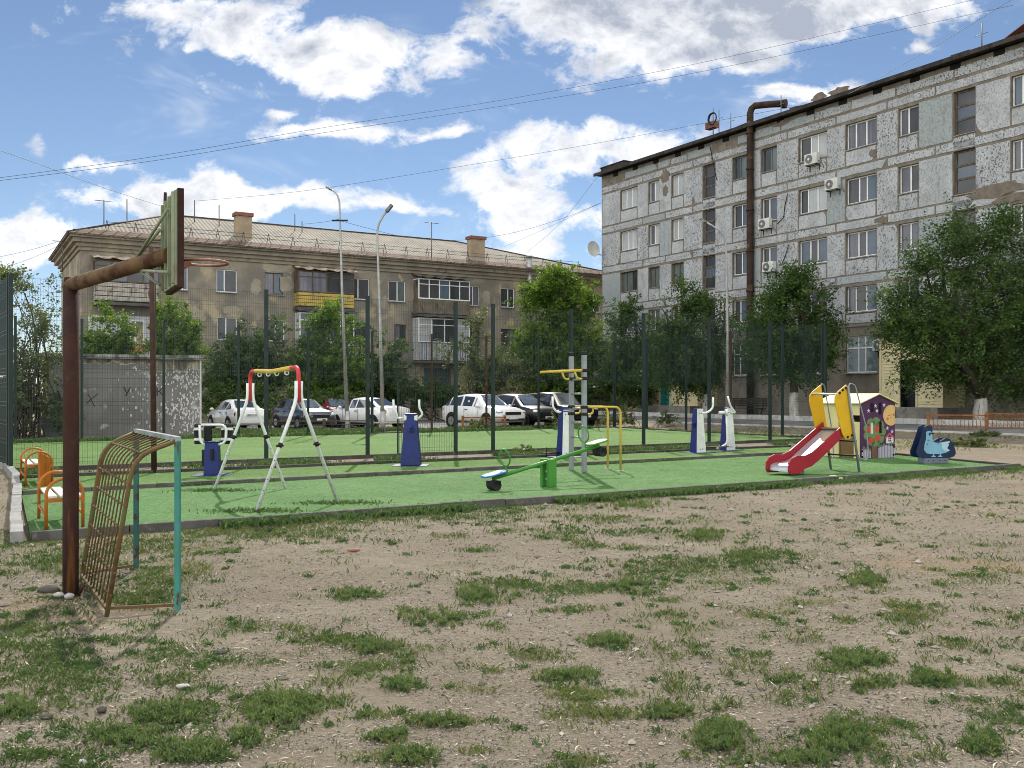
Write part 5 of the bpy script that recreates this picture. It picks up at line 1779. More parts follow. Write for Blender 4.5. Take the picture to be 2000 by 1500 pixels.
def gz(px, py):
    p = G(px, py, TZ)
    return p


# ---- swing frame without seats
b1, b2, b3, b4 = gz(418, 958), gz(558, 954), gz(501, 998), gz(660, 982)
m1, m2 = (b1 + b2) / 2, (b3 + b4) / 2
sw = thing('swing_frame', 'white A-frame swing stand with red corners and a yellow top beam, no seats', 'swing', ((m1 + m2) / 2).to_tuple())
M = inv(sw)
for m, pair in ((m1, (b1, b2)), (m2, (b3, b4))):
    d = (pair[1] - pair[0]).normalized()
    for k, b in enumerate(pair):
        sg = -1 if k == 0 else 1
        top = m + d * sg * .040
        ax = MB()
        path = bent([Vector((top.x, top.y, 1.80)), Vector((top.x, top.y, 1.53)), Vector((b.x, b.y, TZ))], .12)
        ax.tube(path, .0255, 10)
        lg = ax.build('leg', WHITEP2, sw, M=M)
        c0, c1 = Vector((top.x, top.y, 1.53)), Vector((b.x, b.y, TZ))
        t = (c1 - c0).normalized()
        mid_ = c0.lerp(c1, .42)
        j = MB(); j.tube([mid_ - t * .04, mid_ + t * .025], .031, 10); j.rod(mid_ - d * .055, mid_ + d * .055, .014, 6); j.build('collar', BLK, lg, M=M)
        h = MB()
        for f in (.55, .62, .72, .82, .93):
            p = c0.lerp(c1, f)
            h.rod(p + Vector((.004, -.0245, 0)), p + Vector((.004, -.028, 0)), .008, 5)
        h.build('bolt', BLK, lg, M=M)
ab = MB()
dd = (m2 - m1); dd.z = 0; dn = dd.normalized()
for m, s_ in ((m1, 1), (m2, -1)):
    r_ = MB(); r_.tube(bent([Vector((m.x, m.y, 1.50)), Vector((m.x, m.y, 1.99)), Vector((m.x, m.y, 1.99)) + dn * s_ * .42], .16, 7), .032, 10)
    r_.build('corner_bracket', REDST, sw, M=M)
pa, pb_ = Vector((m1.x, m1.y, 1.99)) + dn * .36, Vector((m2.x, m2.y, 1.99)) - dn * .36
beam = MB().tube([pa, pa.lerp(pb_, .5) - Vector((0, 0, .03)), pb_], .036, 10).build('top_beam', YEL, sw, M=M)
for f in (.12, .38, .62, .88):
    p = pa.lerp(pb_, f) - Vector((0, 0, .066))
    MB().tube([p + Vector((math.cos(a), 0, math.sin(a))) * .028 for a in np.linspace(0, 6.283, 11)[:-1]], .010, 5, closed=True).build('hanger_eye', WHITEP2, beam, M=M)

# ---- blue pedestal with U-shaped bar and black pads
p = gz(415, 928)
t1 = thing('exercise_machine', 'short blue exercise pedestal with a white U-shaped bar and two black pads', 'exercise machine', tuple(p), R(4))
MB().bb(-.34, .34, -.30, .30, 0, .012).build('base_plate', BLUE, t1)
mb = MB(); frustum(mb, .29, .24, .25, .20, .012, .64); mb.bb(-.15, .15, -.12, .12, .64, .66)
ped = mb.build('pedestal', BLUE, t1, bevel=.008)
mb = MB(); mb.bb(-.18, -.13, -.10, -.02, .18, .5); mb.bb(.0, .05, -.16, -.10, .3, .52); mb.build('latch', BLK, ped)
bar = MB().tube(bent([(-.23, -.05, .98), (-.22, -.05, .60), (.26, -.05, .60), (.28, -.05, .98), (-.2, -.05, .98)], .14, 6), .026, 10).build('handle_bar', WHITEP2, t1)
mb = MB(); mb.bb(-.03, .08, -.09, .0, .52, .66); mb.build('bar_bracket', BLK, t1)
for x, y in ((-.28, .04), (-.14, .22), (.22, .10), (.30, .02)):
    pd = MB().bb(x - .08, x + .08, y - .03, y + .03, .60 + (.05 if y > .2 else 0), 1.00).build('pad', BLK, t1, bevel=.03)
    if y < .2:
        c = MB()
        for z in (.70, .90): c.bb(x - .06, x + .10, y - .075, y - .055, z - .025, z + .025)
        c.build('pad_clip', WHITEP2, pd)

# ---- blue cone-shaped machine with two white grips
p = gz(803, 909)
t2 = thing('exercise_machine', 'blue tapered exercise pedestal with two white upright grips, seen front on', 'exercise machine', tuple(p), R(-2))
MB().bb(-.38, .38, -.32, .32, 0, .012).build('base_plate', BLUE, t2)
mb = MB(); frustum(mb, .43, .36, .25, .24, .012, 1.12); mb.build('pedestal', BLUE, t2, bevel=.01)
mb = MB(); mb.bb(-.13, .13, -.13, .13, 1.12, 1.15); mb.build('top_cap', BLUE, t2, bevel=.015)
for s_ in (-1, 1):
    MB().tube(bent([(s_ * .10, -.02, 1.05), (s_ * .22 - (.05 if s_ > 0 else .08), -.03, 1.04), (s_ * (.31 if s_ < 0 else .27), -.05, 1.14), (s_ * (.38 if s_ < 0 else .19), -.05, 1.26), (s_ * (.39 if s_ < 0 else .185), -.05, 1.46)], .10), .025, 10).build('grip', WHITEP2, t2)
    MB().box((s_ * .115, -.05, 1.05), (.07, .16, .12)).build('grip_bracket', WHITEP2, t2, bevel=.02)
mb = MB(); mb.box((.02, -.20, .80), (.10, .10, .09)); mb.tube([(.02, -.25, .8), (.06, -.30, .86), (.08, -.30, .92)], .018, 6); mb.build('pivot_block', BLUE, t2, bevel=.01)
# ---- blue-and-white pedestals of the same set
def pedestal(o, c=(0, 0), h=1.19, parent_name='pedestal'):
    q = MB(); q.bb(c[0] - .36, c[0] + .36, c[1] - .34, c[1] + .34, 0, .012); q.build('base_plate', BLUE, o)
    mb = MB(); frustum(mb, .36, .26, .22, .16, .012, h, c, (0, 0, 1, 1)); pd = mb.build(parent_name, [BLUE, WHITEP2], o)
    b = MB()
    for z in (.1, h - .12):
        for x in (-.04, .04): b.disc((c[0] + x, c[1] - .133 + (z / h) * .05, z), (0, 1, 0), .014, .014, 8)
    b.build('bolt', BLK, pd)
    return pd


p = gz(1103, 893)
t3 = thing('exercise_machine', 'blue and white exercise pedestal with one white grip, behind the seesaw', 'exercise machine', tuple(p), UANG)
pedestal(t3)
mb = MB(); frustum(mb, .24, .18, .12, .10, 1.14, 1.27); mb.build('top_cap', BLUE, t3)
MB().tube(bent([(-.08, .0, 1.14), (-.24, .0, 1.12), (-.34, .05, 1.26), (-.32, .08, 1.52)], .12), .026, 10).build('grip', WHITEP2, t3)
mb = MB(); mb.box((-.42, .1, .12), (.30, .22, .02)); mb.rod((-.15, 0, .12), (-.42, .1, .12), .03); mb.rod((-.5, .1, .02), (-.5, .1, .26), .012); mb.build('foot_plate', BLK, t3)

pA, pB = gz(1363, 884), gz(1421, 879.5)
t4 = thing('air_walker', 'pair of blue and white pedestals with a swinging foot bar and two white grips', 'exercise machine', tuple((pA + pB) / 2), UANG)
Mi = inv(t4)
la, lb = Mi @ pA, Mi @ pB
pedestal(t4, (la.x, la.y))
pedestal(t4, (lb.x, lb.y))
MB().tube(bent([(la.x + .06, la.y - .06, 1.06), (la.x + .26, la.y - .14, 1.09), (la.x + .42, la.y - .16, 1.22), (la.x + .42, la.y - .16, 1.50)], .14), .028, 10).build('grip', WHITEP2, t4)
MB().tube(bent([(lb.x + .02, lb.y - .08, 1.08), (lb.x + .16, lb.y - .16, 1.05), (lb.x - .02, lb.y - .12, 1.24), (lb.x - .10, lb.y - .10, 1.52)], .14), .028, 10).build('grip', WHITEP2, t4)
sa = MB(); sa.tube(bent([(lb.x - .16, lb.y - .10, 1.05), (lb.x - .16, lb.y - .14, .22), (lb.x - .42, lb.y - .18, .12), (la.x + .55, la.y - .18, .12)], .14), .028, 10)
arm = sa.build('swing_arm', WHITEP2, t4)
mb = MB(); mb.bb(la.x + .25, lb.x - .45, -.32, -.10, .125, .15); mb.build('foot_plate', BLK, arm, bevel=.006)
mb = MB(); mb.disc((lb.x - .15, lb.y - .09, 1.07), (.82, -.57, 0), .10, .06, 16); mb.rod((lb.x - .15, lb.y - .09, 1.07), (lb.x - .33, lb.y + .02, 1.06), .05, 10); mb.build('pivot', WHITEP2, t4)
mb = MB(); mb.box((la.x - .17, la.y, .75), (.05, .10, .10)); mb.rod((la.x - .18, la.y, .72), (la.x - .26, la.y - .08, .83), .015); mb.build('adjuster', BLUE, t4)

# ---- ladder with yellow bars
q1, q2, e1, e2 = gz(1116, 918), gz(1141, 922.5), gz(1187, 915), gz(1212, 919.5)
t5 = thing('gym_ladder', 'grey wall ladder with yellow dip bars above and yellow parallel bars to its side', 'exercise frame', tuple((q1 + q2) / 2))
M = inv(t5)
for q in (q1, q2):
    MB().box((q.x, q.y, 1.23), (.085, .085, 2.46 - .1), rz=UANG).build('upright', GREYST, t5, M=M, bevel=.01)
    MB().box((q.x, q.y, 2.45), (.09, .09, .08), rz=UANG).build('post_cap', BLK, t5, M=M, bevel=.01)
for z in (.43, .74, 1.04, 1.33, 1.63, 1.92):
    MB().rod((q1.x, q1.y, z), (q2.x, q2.y, z), .020, 8).build('rung', GREYST, t5, M=M)
for q, e in ((q1, e1), (q2, e2)):
    MB().tube(bent([(q.x, q.y, 1.36), (e.x, e.y, 1.36), (e.x, e.y, TZ - .03)], .16, 7), .024, 10).build('parallel_bar', YEL, t5, M=M)
    MB().tube(bent([Vector((q.x, q.y, 1.22)), Vector((q.x, q.y, 1.22)) + U * .22, Vector((q.x, q.y, 1.36)) + U * .24], .06), .020, 8).build('bar_brace', YEL, t5, M=M)
    o_ = Vector((q.x, q.y, 2.10))
    MB().tube([o_, o_ - U * .80 - Vector((0, 0, .03))], .027, 10).build('dip_bar', YEL, t5, M=M)
    MB().tube(bent([Vector((q.x, q.y, 1.93)), Vector((q.x, q.y, 1.93)) - U * .18, o_ - U * .26], .07), .022, 8).build('bar_brace', YEL, t5, M=M)
    MB().rod(tuple(e - Vector((0, 0, .03))), tuple(e + Vector((0, 0, .01))), .07, 12).build('foot_flange', GREYST, t5, M=M)
    for z in (2.10, 1.94, 1.36, 1.22):
        MB().box((q.x, q.y, z), (.12, .12, .065), rz=UANG).build('clamp', BLK, t5, M=M, bevel=.02)

# ---- seesaw
p = gz(1071, 950)
t6 = thing('seesaw', 'bright green seesaw with its light blue seat down and black rubber stops', 'seesaw', tuple(p), UANG)
for y in (-.09, .09):
    mb = MB(); mb.bb(-.085, .085, y - .035, y + .035, 0, .47); mb.build('support_post', GRN, t6, bevel=.008)
mb = MB()
for z in (.12, .25): mb.rod((0, -.09, z), (0, .09, z), .022, 8)
mb.build('cross_bolt', WHITEP2, t6)
A_, B_ = Vector((-1.14, 0, .19)), Vector((1.12, 0, .66))
t = (B_ - A_).normalized()
MB().tube([A_, B_], .033, 12).build('beam', GRN, t6)
nrm = Vector((-t.z, 0, t.x))
for end, sg, sm in ((A_, -1, LBLUE), (B_, 1, GRN)):
    c = end - t * sg * .02 + nrm * .055
    ol = [(-.20, -.12), (.10, -.13), (.2, -.07), (.2, .07), (.10, .13), (-.20, .12), (-.24, 0)]
    ol = [(a * -sg if sg > 0 else a, b_) for a, b_ in ol]
    st_ = MB().prism([(-a, b_) for a, b_ in ol], c, t, Vector((0, 1, 0)), nrm * .03).build('seat', sm, t6, bevel=.008)
    d_ = end - nrm * .06 + t * sg * (-.0)
    w_ = MB(); w_.tube([d_ - Vector((0, .10, 0)) - nrm * .05, d_ + Vector((0, .10, 0)) - nrm * .05], .085, 14); w_.box(tuple(d_ - nrm * .02), (.16, .2, .09))
    w_.build('rubber_stop', BLK, t6)
    hc = end - t * sg * .30
    rg_ = MB(); rg_.rod(hc, hc + nrm * .14, .016, 8)
    rg_.tube([hc + nrm * (.14 + .14) + nrm * .14 * math.cos(a) + (Vector((0, 1, 0)) * .8 - t * .3) * .12 * math.sin(a) for a in np.linspace(0, 2 * math.pi, 22)[:-1]], .014, 8, closed=True)
    rg_.build('handle_ring', GRN, t6)

# ---- slide
l1, l2 = gz(1630, 916), gz(1671, 921)
c = (l1 + l2) / 2
sl = thing('slide', 'small red-sided slide with a steel chute, yellow panels and a step ladder', 'slide', tuple(c), UANG + math.pi)
lean = lambda z: z * .215
for s_ in (-1, 1):
    y = s_ * .34
    MB().tube([(0, y, 0), (lean(1.74), y, 1.74)], .026, 8).build('leg', GREYST, sl)
    ol = [(.16, .72), (.30, .655), (.42, .66), (.52, .78), (.76, 1.42), (.75, 1.54), (.66, 1.63), (.385, 1.77)]
    pnl = MB().prism(ol, (0, y - s_ * .045, 0), (1, 0, 0), (0, 0, 1), (0, s_ * .022, 0)).build('side_panel', YPAN, sl, bevel=.004)
    b = MB()
    for x, z in ((.42, 1.70), (.52, 1.66), (.62, 1.60), (.22, .74), (.36, .71)): b.disc((x, y + s_ * -.018, z), (0, 1, 0), .026, .03, 10)
    b.build('bolt_cap', BLK, pnl)
    MB().tube(bent([(lean(1.7), y, 1.72), (.30, y, 1.80), (.18, y + s_ * .03, 1.76), (-.12, y + s_ * .08, .9), (-.20, y + s_ * .08, .30), (-.13, y + s_ * .06, .22), (lean(.34) - .02, y + s_ * .0, .30)], .1), .013, 8).build('handrail', GREYST, sl)
    ol = [((x if x < .5 else .5 + (x - .5) * 1.28), z) for x, z in [(.36, 1.00), (1.22, .44), (1.40, .375), (1.58, .385), (1.70, .34), (1.77, .25), (1.78, .10), (1.74, .035), (1.50, .03), (1.42, .115), (1.24, .16), (1.06, .27), (.30, .80)]]
    MB().prism(ol, (0, y - s_ * .055, 0), (1, 0, 0), (0, 0, 1), (0, -s_ * .03, 0)).build('chute_side', REDPAN, sl, bevel=.005)
for z in (.32, .62):
    MB().box((lean(z) - .01, 0, z), (.13, .66, .03)).build('step', BLK, sl, bevel=.006)
MB().bb(.18, .46, -.27, .27, .86, .89).build('platform', BROWNP, sl)
MB().rod((.68, -.32, 1.58), (.68, .32, 1.58), .022, 8).build('top_bar', STEEL, sl)
cs = [((x if x < .5 else .5 + (x - .5) * 1.28), z) for x, z in [(.36, .88), (1.22, .30), (1.34, .245), (1.48, .225), (1.62, .22), (1.70, .18), (1.72, .10)]]
mb = MB()
for (x0, z0), (x1, z1) in zip(cs[:-1], cs[1:]):
    mb.add([(x0, -.245, z0), (x1, -.245, z1), (x1, .245, z1), (x0, .245, z0), (x0, -.245, z0 - .02), (x1, -.245, z1 - .02), (x1, .245, z1 - .02), (x0, .245, z0 - .02)], [(0, 1, 2, 3), (7, 6, 5, 4)], smooth=True)
mb.build('chute', STEEL, sl)
MB().rod((1.62, .22, 0), (1.62, .22, .16), .02, 8).build('foot', GREYST, sl)

# ---- painted playhouse
p = gz(1681, 896)
PW, PD, EZ, AZ = 1.14, 1.42, 1.36, 1.55
ph = thing('playhouse', 'purple and pale yellow toddler playhouse painted with a tree, moon and picket fence', 'playhouse', tuple(p), R(25))
PURP = pm('purple_panel', (.058, .020, .062), (.048, .016, .052), 1.5, .5)
SLOT = pm('slot_black', (.008, .006, .010), None, 3, .9)
face = [(0, 0), (PW, 0), (PW, EZ), (PW / 2, AZ), (0, EZ)]
fr_ = MB().prism(face, (0, 0, 0), (1, 0, 0), (0, 0, 1), (0, .03, 0)).build('front_wall', PURP, ph)
MB().prism(face, (0, PD, 0), (1, 0, 0), (0, 0, 1), (0, .03, 0)).build('rear_wall', PURP, ph)
mb = MB(); mb.bb(0, .03, .033, PD - .003, 1.06, EZ); mb.bb(0, .03, PD * .52, PD - .003, 0, 1.06); mb.bb(0, .03, .033, PD * .16, .0, .9)
mb.build('side_wall', CREAM, ph)
MB().bb(.06, .09, PD * .18, PD * .55, .0, .95).build('inner_panel', BROWNP, ph)
MB().bb(PW - .03, PW, .033, PD - .003, 0, EZ).build('side_wall', CREAM, ph)
for s_ in (0, 1):
    x0, x1 = (-.08, PW / 2) if s_ == 0 else (PW + .08, PW / 2)
    z0, z1 = EZ - .02, AZ + .025
    mb = MB()
    mb.add([(x0, -.06, z0), (x1, -.06, z1), (x1, PD + .09, z1), (x0, PD + .09, z0), (x0, -.06, z0 + .025), (x1, -.06, z1 + .025), (x1, PD + .09, z1 + .025), (x0, PD + .09, z0 + .025)], [(3, 2, 1, 0), (4, 5, 6, 7), (0, 1, 5, 4), (3, 7, 6, 2), (0, 4, 7, 3)])
    mb.build('roof', CREAM, ph)
fx = lambda a: (a - 1005) / 288 * PW
fzv = lambda b: (705 - b) * .00282


def art(name, polys, mat, lift):
    mb = MB()
    for ol in polys:
        mb.prism([(min(max(fx(a), .004), PW - .004), max(fzv(b), .004)) for a, b in ol], (0, -lift, 0), (1, 0, 0), (0, 0, 1), (0, lift - .0005, 0))
    return mb.build(name, mat, fr_)


def ell(x, y, rx, ry, n=18, a0=0, a1=2 * math.pi):
    return [(x + rx * math.cos(a0 + (a1 - a0) * i / n), y + ry * math.sin(a0 + (a1 - a0) * i / n)) for i in range(n)]


flat = lambda n_, c_: pm(n_, c_, tuple(x * .92 for x in c_), 3, .6)
art('painted_trunk', [[(1095, 705), (1098, 590), (1140, 590), (1146, 705)]], flat('art_trunk', (.14, .075, .045)), .003)
art('painted_tree', [ell(1120, 480, 80, 100)] , flat('art_leaf_green', (.115, .175, .07)), .004)
art('painted_tree_lobes', [ell(1120 + 62 * math.cos(a), 475 + 92 * math.sin(a), 34, 40, 12) for a in np.arange(0, 6.28, .7)], MATS['art_leaf_green'], .005)
art('painted_apples', [ell(x, y, 22, 26, 14) for x, y in ((1073, 450), (1142, 447), (1090, 548), (1146, 528))], flat('art_apple', (.42, .055, .025)), .007)
art('painted_moon', [[(min(a, 1291), b) for a, b in ell(1258, 330, 66, 92, 26)]], flat('art_moon', (.52, .34, .13)), .004)
art('painted_cheeks', [ell(1229, 362, 10, 14, 10), ell(1282, 325, 8, 14, 10)], flat('art_cheek', (.50, .12, .05)), .006)
sm_ = []
for cx_, cy_, r_ in ((1242, 322, 11), (1268, 320, 9), (1260, 345, 10)):
    o_ = ell(cx_, cy_, r_, r_ * 1.2, 9, 0.1, math.pi - .1); i_ = ell(cx_, cy_, r_ * .72, r_ * .85, 9, 0.1, math.pi - .1)
    sm_.append(o_ + i_[::-1])
art('painted_smile', sm_, flat('art_brown_line', (.10, .05, .03)), .006)
stars = []
for x, y in ((1070, 290), (1128, 248), (1140, 290), (1200, 240), (1228, 445), (1268, 474)):
    stars.append([(x + (15 if k % 2 == 0 else 6) * math.sin(k * math.pi / 5), y - (20 if k % 2 == 0 else 8) * math.cos(k * math.pi / 5)) for k in range(10)])
art('painted_stars', stars, flat('art_star', (.50, .40, .46)), .004)
art('painted_cottage', [[(1218, 578), (1218, 522), (1280, 522), (1280, 578)]], flat('art_white', (.50, .48, .50)), .004)
art('painted_cottage_roof', [[(1205, 528), (1248, 482), (1288, 524), (1280, 536), (1248, 502), (1214, 538)]], flat('art_red_roof', (.42, .07, .06)), .006)
art('painted_cottage_window', [[(1236 + dx, 556 - dy), (1236 + dx, 540 - dy), (1246 + dx, 540 - dy), (1246 + dx, 556 - dy)] for dx in (0, 14) for dy in (-6, 14)], PURP, .006)
pk = []
for x in list(range(1014, 1088, 13)) + list(range(1152, 1288, 13)):
    top = 632 if x < 1100 else 622 - 22 * math.sin((x - 1150) / 140 * math.pi)
    pk.append([(x, 704), (x, top), (x + 5, top - 12), (x + 10, top), (x + 10, 704)])
art('painted_pickets', pk, flat('art_fence', (.36, .34, .40)), .004)
art('painted_ivy', [ell(x, y, 9, 12, 8) for x, y in ((1030, 610), (1055, 620), (1080, 632), (1160, 606), (1178, 598), (1200, 590), (1262, 580), (1284, 575), (1240, 588))], MATS['art_leaf_green'], .006)
art('slot', [[(1086, 296), (1086, 240), (1092, 222), (1104, 222), (1111, 240), (1111, 296)], [(1155, 320), (1155, 222), (1175, 216), (1177, 320)], [(1158, 486), (1158, 390), (1168, 378), (1178, 390), (1178, 486)]], SLOT, .009)
art('light_slot', [[(1086, 490), (1086, 402), (1096, 392), (1106, 402), (1106, 490)]], BEIGE, .009)
art('corner_bolt', [ell(x, y, 8, 10, 8) for x, y in ((1018, 690), (1280, 680), (1018, 640), (1284, 610))], SLOT, .010)

# ---- bird-shaped spring rocker
p = gz(1823, 905)
br = thing('bird_rocker', 'dark blue seat-rocker shaped like a light blue dove, beside the playhouse', 'spring rocker', tuple(p), R(12))
KX = .00212
bx = lambda a: (a - 478) * KX
bz = lambda b: (1528 - b) * KX
NAVYP = pm('navy_panel', (.008, .019, .055), (.007, .016, .045), 2, .45)
SKYP = pm('light_blue_panel', (.17, .33, .44), (.15, .30, .40), 2, .5)
PALE = pm('pale_wing_panel', (.33, .45, .50), (.30, .41, .46), 2, .5)
body_ol = [(340, 1130), (375, 1115), (418, 1122), (432, 1150), (430, 1210), (428, 1270), (440, 1286), (520, 1288), (575, 1262), (610, 1254), (645, 1268), (680, 1318), (706, 1375), (716, 1420), (695, 1452), (640, 1468), (330, 1468), (268, 1456), (242, 1430), (238, 1395), (262, 1335), (300, 1240)]
for y in (-.11, .11):
    pn_ = MB().prism([(bx(a), bz(b)) for a, b in body_ol], (0, y, 0), (1, 0, 0), (0, 0, 1), (0, .025, 0)).build('side_panel', NAVYP, br, bevel=.004)
    dove = [(350, 1190), (372, 1176), (400, 1176), (424, 1196), (426, 1240), (432, 1290), (500, 1304), (560, 1296), (640, 1286), (628, 1330), (606, 1362), (642, 1388), (590, 1412), (520, 1424), (420, 1424), (360, 1416), (328, 1380), (332, 1320), (352, 1262)]
    yy = y - .006 if y < 0 else y + .026
    dv = MB().prism([(bx(a), bz(b)) for a, b in dove], (0, yy, 0), (1, 0, 0), (0, 0, 1), (0, .005, 0)).build('dove_shape', SKYP, pn_)
    if y < 0:
        MB().prism([(bx(a), bz(b)) for a, b in ((540, 1302), (636, 1290), (622, 1330), (600, 1362), (630, 1386), (580, 1400), (540, 1360))], (0, yy - .004, 0), (1, 0, 0), (0, 0, 1), (0, .0038, 0)).build('wing_tip', PALE, dv)
        mb = MB()
        for a, b, r_ in ((393, 1216, 10), (362, 1316, 7), (625, 1314, 7), (495, 1316, 5)): mb.disc((bx(a), yy - .004, bz(b)), (0, 1, 0), r_ * KX, .006, 10)
        mb.bb(bx(362), bx(398), yy - .004, yy, bz(1284), bz(1279)); mb.bb(bx(462), bx(512), yy - .004, yy, bz(1302), bz(1296))
        mb.build('bolt', BLK, dv)
        ft_ = MB()
        for x in (440, 520):
            ft_.prism([(bx(x - 28), bz(1456)), (bx(x - 20), bz(1444)), (bx(x - 4), bz(1440)), (bx(x - 2), bz(1424)), (bx(x + 8), bz(1424)), (bx(x + 10), bz(1440)), (bx(x + 26), bz(1446)), (bx(x + 28), bz(1456))], (0, yy, 0), (1, 0, 0), (0, 0, 1), (0, .005, 0))
        ft_.build('dove_foot', SKYP, dv)
MB().bb(bx(440), bx(585), -.10, .13, bz(1310), bz(1296)).build('seat', NAVYP, br, bevel=.006)
MB().rod((bx(395), -.26, bz(1200)), (bx(395), .28, bz(1200)), .015, 8).build('handle', BLK, br)
mb = MB(); mb.bb(bx(332), bx(624), -.11, .13, 0, bz(1470)); mb.build('base_block', pm('grey_plastic', (.13, .15, .18), (.11, .125, .15), 2, .5), br, bevel=.006)
mb = MB()
for a in (380, 440, 520, 580): mb.disc((bx(a), -.113, .07), (0, 1, 0), .012, .01, 8)
mb.build('bolt', BLK, br)

# ---- two children's benches and the panel between them
def kid_bench(label, pts):
    """pts: ground pixels of near-left, near-right and far-left legs"""
    nl, nr, fl = [gz(*q) for q in pts]
    ex_, ey_ = (nr - nl), (fl - nl)
    w, d = ex_.length, ey_.length
    o = thing('armrest_bench', label, 'bench', tuple(nl), math.atan2(ex_.y, ex_.x), "orange children's benches")
    sk = Matrix(((1, 0, 0), (0, 1, 0), (0, 0, 1)))
    ang = math.atan2(ey_.y, ey_.x) - math.atan2(ex_.y, ex_.x)
    E = Vector((math.cos(ang), math.sin(ang), 0)) * d
    for base in (Vector((0, 0, 0)), E):
        ar = MB()
        ar.tube([base + Vector((0, 0, 0)), base + Vector((0, 0, .38))] + [base + Vector((w / 2 - w / 2 * math.cos(a), 0, .40 + .18 * math.sin(a))) for a in np.linspace(.1, math.pi - .1, 14)] + [base + Vector((w, 0, .38)), base + Vector((w, 0, 0))], .019, 8)
        ar.build('arch_leg', ORANGE, o)
        MB().beam(base + Vector((0, 0, .335)), base + Vector((w, 0, .335)), .03, .045).build('end_rail', ORANGE, o)
    for f in (0, 1):
        MB().rod(Vector((w * f, 0, .16)), Vector((w * f, 0, .16)) + E, .016, 8).build('stretcher', ORANGE, o)
    for i in range(3):
        x = w * (.04 + .335 * i)
        ww = w * .25
        MB().prism([(0, 0), (ww, 0), (ww + E.x * .98, E.y * .98), (E.x * .98, E.y * .98)], (x + E.x * .01, E.y * .01, .362), (1, 0, 0), (0, 1, 0), (0, 0, .022)).build('slat', BEIGE, o)
    return o


kid_bench('orange bench with arched armrests, nearer of the two behind the basketball post', ((90, 1035), (162, 1029), (76, 1012)))
kid_bench('orange bench with arched armrests, farther of the two beside the fence corner', ((50, 950), (102, 947), (41, 938)))
q0, q1 = gz(78, 950), gz(101, 947)
pp = thing('orange_panel', 'upright orange board with a sloping top between the two orange benches', 'panel', tuple(q0), math.atan2((q1 - q0).y, (q1 - q0).x))
wd = (q1 - q0).length
MB().prism([(0, 0), (wd, 0), (wd, .44), (-.02, .60)], (0, 0, 0), (1, 0, 0), (0, 0, 1), (0, .03, 0)).build('board', ORANGE, pp, bevel=.004)
MB().bb(wd * .42, wd * .5, -.03, 0, .0, .40).build('stiffener', ORANGE, pp)

# ================================================================ BASKETBALL HOOP AND GOAL
RUSTB = pm('thick_rust', (.026, .012, .010), (.042, .018, .012), 3.0, .85, c3=(.15, .062, .018), s3=2.2, lo3=.54, hi3=.70, bump=.35, bscale=40, vs3=(3.4, 3.4, .28))
RUSTARM = pm('rust_and_olive_paint', (.135, .085, .038), (.085, .048, .024), 2.5, .75, c3=(.055, .024, .015), s3=5.5, lo3=.50, hi3=.66, bump=.3, bscale=40, vs3=(1.2, 1.2, 1.2))
OLIVE = pm('faded_green_boards', (.22, .25, .16), (.17, .19, .12), 2, .8, c3=(.12, .085, .05), s3=5, vs3=(1, 1, .25))
pb0 = G(138, 1164)
Yp = pb0.y
hp = thing('basketball_hoop', 'rusty pipe basketball post with a bent arm, green-backed board and bare rim', 'basketball hoop', tuple(pb0))
M = inv(hp)
top = P(139, 556, Yp)
ae = P(333, 498, 6.62)
MB().tube([(pb0.x, pb0.y, -.06), (pb0.x, pb0.y, .5), (top.x, top.y, 1.5), (top.x, top.y, top.z - .02)], .060, 18).build('post', RUSTB, hp, M=M)
ad = (ae - top).normalized()
MB().tube([top - ad * .045, ae], .056, 16).build('arm', RUSTARM, hp, M=M)
MB().tube([top - Vector((0, 0, .08)), top + Vector((0, 0, .055))], [.060, .052], 16).build('elbow', RUSTB, hp, M=M)
nT, nB = P(345, 371, 6.32), P(345, 560, 6.32)
fT, fB = P(322, 400, 6.82), P(322, 574, 6.82)
dirv = Vector(((fT - nT).x, (fT - nT).y, 0)); wb_ = dirv.length; dirv.normalize()
bn = Vector((-dirv.y, dirv.x, 0))
if bn.x < 0: bn = -bn          # towards the rim
zt, zb = (nT.z + fT.z) / 2 + .01, (nB.z + fB.z) / 2 - .0
org = Vector((nT.x, nT.y, 0))
bd = MB().prism([(.01, zb + .01), (wb_ - .01, zb + .01), (wb_ - .01, zt - .01), (.01, zt - .01)], org - bn * .012, dirv, (0, 0, 1), bn * .018).build('backboard', OLIVE, hp, M=M)
mb = MB()
for f in (.02, .34, .64, .93):
    mb.prism([(wb_ * f, zb + .02), (wb_ * f + .025, zb + .02), (wb_ * f + .025, zt - .02), (wb_ * f, zt - .02)], org - bn * .030, dirv, (0, 0, 1), bn * .017)
mb.build('batten', OLIVE, bd, M=M)
MB().prism([(-.004, zb - .004), (wb_ + .004, zb - .004), (wb_ + .004, zt + .004), (-.004, zt + .004)], org + bn * .0065, dirv, (0, 0, 1), bn * .040).build('front_plate', RUSTB, bd, M=M)
for st_, en in ((P(268, 502, 6.93), org + dirv * .1 + Vector((0, 0, zt - .12)) - bn * .04), (P(268, 502, 6.93), org + dirv * (wb_ - .06) + Vector((0, 0, zt - .2)) - bn * .04), (P(272, 528, 6.9), org + dirv * (wb_ - .04) + Vector((0, 0, zb + .06)) - bn * .04), (P(272, 528, 6.9), org + dirv * .08 + Vector((0, 0, zb + .10)) - bn * .04)):
    MB().tube([st_, en], .011, 8).build('brace', OLIVE, hp, M=M)
rc = P(400, 513, 6.66)
rad = .158
rm = MB().tube([rc + Vector((math.cos(a) * rad, math.sin(a) * rad, 0)) for a in np.linspace(0, 2 * math.pi, 36)[:-1]], .0095, 8, closed=True).build('rim', pm('rim_rust', (.20, .075, .045), (.30, .16, .12), 6, .6), hp, M=M)
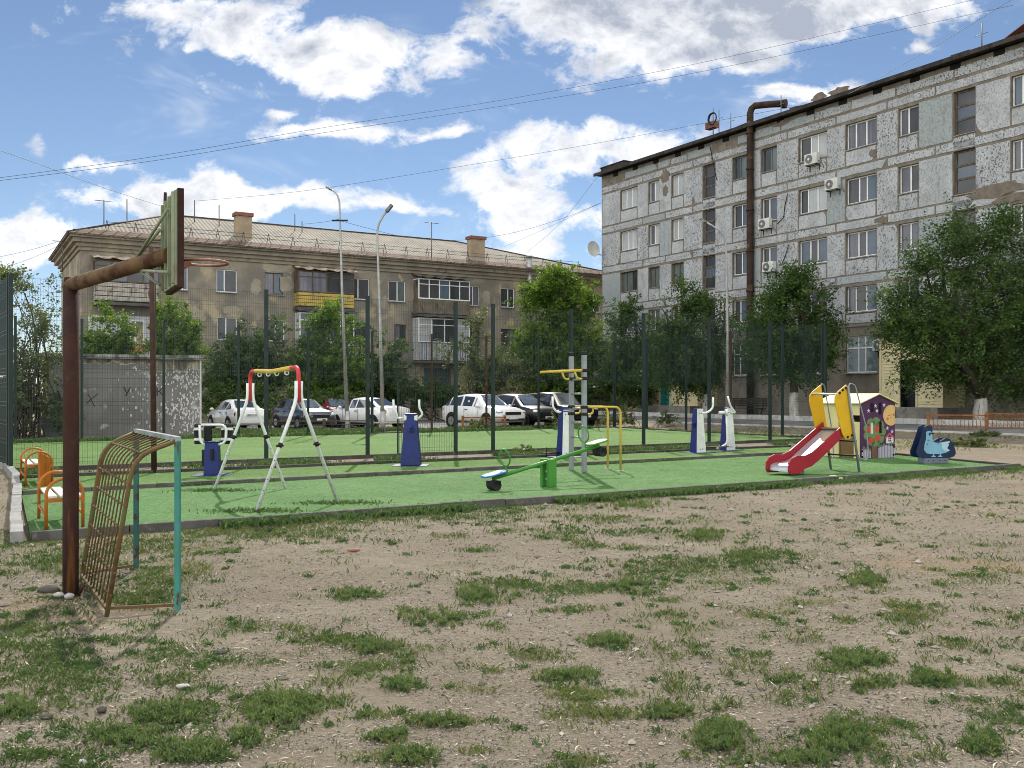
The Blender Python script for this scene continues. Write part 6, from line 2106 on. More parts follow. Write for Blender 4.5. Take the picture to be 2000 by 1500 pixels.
brk = MB(); s0_ = org + dirv * wb_ * .5 + bn * .044
s0_.z = rc.z - .03
brk.beam(s0_ + Vector((0, 0, -.03)), rc - bn * rad * .6 + Vector((0, 0, -.005)), .05, .03); brk.beam(s0_ + Vector((0, 0, .0)), rc - bn * rad + Vector((0, 0, .012)), .12, .012)
brk.build('rim_bracket', MATS['rim_rust'], rm, M=M)
mb = MB(); q = XZ(322, 6.9); mb.tube([P(322, 410, 6.9), P(323, 376, 6.9)], .012, 8); mb.build('top_stub', RUSTB, bd, M=M)
a_, b_ = P(150, 1161, Yp), P(164, 1138, Yp)
MB().tube([a_ - Vector((0, 0, .03)), b_], .016, 8).build('stub_pipe', RUSTB, hp, M=M)

# mini football goal
TEALP = pm('teal_paint_flaking', (.040, .165, .135), (.05, .20, .165), 3, .6, c3=(.06, .035, .025), s3=7, lo3=.60, hi3=.66, vs3=(1, 1, .4))
DTEAL = pm('dark_teal_paint', (.025, .085, .075), (.04, .12, .10), 4, .65, c3=(.05, .03, .022), s3=6, lo3=.52, hi3=.6)
OLRUST = pm('olive_rust_tube', (.105, .10, .038), (.12, .07, .028), 3, .7, c3=(.07, .035, .022), s3=5)
RBAR = pm('rusty_reinforcing_bar', (.075, .050, .022), (.11, .070, .030), 6, .8)
n0, f0 = G(347, 1193), G(266, 1113)
gl = thing('football_goal', 'small football goal of teal posts with a curved rusty bar cage', 'football goal', tuple((n0 + f0) / 2))
M = inv(gl)
hN, hF = P(347, 855, n0.y).z, P(264, 843, f0.y).z
hG = (hN + hF) / 2 + .0
MB().box((n0.x, n0.y, hG / 2 - .02), (.040, .040, hG + .02)).build('post', TEALP, gl, M=M, bevel=.004)
MB().box((f0.x, f0.y, hG / 2 - .02), (.040, .040, hG + .02)).build('post', DTEAL, gl, M=M, bevel=.004)
nt_, ft_ = Vector((n0.x, n0.y, hG)), Vector((f0.x, f0.y, hG))
MB().beam(nt_ + (nt_ - ft_).normalized() * .02, ft_ - (nt_ - ft_).normalized() * .02, .042, .035).build('crossbar', pm('pale_teal_top', (.22, .27, .26), (.17, .19, .17), 4, .5), gl, M=M)
bN, bF = G(208, 1200), G(158, 1131)
def cage_curve(a, b, k):
    """from the crossbar down the back: a top run, a bend, a leaning back"""
    topb = Vector((a.x + (b.x - a.x) * .62, a.y + (b.y - a.y) * .62, hG - .13))
    return bent([Vector((a.x, a.y, hG - .01)), topb, Vector((b.x, b.y, k))], .26, 8)
for (a, b, m_) in ((nt_, bN, OLRUST), (ft_, bF, OLRUST)):
    MB().tube(cage_curve(a, b, -.02), .017, 8).build('cage_tube', m_, gl, M=M)
for i in range(1, 10):
    f = i / 10
    a, b = nt_.lerp(ft_, f), bN.lerp(bF, f)
    MB().tube(cage_curve(a, b, .02), .0068, 6).build('cage_bar', RBAR, gl, M=M)
cN, cF = cage_curve(nt_, bN, -.02), cage_curve(ft_, bF, -.02)
def at_len(c, f):
    ls = [0]
    for i in range(1, len(c)): ls.append(ls[-1] + (c[i] - c[i - 1]).length)
    d = f * ls[-1]
    for i in range(1, len(c)):
        if ls[i] >= d: return c[i - 1].lerp(c[i], (d - ls[i - 1]) / (ls[i] - ls[i - 1]))
    return c[-1]
for f in (.17, .34, .45, .56, .67, .78, .89):
    a, b = at_len(cN, f), at_len(cF, f)
    MB().rod(a + (a - b) * .02, b - (a - b) * .02, .0085, 6).build('cage_crosswire', RBAR, gl, M=M)
for a, b in ((n0, bN), (f0, bF), (bN, bF)):
    MB().beam(Vector((a.x, a.y, .045)), Vector((b.x, b.y, .045)), .022, .022).build('ground_bar', RBAR, gl, M=M)

# stones at the foot of the post
STONE = pm('pale_stone', (.36, .345, .32), (.27, .255, .235), 12, .9, bump=.4, bscale=50)
DSTONE = pm('dark_slag', (.055, .05, .046), (.085, .075, .065), 10, .9, bump=.5, bscale=40)
for px, py, r_, m_, lab, sc in ((115, 1167, .040, STONE, 'pale round stone left of the basketball post foot', (1.1, .8, .62)), (135, 1170, .038, STONE, 'pale round stone in front of the basketball post foot', (1.0, .85, .72)), (96, 1158, .07, DSTONE, 'flat dark lump of slag left of the basketball post', (1.3, .9, .5))):
    q = G(px, py)
    tag(MB().ball((q.x, q.y, r_ * sc[2] * .75), r_, 10, 7, jitter=.22, sc=sc).build('stone', m_, loc=tuple(q)), lab, 'stone')
q = G(1630, 941)
tag(MB().ball((q.x, q.y, .05), .16, 12, 8, jitter=.5, sc=(1.15, .6, .36)).build('plastic_bag', pm('crumpled_bag', (.62, .60, .52), (.58, .50, .18), 5, .5), loc=tuple(q)), 'crumpled white and yellow plastic bag in the grass by the kerb', 'litter')
q = G(655, 1010)
tag(MB().ball((q.x, q.y, .02), .06, 9, 6, jitter=.4, sc=(1.4, .7, .4)).build('plastic_scrap', MATS['crumpled_bag'], loc=tuple(q)), 'pale crumpled scrap lying by the kerb near the swing', 'litter')
for px, py, r_, m_, lab, sc in ((199, 1390, .022, DSTONE, 'small dark stone alone on the bare ground low on the left', (1.2, 1, .8)), (430, 1276, .030, DSTONE, 'flat dark grey stone in the thin grass below the goal', (1.5, 1, .5)), (358, 1343, .026, STONE, 'pale flat stone beside the feathery weed below the goal', (1.6, .9, .5)), (92, 1404, .024, DSTONE, 'dark stone in the grass near the bottom left corner', (1.3, 1, .7)), (160, 1494, .022, STONE, 'pale grey stone at the very bottom edge on the left', (1.2, 1, .7)), (690, 1077, .045, pm('brick_bit', (.30, .16, .10), (.22, .12, .08), 9, .9), 'bit of reddish brick on the bare earth before the swing', (1.4, .8, .5))):
    q = G(px, py)
    tag(MB().ball((q.x, q.y, r_ * sc[2] * .6), r_, 10, 7, jitter=.3, sc=sc).build('stone', m_, loc=tuple(q)), lab, 'stone')

# ================================================================ TREES AND BUSHES
BARK = pm('grey_brown_bark', (.075, .058, .045), (.045, .036, .03), 9, .95, bump=.8, bscale=22, vs=(1, 1, .25), bdist=.03)
WHITEWASH = pm('whitewashed_bark', (.50, .49, .46), (.36, .34, .31), 8, .9, bump=.8, bscale=22, vs=(1, 1, .25), bdist=.03, c3=(.17, .145, .12), s3=9, lo3=.56, hi3=.66, vs3=(1.6, 1.6, .3))
LEAF = {'maple': leaf_mat('maple_leaf', (.045, .100, .018), (.150, .240, .034), .54),
        'elm': leaf_mat('elm_leaf', (.022, .054, .014), (.105, .178, .040), .44),
        'dark': leaf_mat('dark_leaf', (.030, .066, .018), (.085, .145, .036), .44),
        'grey': leaf_mat('grey_green_leaf', (.050, .078, .032), (.140, .165, .070), .42)}
trng = np.random.default_rng(21)


def leaf_cloud(name, C, size, mat, parent, up=0.35, slim=0.5, tint=None):
    n = len(C)
    A = trng.normal(size=(n, 3)); A[:, 2] = A[:, 2] * .7 - .15
    A /= np.linalg.norm(A, axis=1)[:, None]
    N = trng.normal(size=(n, 3)); N[:, 2] = np.abs(N[:, 2]) + up
    B = np.cross(N, A); B /= np.linalg.norm(B, axis=1)[:, None] + 1e-9
    L = size * trng.uniform(.6, 1.35, n)[:, None]
    W = L * slim
    Q = np.cross(A, B)
    v = np.stack([C - A * L * .5, C + B * W * .5 + A * L * .05 + Q * L * .07, C + A * L * .5, C - B * W * .5 + A * L * .05 + Q * L * .07], 1).reshape(-1, 3)
    return big_mesh(name, v, np.arange(n * 4), 4, mat, parent, {'tint': ('FACE', np.clip(trng.normal(0, .14, n) + (.42 if tint is None else tint), 0, 1))})


def tree(label, base, blobs, Y, leaf, n, size, name='tree', trunk_r=.14, white=0.0, group=None, stems=1, gap=.55, spread=.5, limb=10, depth=None, lean=(0, 0), crown='crown'):
    """blobs: ellipsoids (centre px, py, radii px) of the crown as the photograph shows them, set at distance Y"""
    o = thing(name, label, 'tree' if 'bush' not in name and 'shrub' not in name else name.split('_')[-1], base, 0, group)
    b0 = Vector(base)
    k = Y / F
    E = []
    for bl in blobs:
        px, py, rx, ry = bl[:4]
        dy = bl[4] if len(bl) > 4 else 0
        c = P(px, py, Y) + Vector((0, dy, 0)) - b0
        E.append((np.array(c), np.array([rx * k, (depth or max(rx, ry) * .85) * (k if depth is None else 1), ry * k])))
    vol = np.array([e[1].prod() ** (2 / 3) for e in E]); vol = vol / vol.sum()
    # sprays: short leafy shoots, more of them towards the outside, thinned by a coarse noise so that gaps show
    ncl = max(30, int(n / 34))
    pts, dirs = [], []
    zmin = min(.25, max(e[0][2] + e[1][2] for e in E) * .25)
    while len(pts) < ncl:
        i = trng.choice(len(E), p=vol)
        c, r = E[i]
        d = trng.normal(size=3); d /= np.linalg.norm(d)
        rad = trng.uniform(0, 1) ** .42 * trng.uniform(.72, 1.18)
        p = c + d * r * rad
        if p[2] < zmin: continue
        g = fbm(np.array([p[0] * 1.5 + p[1] * .6 + 50]), np.array([p[2] * 1.5 + p[1] * .5 + 50]), 3)[0]
        if g < .28 + gap * .30 and trng.random() < .85: continue
        pts.append(p); dirs.append(d * np.array([1, 1, .8]) + np.array([0, 0, .15]))
    pts, dirs = np.array(pts), np.array(dirs)
    dirs /= np.linalg.norm(dirs, axis=1)[:, None]
    per = max(6, n // ncl)
    t = trng.uniform(-.6, 1.0, (ncl, per, 1))
    ln = trng.uniform(.45, 1.75, (ncl, 1, 1)) * spread
    C = pts[:, None, :] + dirs[:, None, :] * t * ln + trng.normal(size=(ncl, per, 3)) * spread * .21 * (1.05 - .5 * np.clip(t, 0, 1))
    C[..., 2] -= np.clip(t, 0, 1)[..., 0] ** 2 * ln[..., 0] * .25
    tn = np.repeat(np.clip(trng.normal(.42, .24, ncl), 0, 1), per)
    C = C.reshape(-1, 3)
    ok = C[:, 2] > .06
    leaf_cloud(crown, C[ok], size, LEAF[leaf], o, tint=tn[ok])
    # trunk and limbs
    cen = sum((e[0] * w for e, w in zip(E, vol)), np.zeros(3))
    low = min(e[0][2] - e[1][2] for e in E)
    fork = max(.35, min(cen[2] * .62, low + .5)) if stems == 1 else .12
    def path(a, c, j, m=6):
        a, c = Vector(a), Vector(c)
        q = []
        off = Vector((random.uniform(-j, j), random.uniform(-j, j), random.uniform(0, j)))
        for i in range(m + 1):
            s = i / m
            q.append(a.lerp(c, s) + off * math.sin(s * math.pi) + Vector((random.uniform(-.03, .03), random.uniform(-.03, .03), 0)) * (0 < i < m))
        return q
    fk = Vector((lean[0] * fork, lean[1] * fork, fork))
    if stems == 1:
        pth = path((0, 0, -.1), fk, .05)
        rr = [trunk_r * (1.25 - .45 * i / (len(pth) - 1)) if i else trunk_r * 1.5 for i in range(len(pth))]
        if white > 0:
            mbt = MB(); cut = [p for p in pth if p.z <= white] or pth[:2]
            pw = [p for p in pth if p.z < white] + [Vector((lean[0] * white, lean[1] * white, white))]
            MB().tube(pw, [trunk_r * 1.5] + [trunk_r * (1.27 - .35 * p.z / fork) for p in pw[1:]], 12).build('whitewashed_trunk', WHITEWASH, o)
            ph_ = [Vector((lean[0] * white, lean[1] * white, white))] + [p for p in pth if p.z > white + .02]
            if len(ph_) > 1:
                MB().tube(ph_, [trunk_r * (1.2 - .35 * p.z / fork) for p in ph_], 12).build('trunk', BARK, o)
        else:
            MB().tube(pth, rr, 10).build('trunk', BARK, o)
    br = MB()
    idx = trng.choice(ncl, min(limb, ncl), replace=False)
    for j in idx:
        a = fk if stems == 1 else Vector((random.uniform(-.25, .25) * min(3, stems), random.uniform(-.2, .2), -.05))
        e = Vector(pts[j])
        q = path(a, e, .18 * (e - a).length)
        r0 = trunk_r * (.55 if stems == 1 else .42)
        br.tube(q, [r0 * (1 - .85 * i / (len(q) - 1)) + .006 for i in range(len(q))], 6)
        for _ in range(2):
            s = q[random.randint(2, 5)]
            e2 = Vector(pts[trng.integers(ncl)])
            if (e2 - s).length < (e - a).length * .8:
                q2 = path(s, e2, .1 * (e2 - s).length, 4)
                br.tube(q2, [r0 * .38 * (1 - .8 * i / 4) + .004 for i in range(5)], 5)
    br.build('limb', BARK, o)
    return o


g0 = lambda px, Y: XZ(px, Y, float(ground_z((px - CX) / F * Y, Y)) - .02)
TG = 'trees growing round the yard'
tree('airy grey-green tree beyond the left fence, its crown rising to the tan cornice', g0(45, 35), [(55, 600, 62, 70), (30, 580, 50, 55), (85, 575, 30, 45), (60, 690, 60, 70), (95, 700, 28, 80), (25, 760, 50, 70), (60, 800, 58, 60), (12, 540, 26, 40), (92, 630, 26, 40)], 35, 'grey', 11500, .125, stems=4, trunk_r=.12, group=TG, gap=.95, spread=.42, limb=16)
tree('dark bush at the foot of the left fence before the grey shed', g0(60, 36.3), [(50, 800, 50, 50), (95, 815, 34, 40), (15, 800, 40, 60)], 36.3, 'dark', 4200, .12, name='bush', stems=3, trunk_r=.07, gap=.8, spread=.4)
tree('upright maple shoots behind the shed, left of the bare rusty pole', g0(218, 44), [(215, 640, 22, 46), (190, 665, 34, 34), (235, 668, 34, 40), (175, 690, 30, 30), (215, 700, 55, 50), (250, 640, 12, 26), (205, 614, 10, 22)], 44, 'maple', 12000, .16, stems=4, trunk_r=.10, group=TG, gap=.45, spread=.45)
tree('upright maple shoots behind the shed, right of the bare rusty pole', g0(345, 44.5), [(335, 625, 15, 38), (358, 640, 22, 46), (320, 662, 24, 38), (370, 670, 22, 38), (345, 695, 48, 50), (310, 612, 9, 26)], 44.5, 'maple', 12000, .16, stems=4, trunk_r=.10, group=TG, gap=.45, spread=.45)
tree('broad dark maple behind the white hatchback', g0(490, 54), [(490, 672, 44, 46), (455, 700, 44, 50), (525, 705, 40, 50), (475, 755, 65, 50), (430, 750, 34, 45), (540, 650, 20, 32)], 54, 'dark', 18000, .19, stems=4, trunk_r=.14, group=TG, gap=.5, spread=.55)
tree('maple with a sunlit pointed top under the yellow balcony', g0(645, 55), [(642, 622, 36, 36), (622, 650, 36, 40), (668, 660, 38, 46), (640, 700, 62, 54), (600, 720, 44, 54), (690, 730, 40, 50), (645, 600, 16, 18), (640, 770, 66, 36)], 55, 'maple', 26000, .19, stems=4, trunk_r=.15, group=TG, gap=.5, spread=.55)
tree('loose maple behind the white saloon, left of the boarded balcony', g0(752, 57), [(748, 668, 30, 32), (765, 700, 32, 40), (735, 720, 38, 46), (755, 755, 46, 40)], 57, 'dark', 7500, .19, stems=4, trunk_r=.12, group=TG, gap=.7, spread=.5)
tree('sparse small tree between the white boarded balcony and the tallest maple', g0(945, 56), [(940, 640, 22, 34), (925, 690, 42, 40), (965, 700, 44, 42), (935, 735, 50, 40), (985, 730, 40, 40), (880, 690, 20, 24)], 56, 'grey', 8500, .18, stems=3, trunk_r=.12, group=TG, gap=.8, spread=.5)
tree('tallest bright green maple against the right end of the tan block', g0(1095, 60), [(1075, 565, 46, 40), (1060, 590, 50, 44), (1110, 590, 46, 44), (1145, 595, 30, 38), (1090, 540, 30, 24), (1070, 640, 66, 50), (1125, 645, 56, 50), (1090, 700, 90, 60), (1030, 680, 44, 50), (1150, 690, 44, 52), (1090, 760, 88, 40)], 60, 'maple', 40000, .21, stems=4, trunk_r=.2, group=TG, gap=.4, spread=.6, limb=14)
tree('slim dark tree in the corner where the two blocks meet', g0(1228, 58), [(1230, 610, 22, 34), (1215, 650, 36, 44), (1245, 660, 32, 50), (1225, 710, 52, 56), (1200, 740, 42, 44), (1255, 750, 36, 40)], 58, 'dark', 20000, .18, stems=1, trunk_r=.14, group=TG, gap=.55, spread=.55)
tree('whitewashed elm before the teal-door porch', g0(1380, 50.5), [(1340, 600, 40, 40), (1380, 605, 44, 42), (1325, 645, 54, 50), (1395, 650, 44, 50), (1345, 700, 72, 54), (1300, 680, 32, 44), (1400, 715, 40, 40), (1350, 745, 56, 24), (1335, 572, 22, 22), (1295, 735, 26, 30)], 50.5, 'elm', 30000, .15, trunk_r=.19, white=1.25, group=TG, gap=.45, spread=.6, limb=14)
tree('whitewashed elm beside the rusty flue pipe', g0(1552, 45.5), [(1545, 575, 62, 46), (1515, 600, 46, 50), (1590, 605, 44, 52), (1545, 650, 80, 54), (1500, 680, 40, 50), (1600, 670, 36, 50), (1550, 715, 70, 40), (1480, 640, 22, 40), (1555, 545, 44, 24), (1622, 640, 14, 50)], 45.5, 'elm', 34000, .14, trunk_r=.20, white=1.35, group=TG, gap=.40, spread=.6, limb=14)
tree('largest street tree, drooping over the dark doorway with a whitewashed trunk', g0(1915, 38.5), [(1890, 480, 80, 50), (1960, 470, 70, 50), (1850, 540, 90, 54), (1940, 560, 100, 70), (1790, 590, 60, 54), (1830, 630, 100, 54), (1920, 650, 110, 60), (1780, 660, 50, 46), (1850, 700, 90, 44), (1950, 720, 90, 50), (1990, 600, 70, 120), (2060, 580, 90, 110), (1800, 520, 40, 34), (1860, 446, 40, 30), (1755, 620, 36, 30), (1960, 430, 50, 26), (1820, 725, 50, 22), (1800, 735, 40, 26), (1870, 738, 46, 22), (1735, 585, 34, 24), (1745, 660, 30, 20), (1985, 760, 60, 40)], 38.5, 'elm', 66000, .125, trunk_r=.25, white=1.05, group=TG, gap=.42, spread=.72, limb=18)
tree('dark overgrown hedge under the barred ground-floor window', g0(850, 58.5), [(830, 770, 60, 34), (880, 780, 44, 36), (770, 780, 50, 40), (740, 790, 40, 36)], 58.5, 'dark', 7500, .2, name='hedge_bush', stems=4, trunk_r=.06, gap=.5, spread=.5)
tree('dark shrubs behind the white hatchback and the navy one', g0(560, 50.5), [(420, 790, 50, 40), (520, 790, 60, 40), (620, 790, 60, 40)], 50.5, 'dark', 8000, .18, name='shrub', stems=4, trunk_r=.06, gap=.5, spread=.5)
tree('thin dark young tree beside the lean-to shed', g0(1238, 55.5), [(1235, 760, 30, 40), (1215, 790, 22, 24)], 55.5, 'dark', 2500, .15, stems=1, trunk_r=.06, gap=.8, spread=.4)
for lab, px, Y, rx, ry, n in (('low weed bush by the post of the far fence', 1300, 45.5, 26, 20, 900), ('low weed bush at the end of the far fence', 1090, 45.0, 30, 18, 900), ('feathery weed clump behind the bird rocker', 1895, 29.5, 34, 8, 1300), ('weed clump beside the low orange fence', 1925, 33, 26, 9, 900), ('weed bush behind the orange fence of the white sport utility car', 935, 42.0, 26, 16, 900), ('weed clump between the seesaw and the court kerb', 1026, 25.4, 15, 8, 700), ('weed clump at the foot of the mesh fence near the ladder', 1188, 46.6, 30, 20, 1000), ('dry weed bush right of the lower yellow bars', 1225, 46.0, 24, 26, 1000)):
    y_ = HY + F * EYE / Y
    tree(lab, g0(px, Y), [(px, y_ - ry * .7, rx, ry)], Y, 'grey', n, .10, name='weed_bush', stems=3, trunk_r=.02, gap=.2, spread=.16, limb=5, group='weed bushes')

# ================================================================ GRASS, WEEDS AND GRAVEL
grng = np.random.default_rng(99)
GRASSM = leaf_mat('grass_blade', (.050, .096, .030), (.165, .185, .080), .46)
WEEDM = leaf_mat('weed_leaf', (.042, .092, .034), (.105, .165, .068), .42)


def blades(name, X, Yv, Z, H, lean, width, tint, mat):
    n = len(X)
    a = grng.uniform(0, 2 * np.pi, n)
    dx, dy = np.cos(a), np.sin(a)
    b = a + np.pi / 2 + grng.normal(0, .4, n)
    wx, wy = np.cos(b) * width / 2, np.sin(b) * width / 2
    base = np.stack([X, Yv, Z - .004], 1)
    l1, l2 = lean * .35 * H, lean * H
    z1, z2 = H * .62, H * np.sqrt(np.clip(1 - (lean * .75) ** 2, .12, 1))
    v = np.stack([base + np.stack([-wx * .8, -wy * .8, 0 * wx], 1), base + np.stack([wx * .8, wy * .8, 0 * wx], 1),
                  base + np.stack([dx * l1 + wx, dy * l1 + wy, np.minimum(z1, z2)], 1), base + np.stack([dx * l2, dy * l2, z2], 1), base + np.stack([dx * l1 - wx, dy * l1 - wy, np.minimum(z1, z2)], 1)], 1).reshape(-1, 3)
    return big_mesh(name, v, np.arange(n * 5), 5, mat, None, {'tint': ('FACE', tint)})


def scatter_grass():
    # candidate spots: denser near the viewer so that the turf looks equally fine everywhere
    n = 900000
    py = HY + 134 + (1560 - HY - 134) * grng.uniform(0, 1, n) ** 1.15
    px = grng.uniform(-120, 2120, n)
    Y = F * EYE / (py - HY)
    X = (px - CX) / F * Y
    # not on the turf: in front of the near kerb, or right of the back corner
    A, B = np.array([AL.x, AL.y]), np.array([AR.x, AR.y])
    side = (B[0] - A[0]) * (Y - A[1]) - (B[1] - A[1]) * (X - A[0])
    inside = (side > -.02) & (X > AL.x + (Y - AL.y) * (-.55) - .12) & (X < AR.x + 0.2)
    d = grass_density(X, Y)
    # overgrown edge along the near kerb
    dist = np.abs(side) / np.hypot(*(B - A))
    edge = np.clip(1 - dist / .28, 0, 1) * (fbm(X * 1.1 + 5, Y * 1.1, 3) > .42) * (px > 300)
    d = np.maximum(d, edge * .75)
    keep = (~inside) & (grng.uniform(0, 1, n) < d ** 1.25 * .36 + .0008)
    X, Y, d, px, py = X[keep], Y[keep], d[keep], px[keep], py[keep]
    m = len(X)
    tall = fbm(X * 2.1 + 3, Y * 2.1 + 8, 3)
    H = (.014 + .040 * np.clip(tall * 1.5 - .25, 0.1, 1) * grng.uniform(.5, 1.3, m)) * (1 + .045 * np.clip(Y - 6, 0, 12))
    Z = ground_z(X, Y) + micro_z(X, Y)
    wd = (.0028 + .0030 * grng.uniform(0, 1, m)) * (1 + .11 * np.clip(Y - 4, 0, 16))
    dry = fbm(X * .8 + 60, Y * .8 + 20, 3)
    tint = np.clip(grng.normal(.30, .2, m) + (dry - .45) * 1.3, 0, 1)
    g = blades('grass', X, Y, Z, H, grng.uniform(.35, 1.05, m), wd, tint, GRASSM)
    tag(g, kind='stuff')
    print('grass blades', m)
    # leafy weeds: short broad leaves lying over the patches and lone rosettes
    n2 = 5200
    py = HY + 150 + (1540 - HY - 150) * grng.uniform(0, 1, n2) ** 1.1
    px = grng.uniform(-60, 2060, n2)
    Yc = F * EYE / (py - HY); Xc = (px - CX) / F * Yc
    side = (B[0] - A[0]) * (Yc - A[1]) - (B[1] - A[1]) * (Xc - A[0])
    d = grass_density(Xc, Yc)
    k = (side < -.05) & (grng.uniform(0, 1, n2) < np.clip(d * .9 + .022, 0, 1))
    Xc, Yc = Xc[k], Yc[k]
    per = 34
    r = np.abs(grng.normal(0, 1, (len(Xc), per))) * grng.uniform(.02, .075, (len(Xc), 1)) * (1 + .03 * np.clip(Yc - 5, 0, 10))[:, None]
    a = grng.uniform(0, 6.283, (len(Xc), per))
    x = (Xc[:, None] + r * np.cos(a)).ravel(); y = (Yc[:, None] + r * np.sin(a)).ravel()
    z = np.repeat(np.asarray(ground_z(Xc, Yc)) + micro_z(Xc, Yc), per)
    m = len(x)
    sc = np.repeat(1 + .10 * np.clip(Yc - 4, 0, 14), per)
    t0 = np.repeat(np.clip(grng.normal(.25, .22, len(Xc)), 0, 1), per)
    w = blades('weeds', x, y, z, .020 * sc ** .7 * grng.uniform(.5, 1.6, m), grng.uniform(.5, 1.0, m), .0075 * sc * grng.uniform(.6, 1.3, m), np.clip(t0 + grng.normal(0, .12, m), 0, 1), WEEDM)
    tag(w, kind='stuff')
    # feathery weeds that stand above the rest, in clumps
    cx_, cy_, ch_ = [], [], []
    for px0, py0, rx, ry, num, hh in ((540, 1372, 75, 24, 90, .055), (540, 1398, 70, 18, 70, .05), (330, 1395, 80, 24, 80, .05), (245, 1440, 75, 20, 70, .045), (380, 1472, 80, 22, 80, .045), (1405, 1444, 52, 26, 90, .05), (1640, 1448, 55, 30, 100, .05), (1575, 1482, 60, 16, 50, .04), (800, 1484, 50, 16, 50, .045), (1920, 1452, 38, 26, 60, .045),
                                      (940, 1164, 44, 16, 70, .05), (855, 1213, 55, 15, 50, .045), (760, 1440, 36, 12, 30, .035), (785, 1336, 36, 13, 45, .045), (1820, 1330, 40, 13, 45, .045), (700, 1162, 55, 10, 40, .045), (1690, 1138, 38, 14, 50, .055), (1240, 1150, 42, 18, 60, .055), (1375, 1047, 36, 12, 50, .06), (1185, 1256, 40, 13, 45, .045), (860, 1412, 60, 12, 40, .04), (480, 1440, 36, 14, 40, .045), (40, 1390, 36, 18, 50, .05), (1115, 1320, 45, 12, 40, .045), (730, 1268, 50, 16, 50, .045), (1670, 1292, 70, 20, 80, .045), (1300, 1393, 42, 12, 40, .035), (1240, 988, 60, 9, 40, .07)):
        g_ = grng.normal(0, .5, (2, num))
        qx, qy = px0 + rx * g_[0], py0 + ry * g_[1]
        yy = F * EYE / (qy - HY)
        cx_.append((qx - CX) / F * yy); cy_.append(yy); ch_.append(np.full(num, hh) * grng.uniform(.5, 1.35, num))
    cx_, cy_, ch_ = map(np.concatenate, (cx_, cy_, ch_))
    per = 30
    h = np.repeat(ch_, per)
    m = len(h)
    t = grng.uniform(0, 1, m)
    a = grng.uniform(0, 6.283, m)
    rr = h * t * .55 * grng.uniform(.2, 1.2, m)
    x, y = np.repeat(cx_, per) + rr * np.cos(a), np.repeat(cy_, per) + rr * np.sin(a)
    z = np.repeat(np.asarray(ground_z(cx_, cy_)) + micro_z(cx_, cy_), per) + h * t * .85
    sc = 1 + .09 * np.clip(y - 4, 0, 10)
    tn = np.repeat(np.clip(grng.normal(.45, .22, len(cx_)), 0, 1), per)
    w = blades('feathery_weeds', x, y, z, (.010 + .012 * grng.uniform(0, 1, m)) * sc ** .6, grng.uniform(.3, 1.0, m), .0042 * sc * grng.uniform(.6, 1.3, m), np.clip(tn + grng.normal(0, .12, m), 0, 1), leaf_mat('feathery_leaf', (.055, .105, .040), (.150, .200, .090), .44))
    tag(w, kind='stuff')
    # green growth along the kerbs and in the strip before the court
    xs, ys, hs = [], [], []
    def along(p, q, nn, wdt, h, lo=.45):
        t = grng.uniform(0, 1, nn)
        x = p.x + (q.x - p.x) * t; y = p.y + (q.y - p.y) * t
        o = grng.normal(0, wdt, nn)
        nx_, ny_ = -(q.y - p.y), (q.x - p.x)
        l = math.hypot(nx_, ny_)
        x, y = x + nx_ / l * o, y + ny_ / l * o
        kk = fbm(x * .8 + 31, y * .8 + 7, 3) > lo
        xs.append(x[kk]); ys.append(y[kk]); hs.append(np.full(kk.sum(), h))
    along(C1L.lerp(C0L, .5), C1R.lerp(C0R, .45), 16000, .22, .10, .47)
    along(C1L, C1R, 4000, .06, .08, .52)
    along(BL, BR, 2600, .05, .07, .56)
    along(KL, KR, 12000, .28, .16, .44)
    along(XZ(398, 40.0), XZ(1150, 44.6), 22000, .9, .16, .46)
    along(KR, C0R, 4000, .25, .12, .50)
    along(AL.lerp(AR, .16), AL.lerp(AR, .30), 1200, .16, .07, .40)
    NE = (AL - AR).cross(Vector((0, 0, 1))).normalized()
    if NE.y > 0: NE = -NE
    along(AL.lerp(AR, .10) + NE * .12, AL.lerp(AR, .62) + NE * .12, 12000, .08, .075, .47)
    along(AL.lerp(AR, .55) + NE * .14, AR + NE * .14, 6000, .10, .055, .50)
    for q_ in (gz(418, 958), gz(660, 982), gz(501, 998)):
        t = grng.normal(0, .22, (2, 620)); xs.append(q_.x + t[0] * 1.4); ys.append(q_.y + t[1] * .5); hs.append(np.full(620, .055))
    x, y, h = np.concatenate(xs), np.concatenate(ys), np.concatenate(hs)
    m = len(x)
    w = blades('kerb_weeds', x, y, np.asarray(ground_z(x, y)) + .02, h * grng.uniform(.4, 1.5, m), grng.uniform(.2, 1.0, m), .016 * grng.uniform(.6, 1.5, m), np.clip(grng.normal(.4, .28, m), 0, 1), WEEDM)
    tag(w, kind='stuff')
    # sandy ground by the grey block: straw-coloured tufts
    x = grng.uniform(9, 24, 14000); y = grng.uniform(24, 44, 14000)
    q = (x - 6.15) * -0.847 + (y - 64.9) * -0.529
    sd = (RK.x - AR.x) * (y - AR.y) - (RK.y - AR.y) * (x - AR.x)
    kk = (q > 7.9) & (fbm(x * .5 + 3, y * .5 + 77, 3) > .53) & (sd < -1.2)
    x, y = x[kk], y[kk]; m = len(x)
    w = blades('dry_tufts', x, y, ground_z(x, y), .09 * grng.uniform(.4, 1.4, m), grng.uniform(.3, 1.0, m), .016 * grng.uniform(.6, 1.4, m), np.clip(grng.normal(.75, .2, m), 0, 1), GRASSM)
    tag(w, kind='stuff')


scatter_grass()


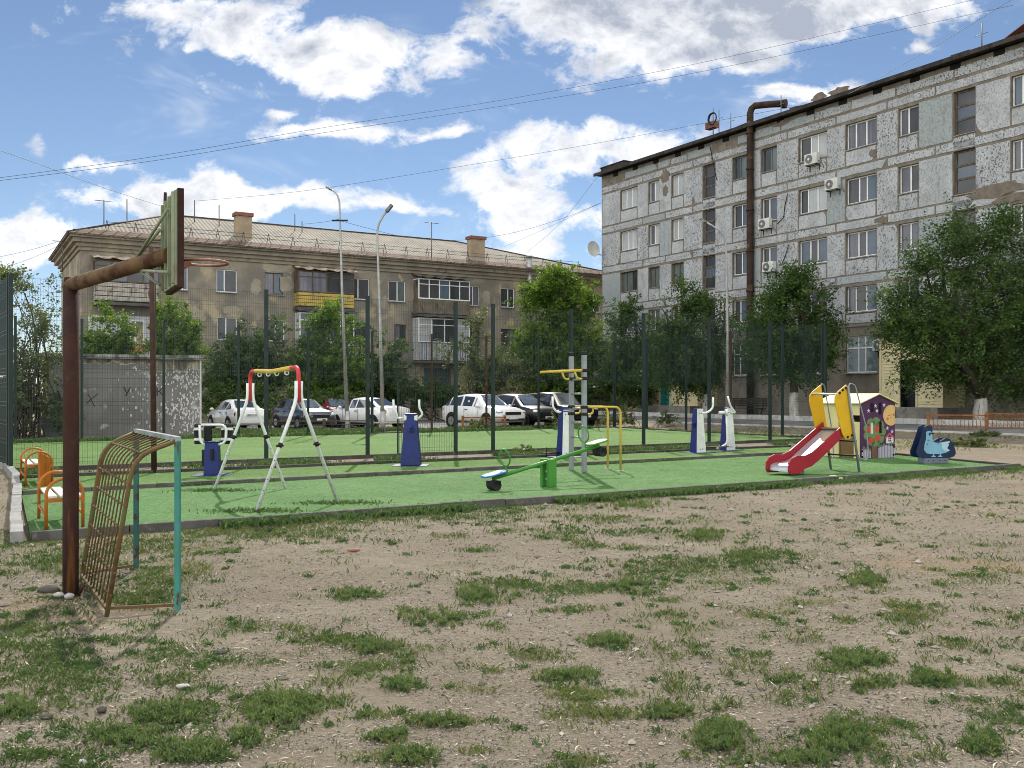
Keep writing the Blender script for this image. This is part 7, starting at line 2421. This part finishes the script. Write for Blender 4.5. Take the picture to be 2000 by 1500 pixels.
def scatter_gravel():
    n = 85000
    py = HY + 145 + (1540 - HY - 145) * grng.uniform(0, 1, n) ** 1.25
    px = grng.uniform(-60, 2060, n)
    Y = F * EYE / (py - HY); X = (px - CX) / F * Y
    A, B = AL, AR
    side = (B.x - A.x) * (Y - A.y) - (B.y - A.y) * (X - A.x)
    k = (side < -.15) & (fbm(X * .9 + 9, Y * .9 + 4, 3) > .36)
    X, Y = X[k], Y[k]
    n = len(X)
    s = (.0024 + .0058 * grng.uniform(0, 1, n) ** 3) * (1 + .12 * np.clip(Y - 4, 0, 10))
    big = grng.uniform(0, 1, n) < .012
    s[big] *= 2.6
    Z = ground_z(X, Y) + micro_z(X, Y)
    oct_ = np.array([[1, 0, 0], [0, 1, 0], [-1, 0, 0], [0, -1, 0], [0, 0, .7], [0, 0, -.7]])
    ang = grng.uniform(0, 6.283, n)
    ca, sa_ = np.cos(ang), np.sin(ang)
    st = grng.uniform(.6, 1.5, (n, 1))
    V_ = oct_[None] * s[:, None, None]
    V_ = V_ * np.stack([st[:, 0], 1 / st[:, 0], np.ones(n)], 1)[:, None, :] * grng.uniform(.75, 1.25, (n, 6, 1))
    x = V_[..., 0] * ca[:, None] - V_[..., 1] * sa_[:, None]
    y = V_[..., 0] * sa_[:, None] + V_[..., 1] * ca[:, None]
    V_ = np.stack([x + X[:, None], y + Y[:, None], V_[..., 2] + (Z + s * .3)[:, None]], -1).reshape(-1, 3)
    tri = np.array([[0, 1, 4], [1, 2, 4], [2, 3, 4], [3, 0, 4], [1, 0, 5], [2, 1, 5], [3, 2, 5], [0, 3, 5]])
    fc = (np.arange(n)[:, None, None] * 6 + tri[None]).ravel()
    m = bpy.data.materials.new('gravel_stone'); m.use_nodes = True
    nt = NT(m.node_tree)
    a = nt.n('ShaderNodeAttribute', attribute_name='tint').outputs['Fac']
    b = nt.n('ShaderNodeBsdfPrincipled', {'Base Color': nt.mix(a, (.070, .056, .043), (.36, .32, .265)), 'Roughness': .9})
    nt.t.links.new(b.outputs[0], nt.n('ShaderNodeOutputMaterial').inputs[0])
    o = big_mesh('gravel', V_, fc, 3, m, None, {'tint': ('FACE', np.repeat(grng.uniform(0, 1, n) ** 1.1, 8))})
    tag(o, kind='stuff')


scatter_gravel()


def scatter_litter():
    """dry stalks and leaf bits blown over the earth"""
    n = 5200
    py = HY + 190 + (1540 - HY - 190) * grng.uniform(0, 1, n) ** 1.1
    px = grng.uniform(-60, 2060, n)
    k = grng.uniform(0, 1, n) < np.where((px < 620), 1.0, .38)
    py, px = py[k], px[k]
    Y = F * EYE / (py - HY); X = (px - CX) / F * Y
    n = len(X)
    Z = ground_z(X, Y) + micro_z(X, Y) + .004
    L = grng.uniform(.012, .075, n) * (1 + .05 * np.clip(Y - 4, 0, 9))
    W = grng.uniform(.0012, .0032, n) * (1 + .12 * np.clip(Y - 4, 0, 9))
    a = grng.uniform(0, 6.283, n)
    dx, dy = np.cos(a), np.sin(a)
    up = grng.uniform(0, .28, n) * L
    b = np.stack([X, Y, Z], 1)
    d = np.stack([dx * L, dy * L, up], 1); e = np.stack([-dy * W, dx * W, np.zeros(n)], 1)
    v = np.stack([b - e, b + d * .5 - e * 1.2 + np.stack([-dy * L * .08, dx * L * .08, up * .3], 1), b + d, b + d * .5 + e * 1.2 + np.stack([-dy * L * .08, dx * L * .08, up * .3], 1)], 1).reshape(-1, 3)
    m = bpy.data.materials.new('dry_stalk'); m.use_nodes = True
    nt = NT(m.node_tree)
    c = nt.mix(nt.n('ShaderNodeAttribute', attribute_name='tint').outputs['Fac'], (.10, .07, .045), (.48, .41, .30))
    bs = nt.n('ShaderNodeBsdfPrincipled', {'Base Color': c, 'Roughness': .85})
    nt.t.links.new(bs.outputs[0], nt.n('ShaderNodeOutputMaterial').inputs[0])
    tag(big_mesh('litter', v, np.arange(n * 4), 4, m, None, {'tint': ('FACE', grng.uniform(0, 1, n))}), kind='stuff')


scatter_litter()


def turf_pile():
    """the bristles of the artificial turf, where they are near enough to show"""
    def inside(poly, x, y):
        c = np.zeros(len(x), bool)
        n = len(poly)
        for i in range(n):
            a, b = poly[i], poly[(i + 1) % n]
            k = ((a.y > y) != (b.y > y)) & (x < (b.x - a.x) * (y - a.y) / (b.y - a.y + 1e-12) + a.x)
            c ^= k
        return c
    for name, poly, z, num, cols in (('turf_pile', [AL, AR, RM, RK, BR, BM, BL], .042, 240000, ((.070, .170, .048), (.200, .330, .140))),
                                     ('turf_pile', [BL, BM, BR, C1R, C1L], .047, 50000, ((.082, .170, .030), (.180, .290, .085)))):
        x = grng.uniform(min(p.x for p in poly), max(p.x for p in poly), num)
        y = grng.uniform(min(p.y for p in poly), max(p.y for p in poly), num)
        k = inside(poly, x, y) & (fbm(x * 7, y * 7, 3) > .47)
        x, y = x[k], y[k]
        m = len(x)
        s = 1 + .05 * np.clip(y - 12, 0, 30)
        m_ = leaf_mat('turf_bristle', *cols, .30)
        o = blades(name, x, y, np.full(m, z), .0075 * s * grng.uniform(.5, 1.4, m), grng.uniform(.5, 1.1, m), .010 * s * grng.uniform(.6, 1.4, m), np.clip(grng.normal(.42, .27, m), 0, 1), m_)
        tag(o, kind='stuff')
        print('turf', m)


turf_pile()
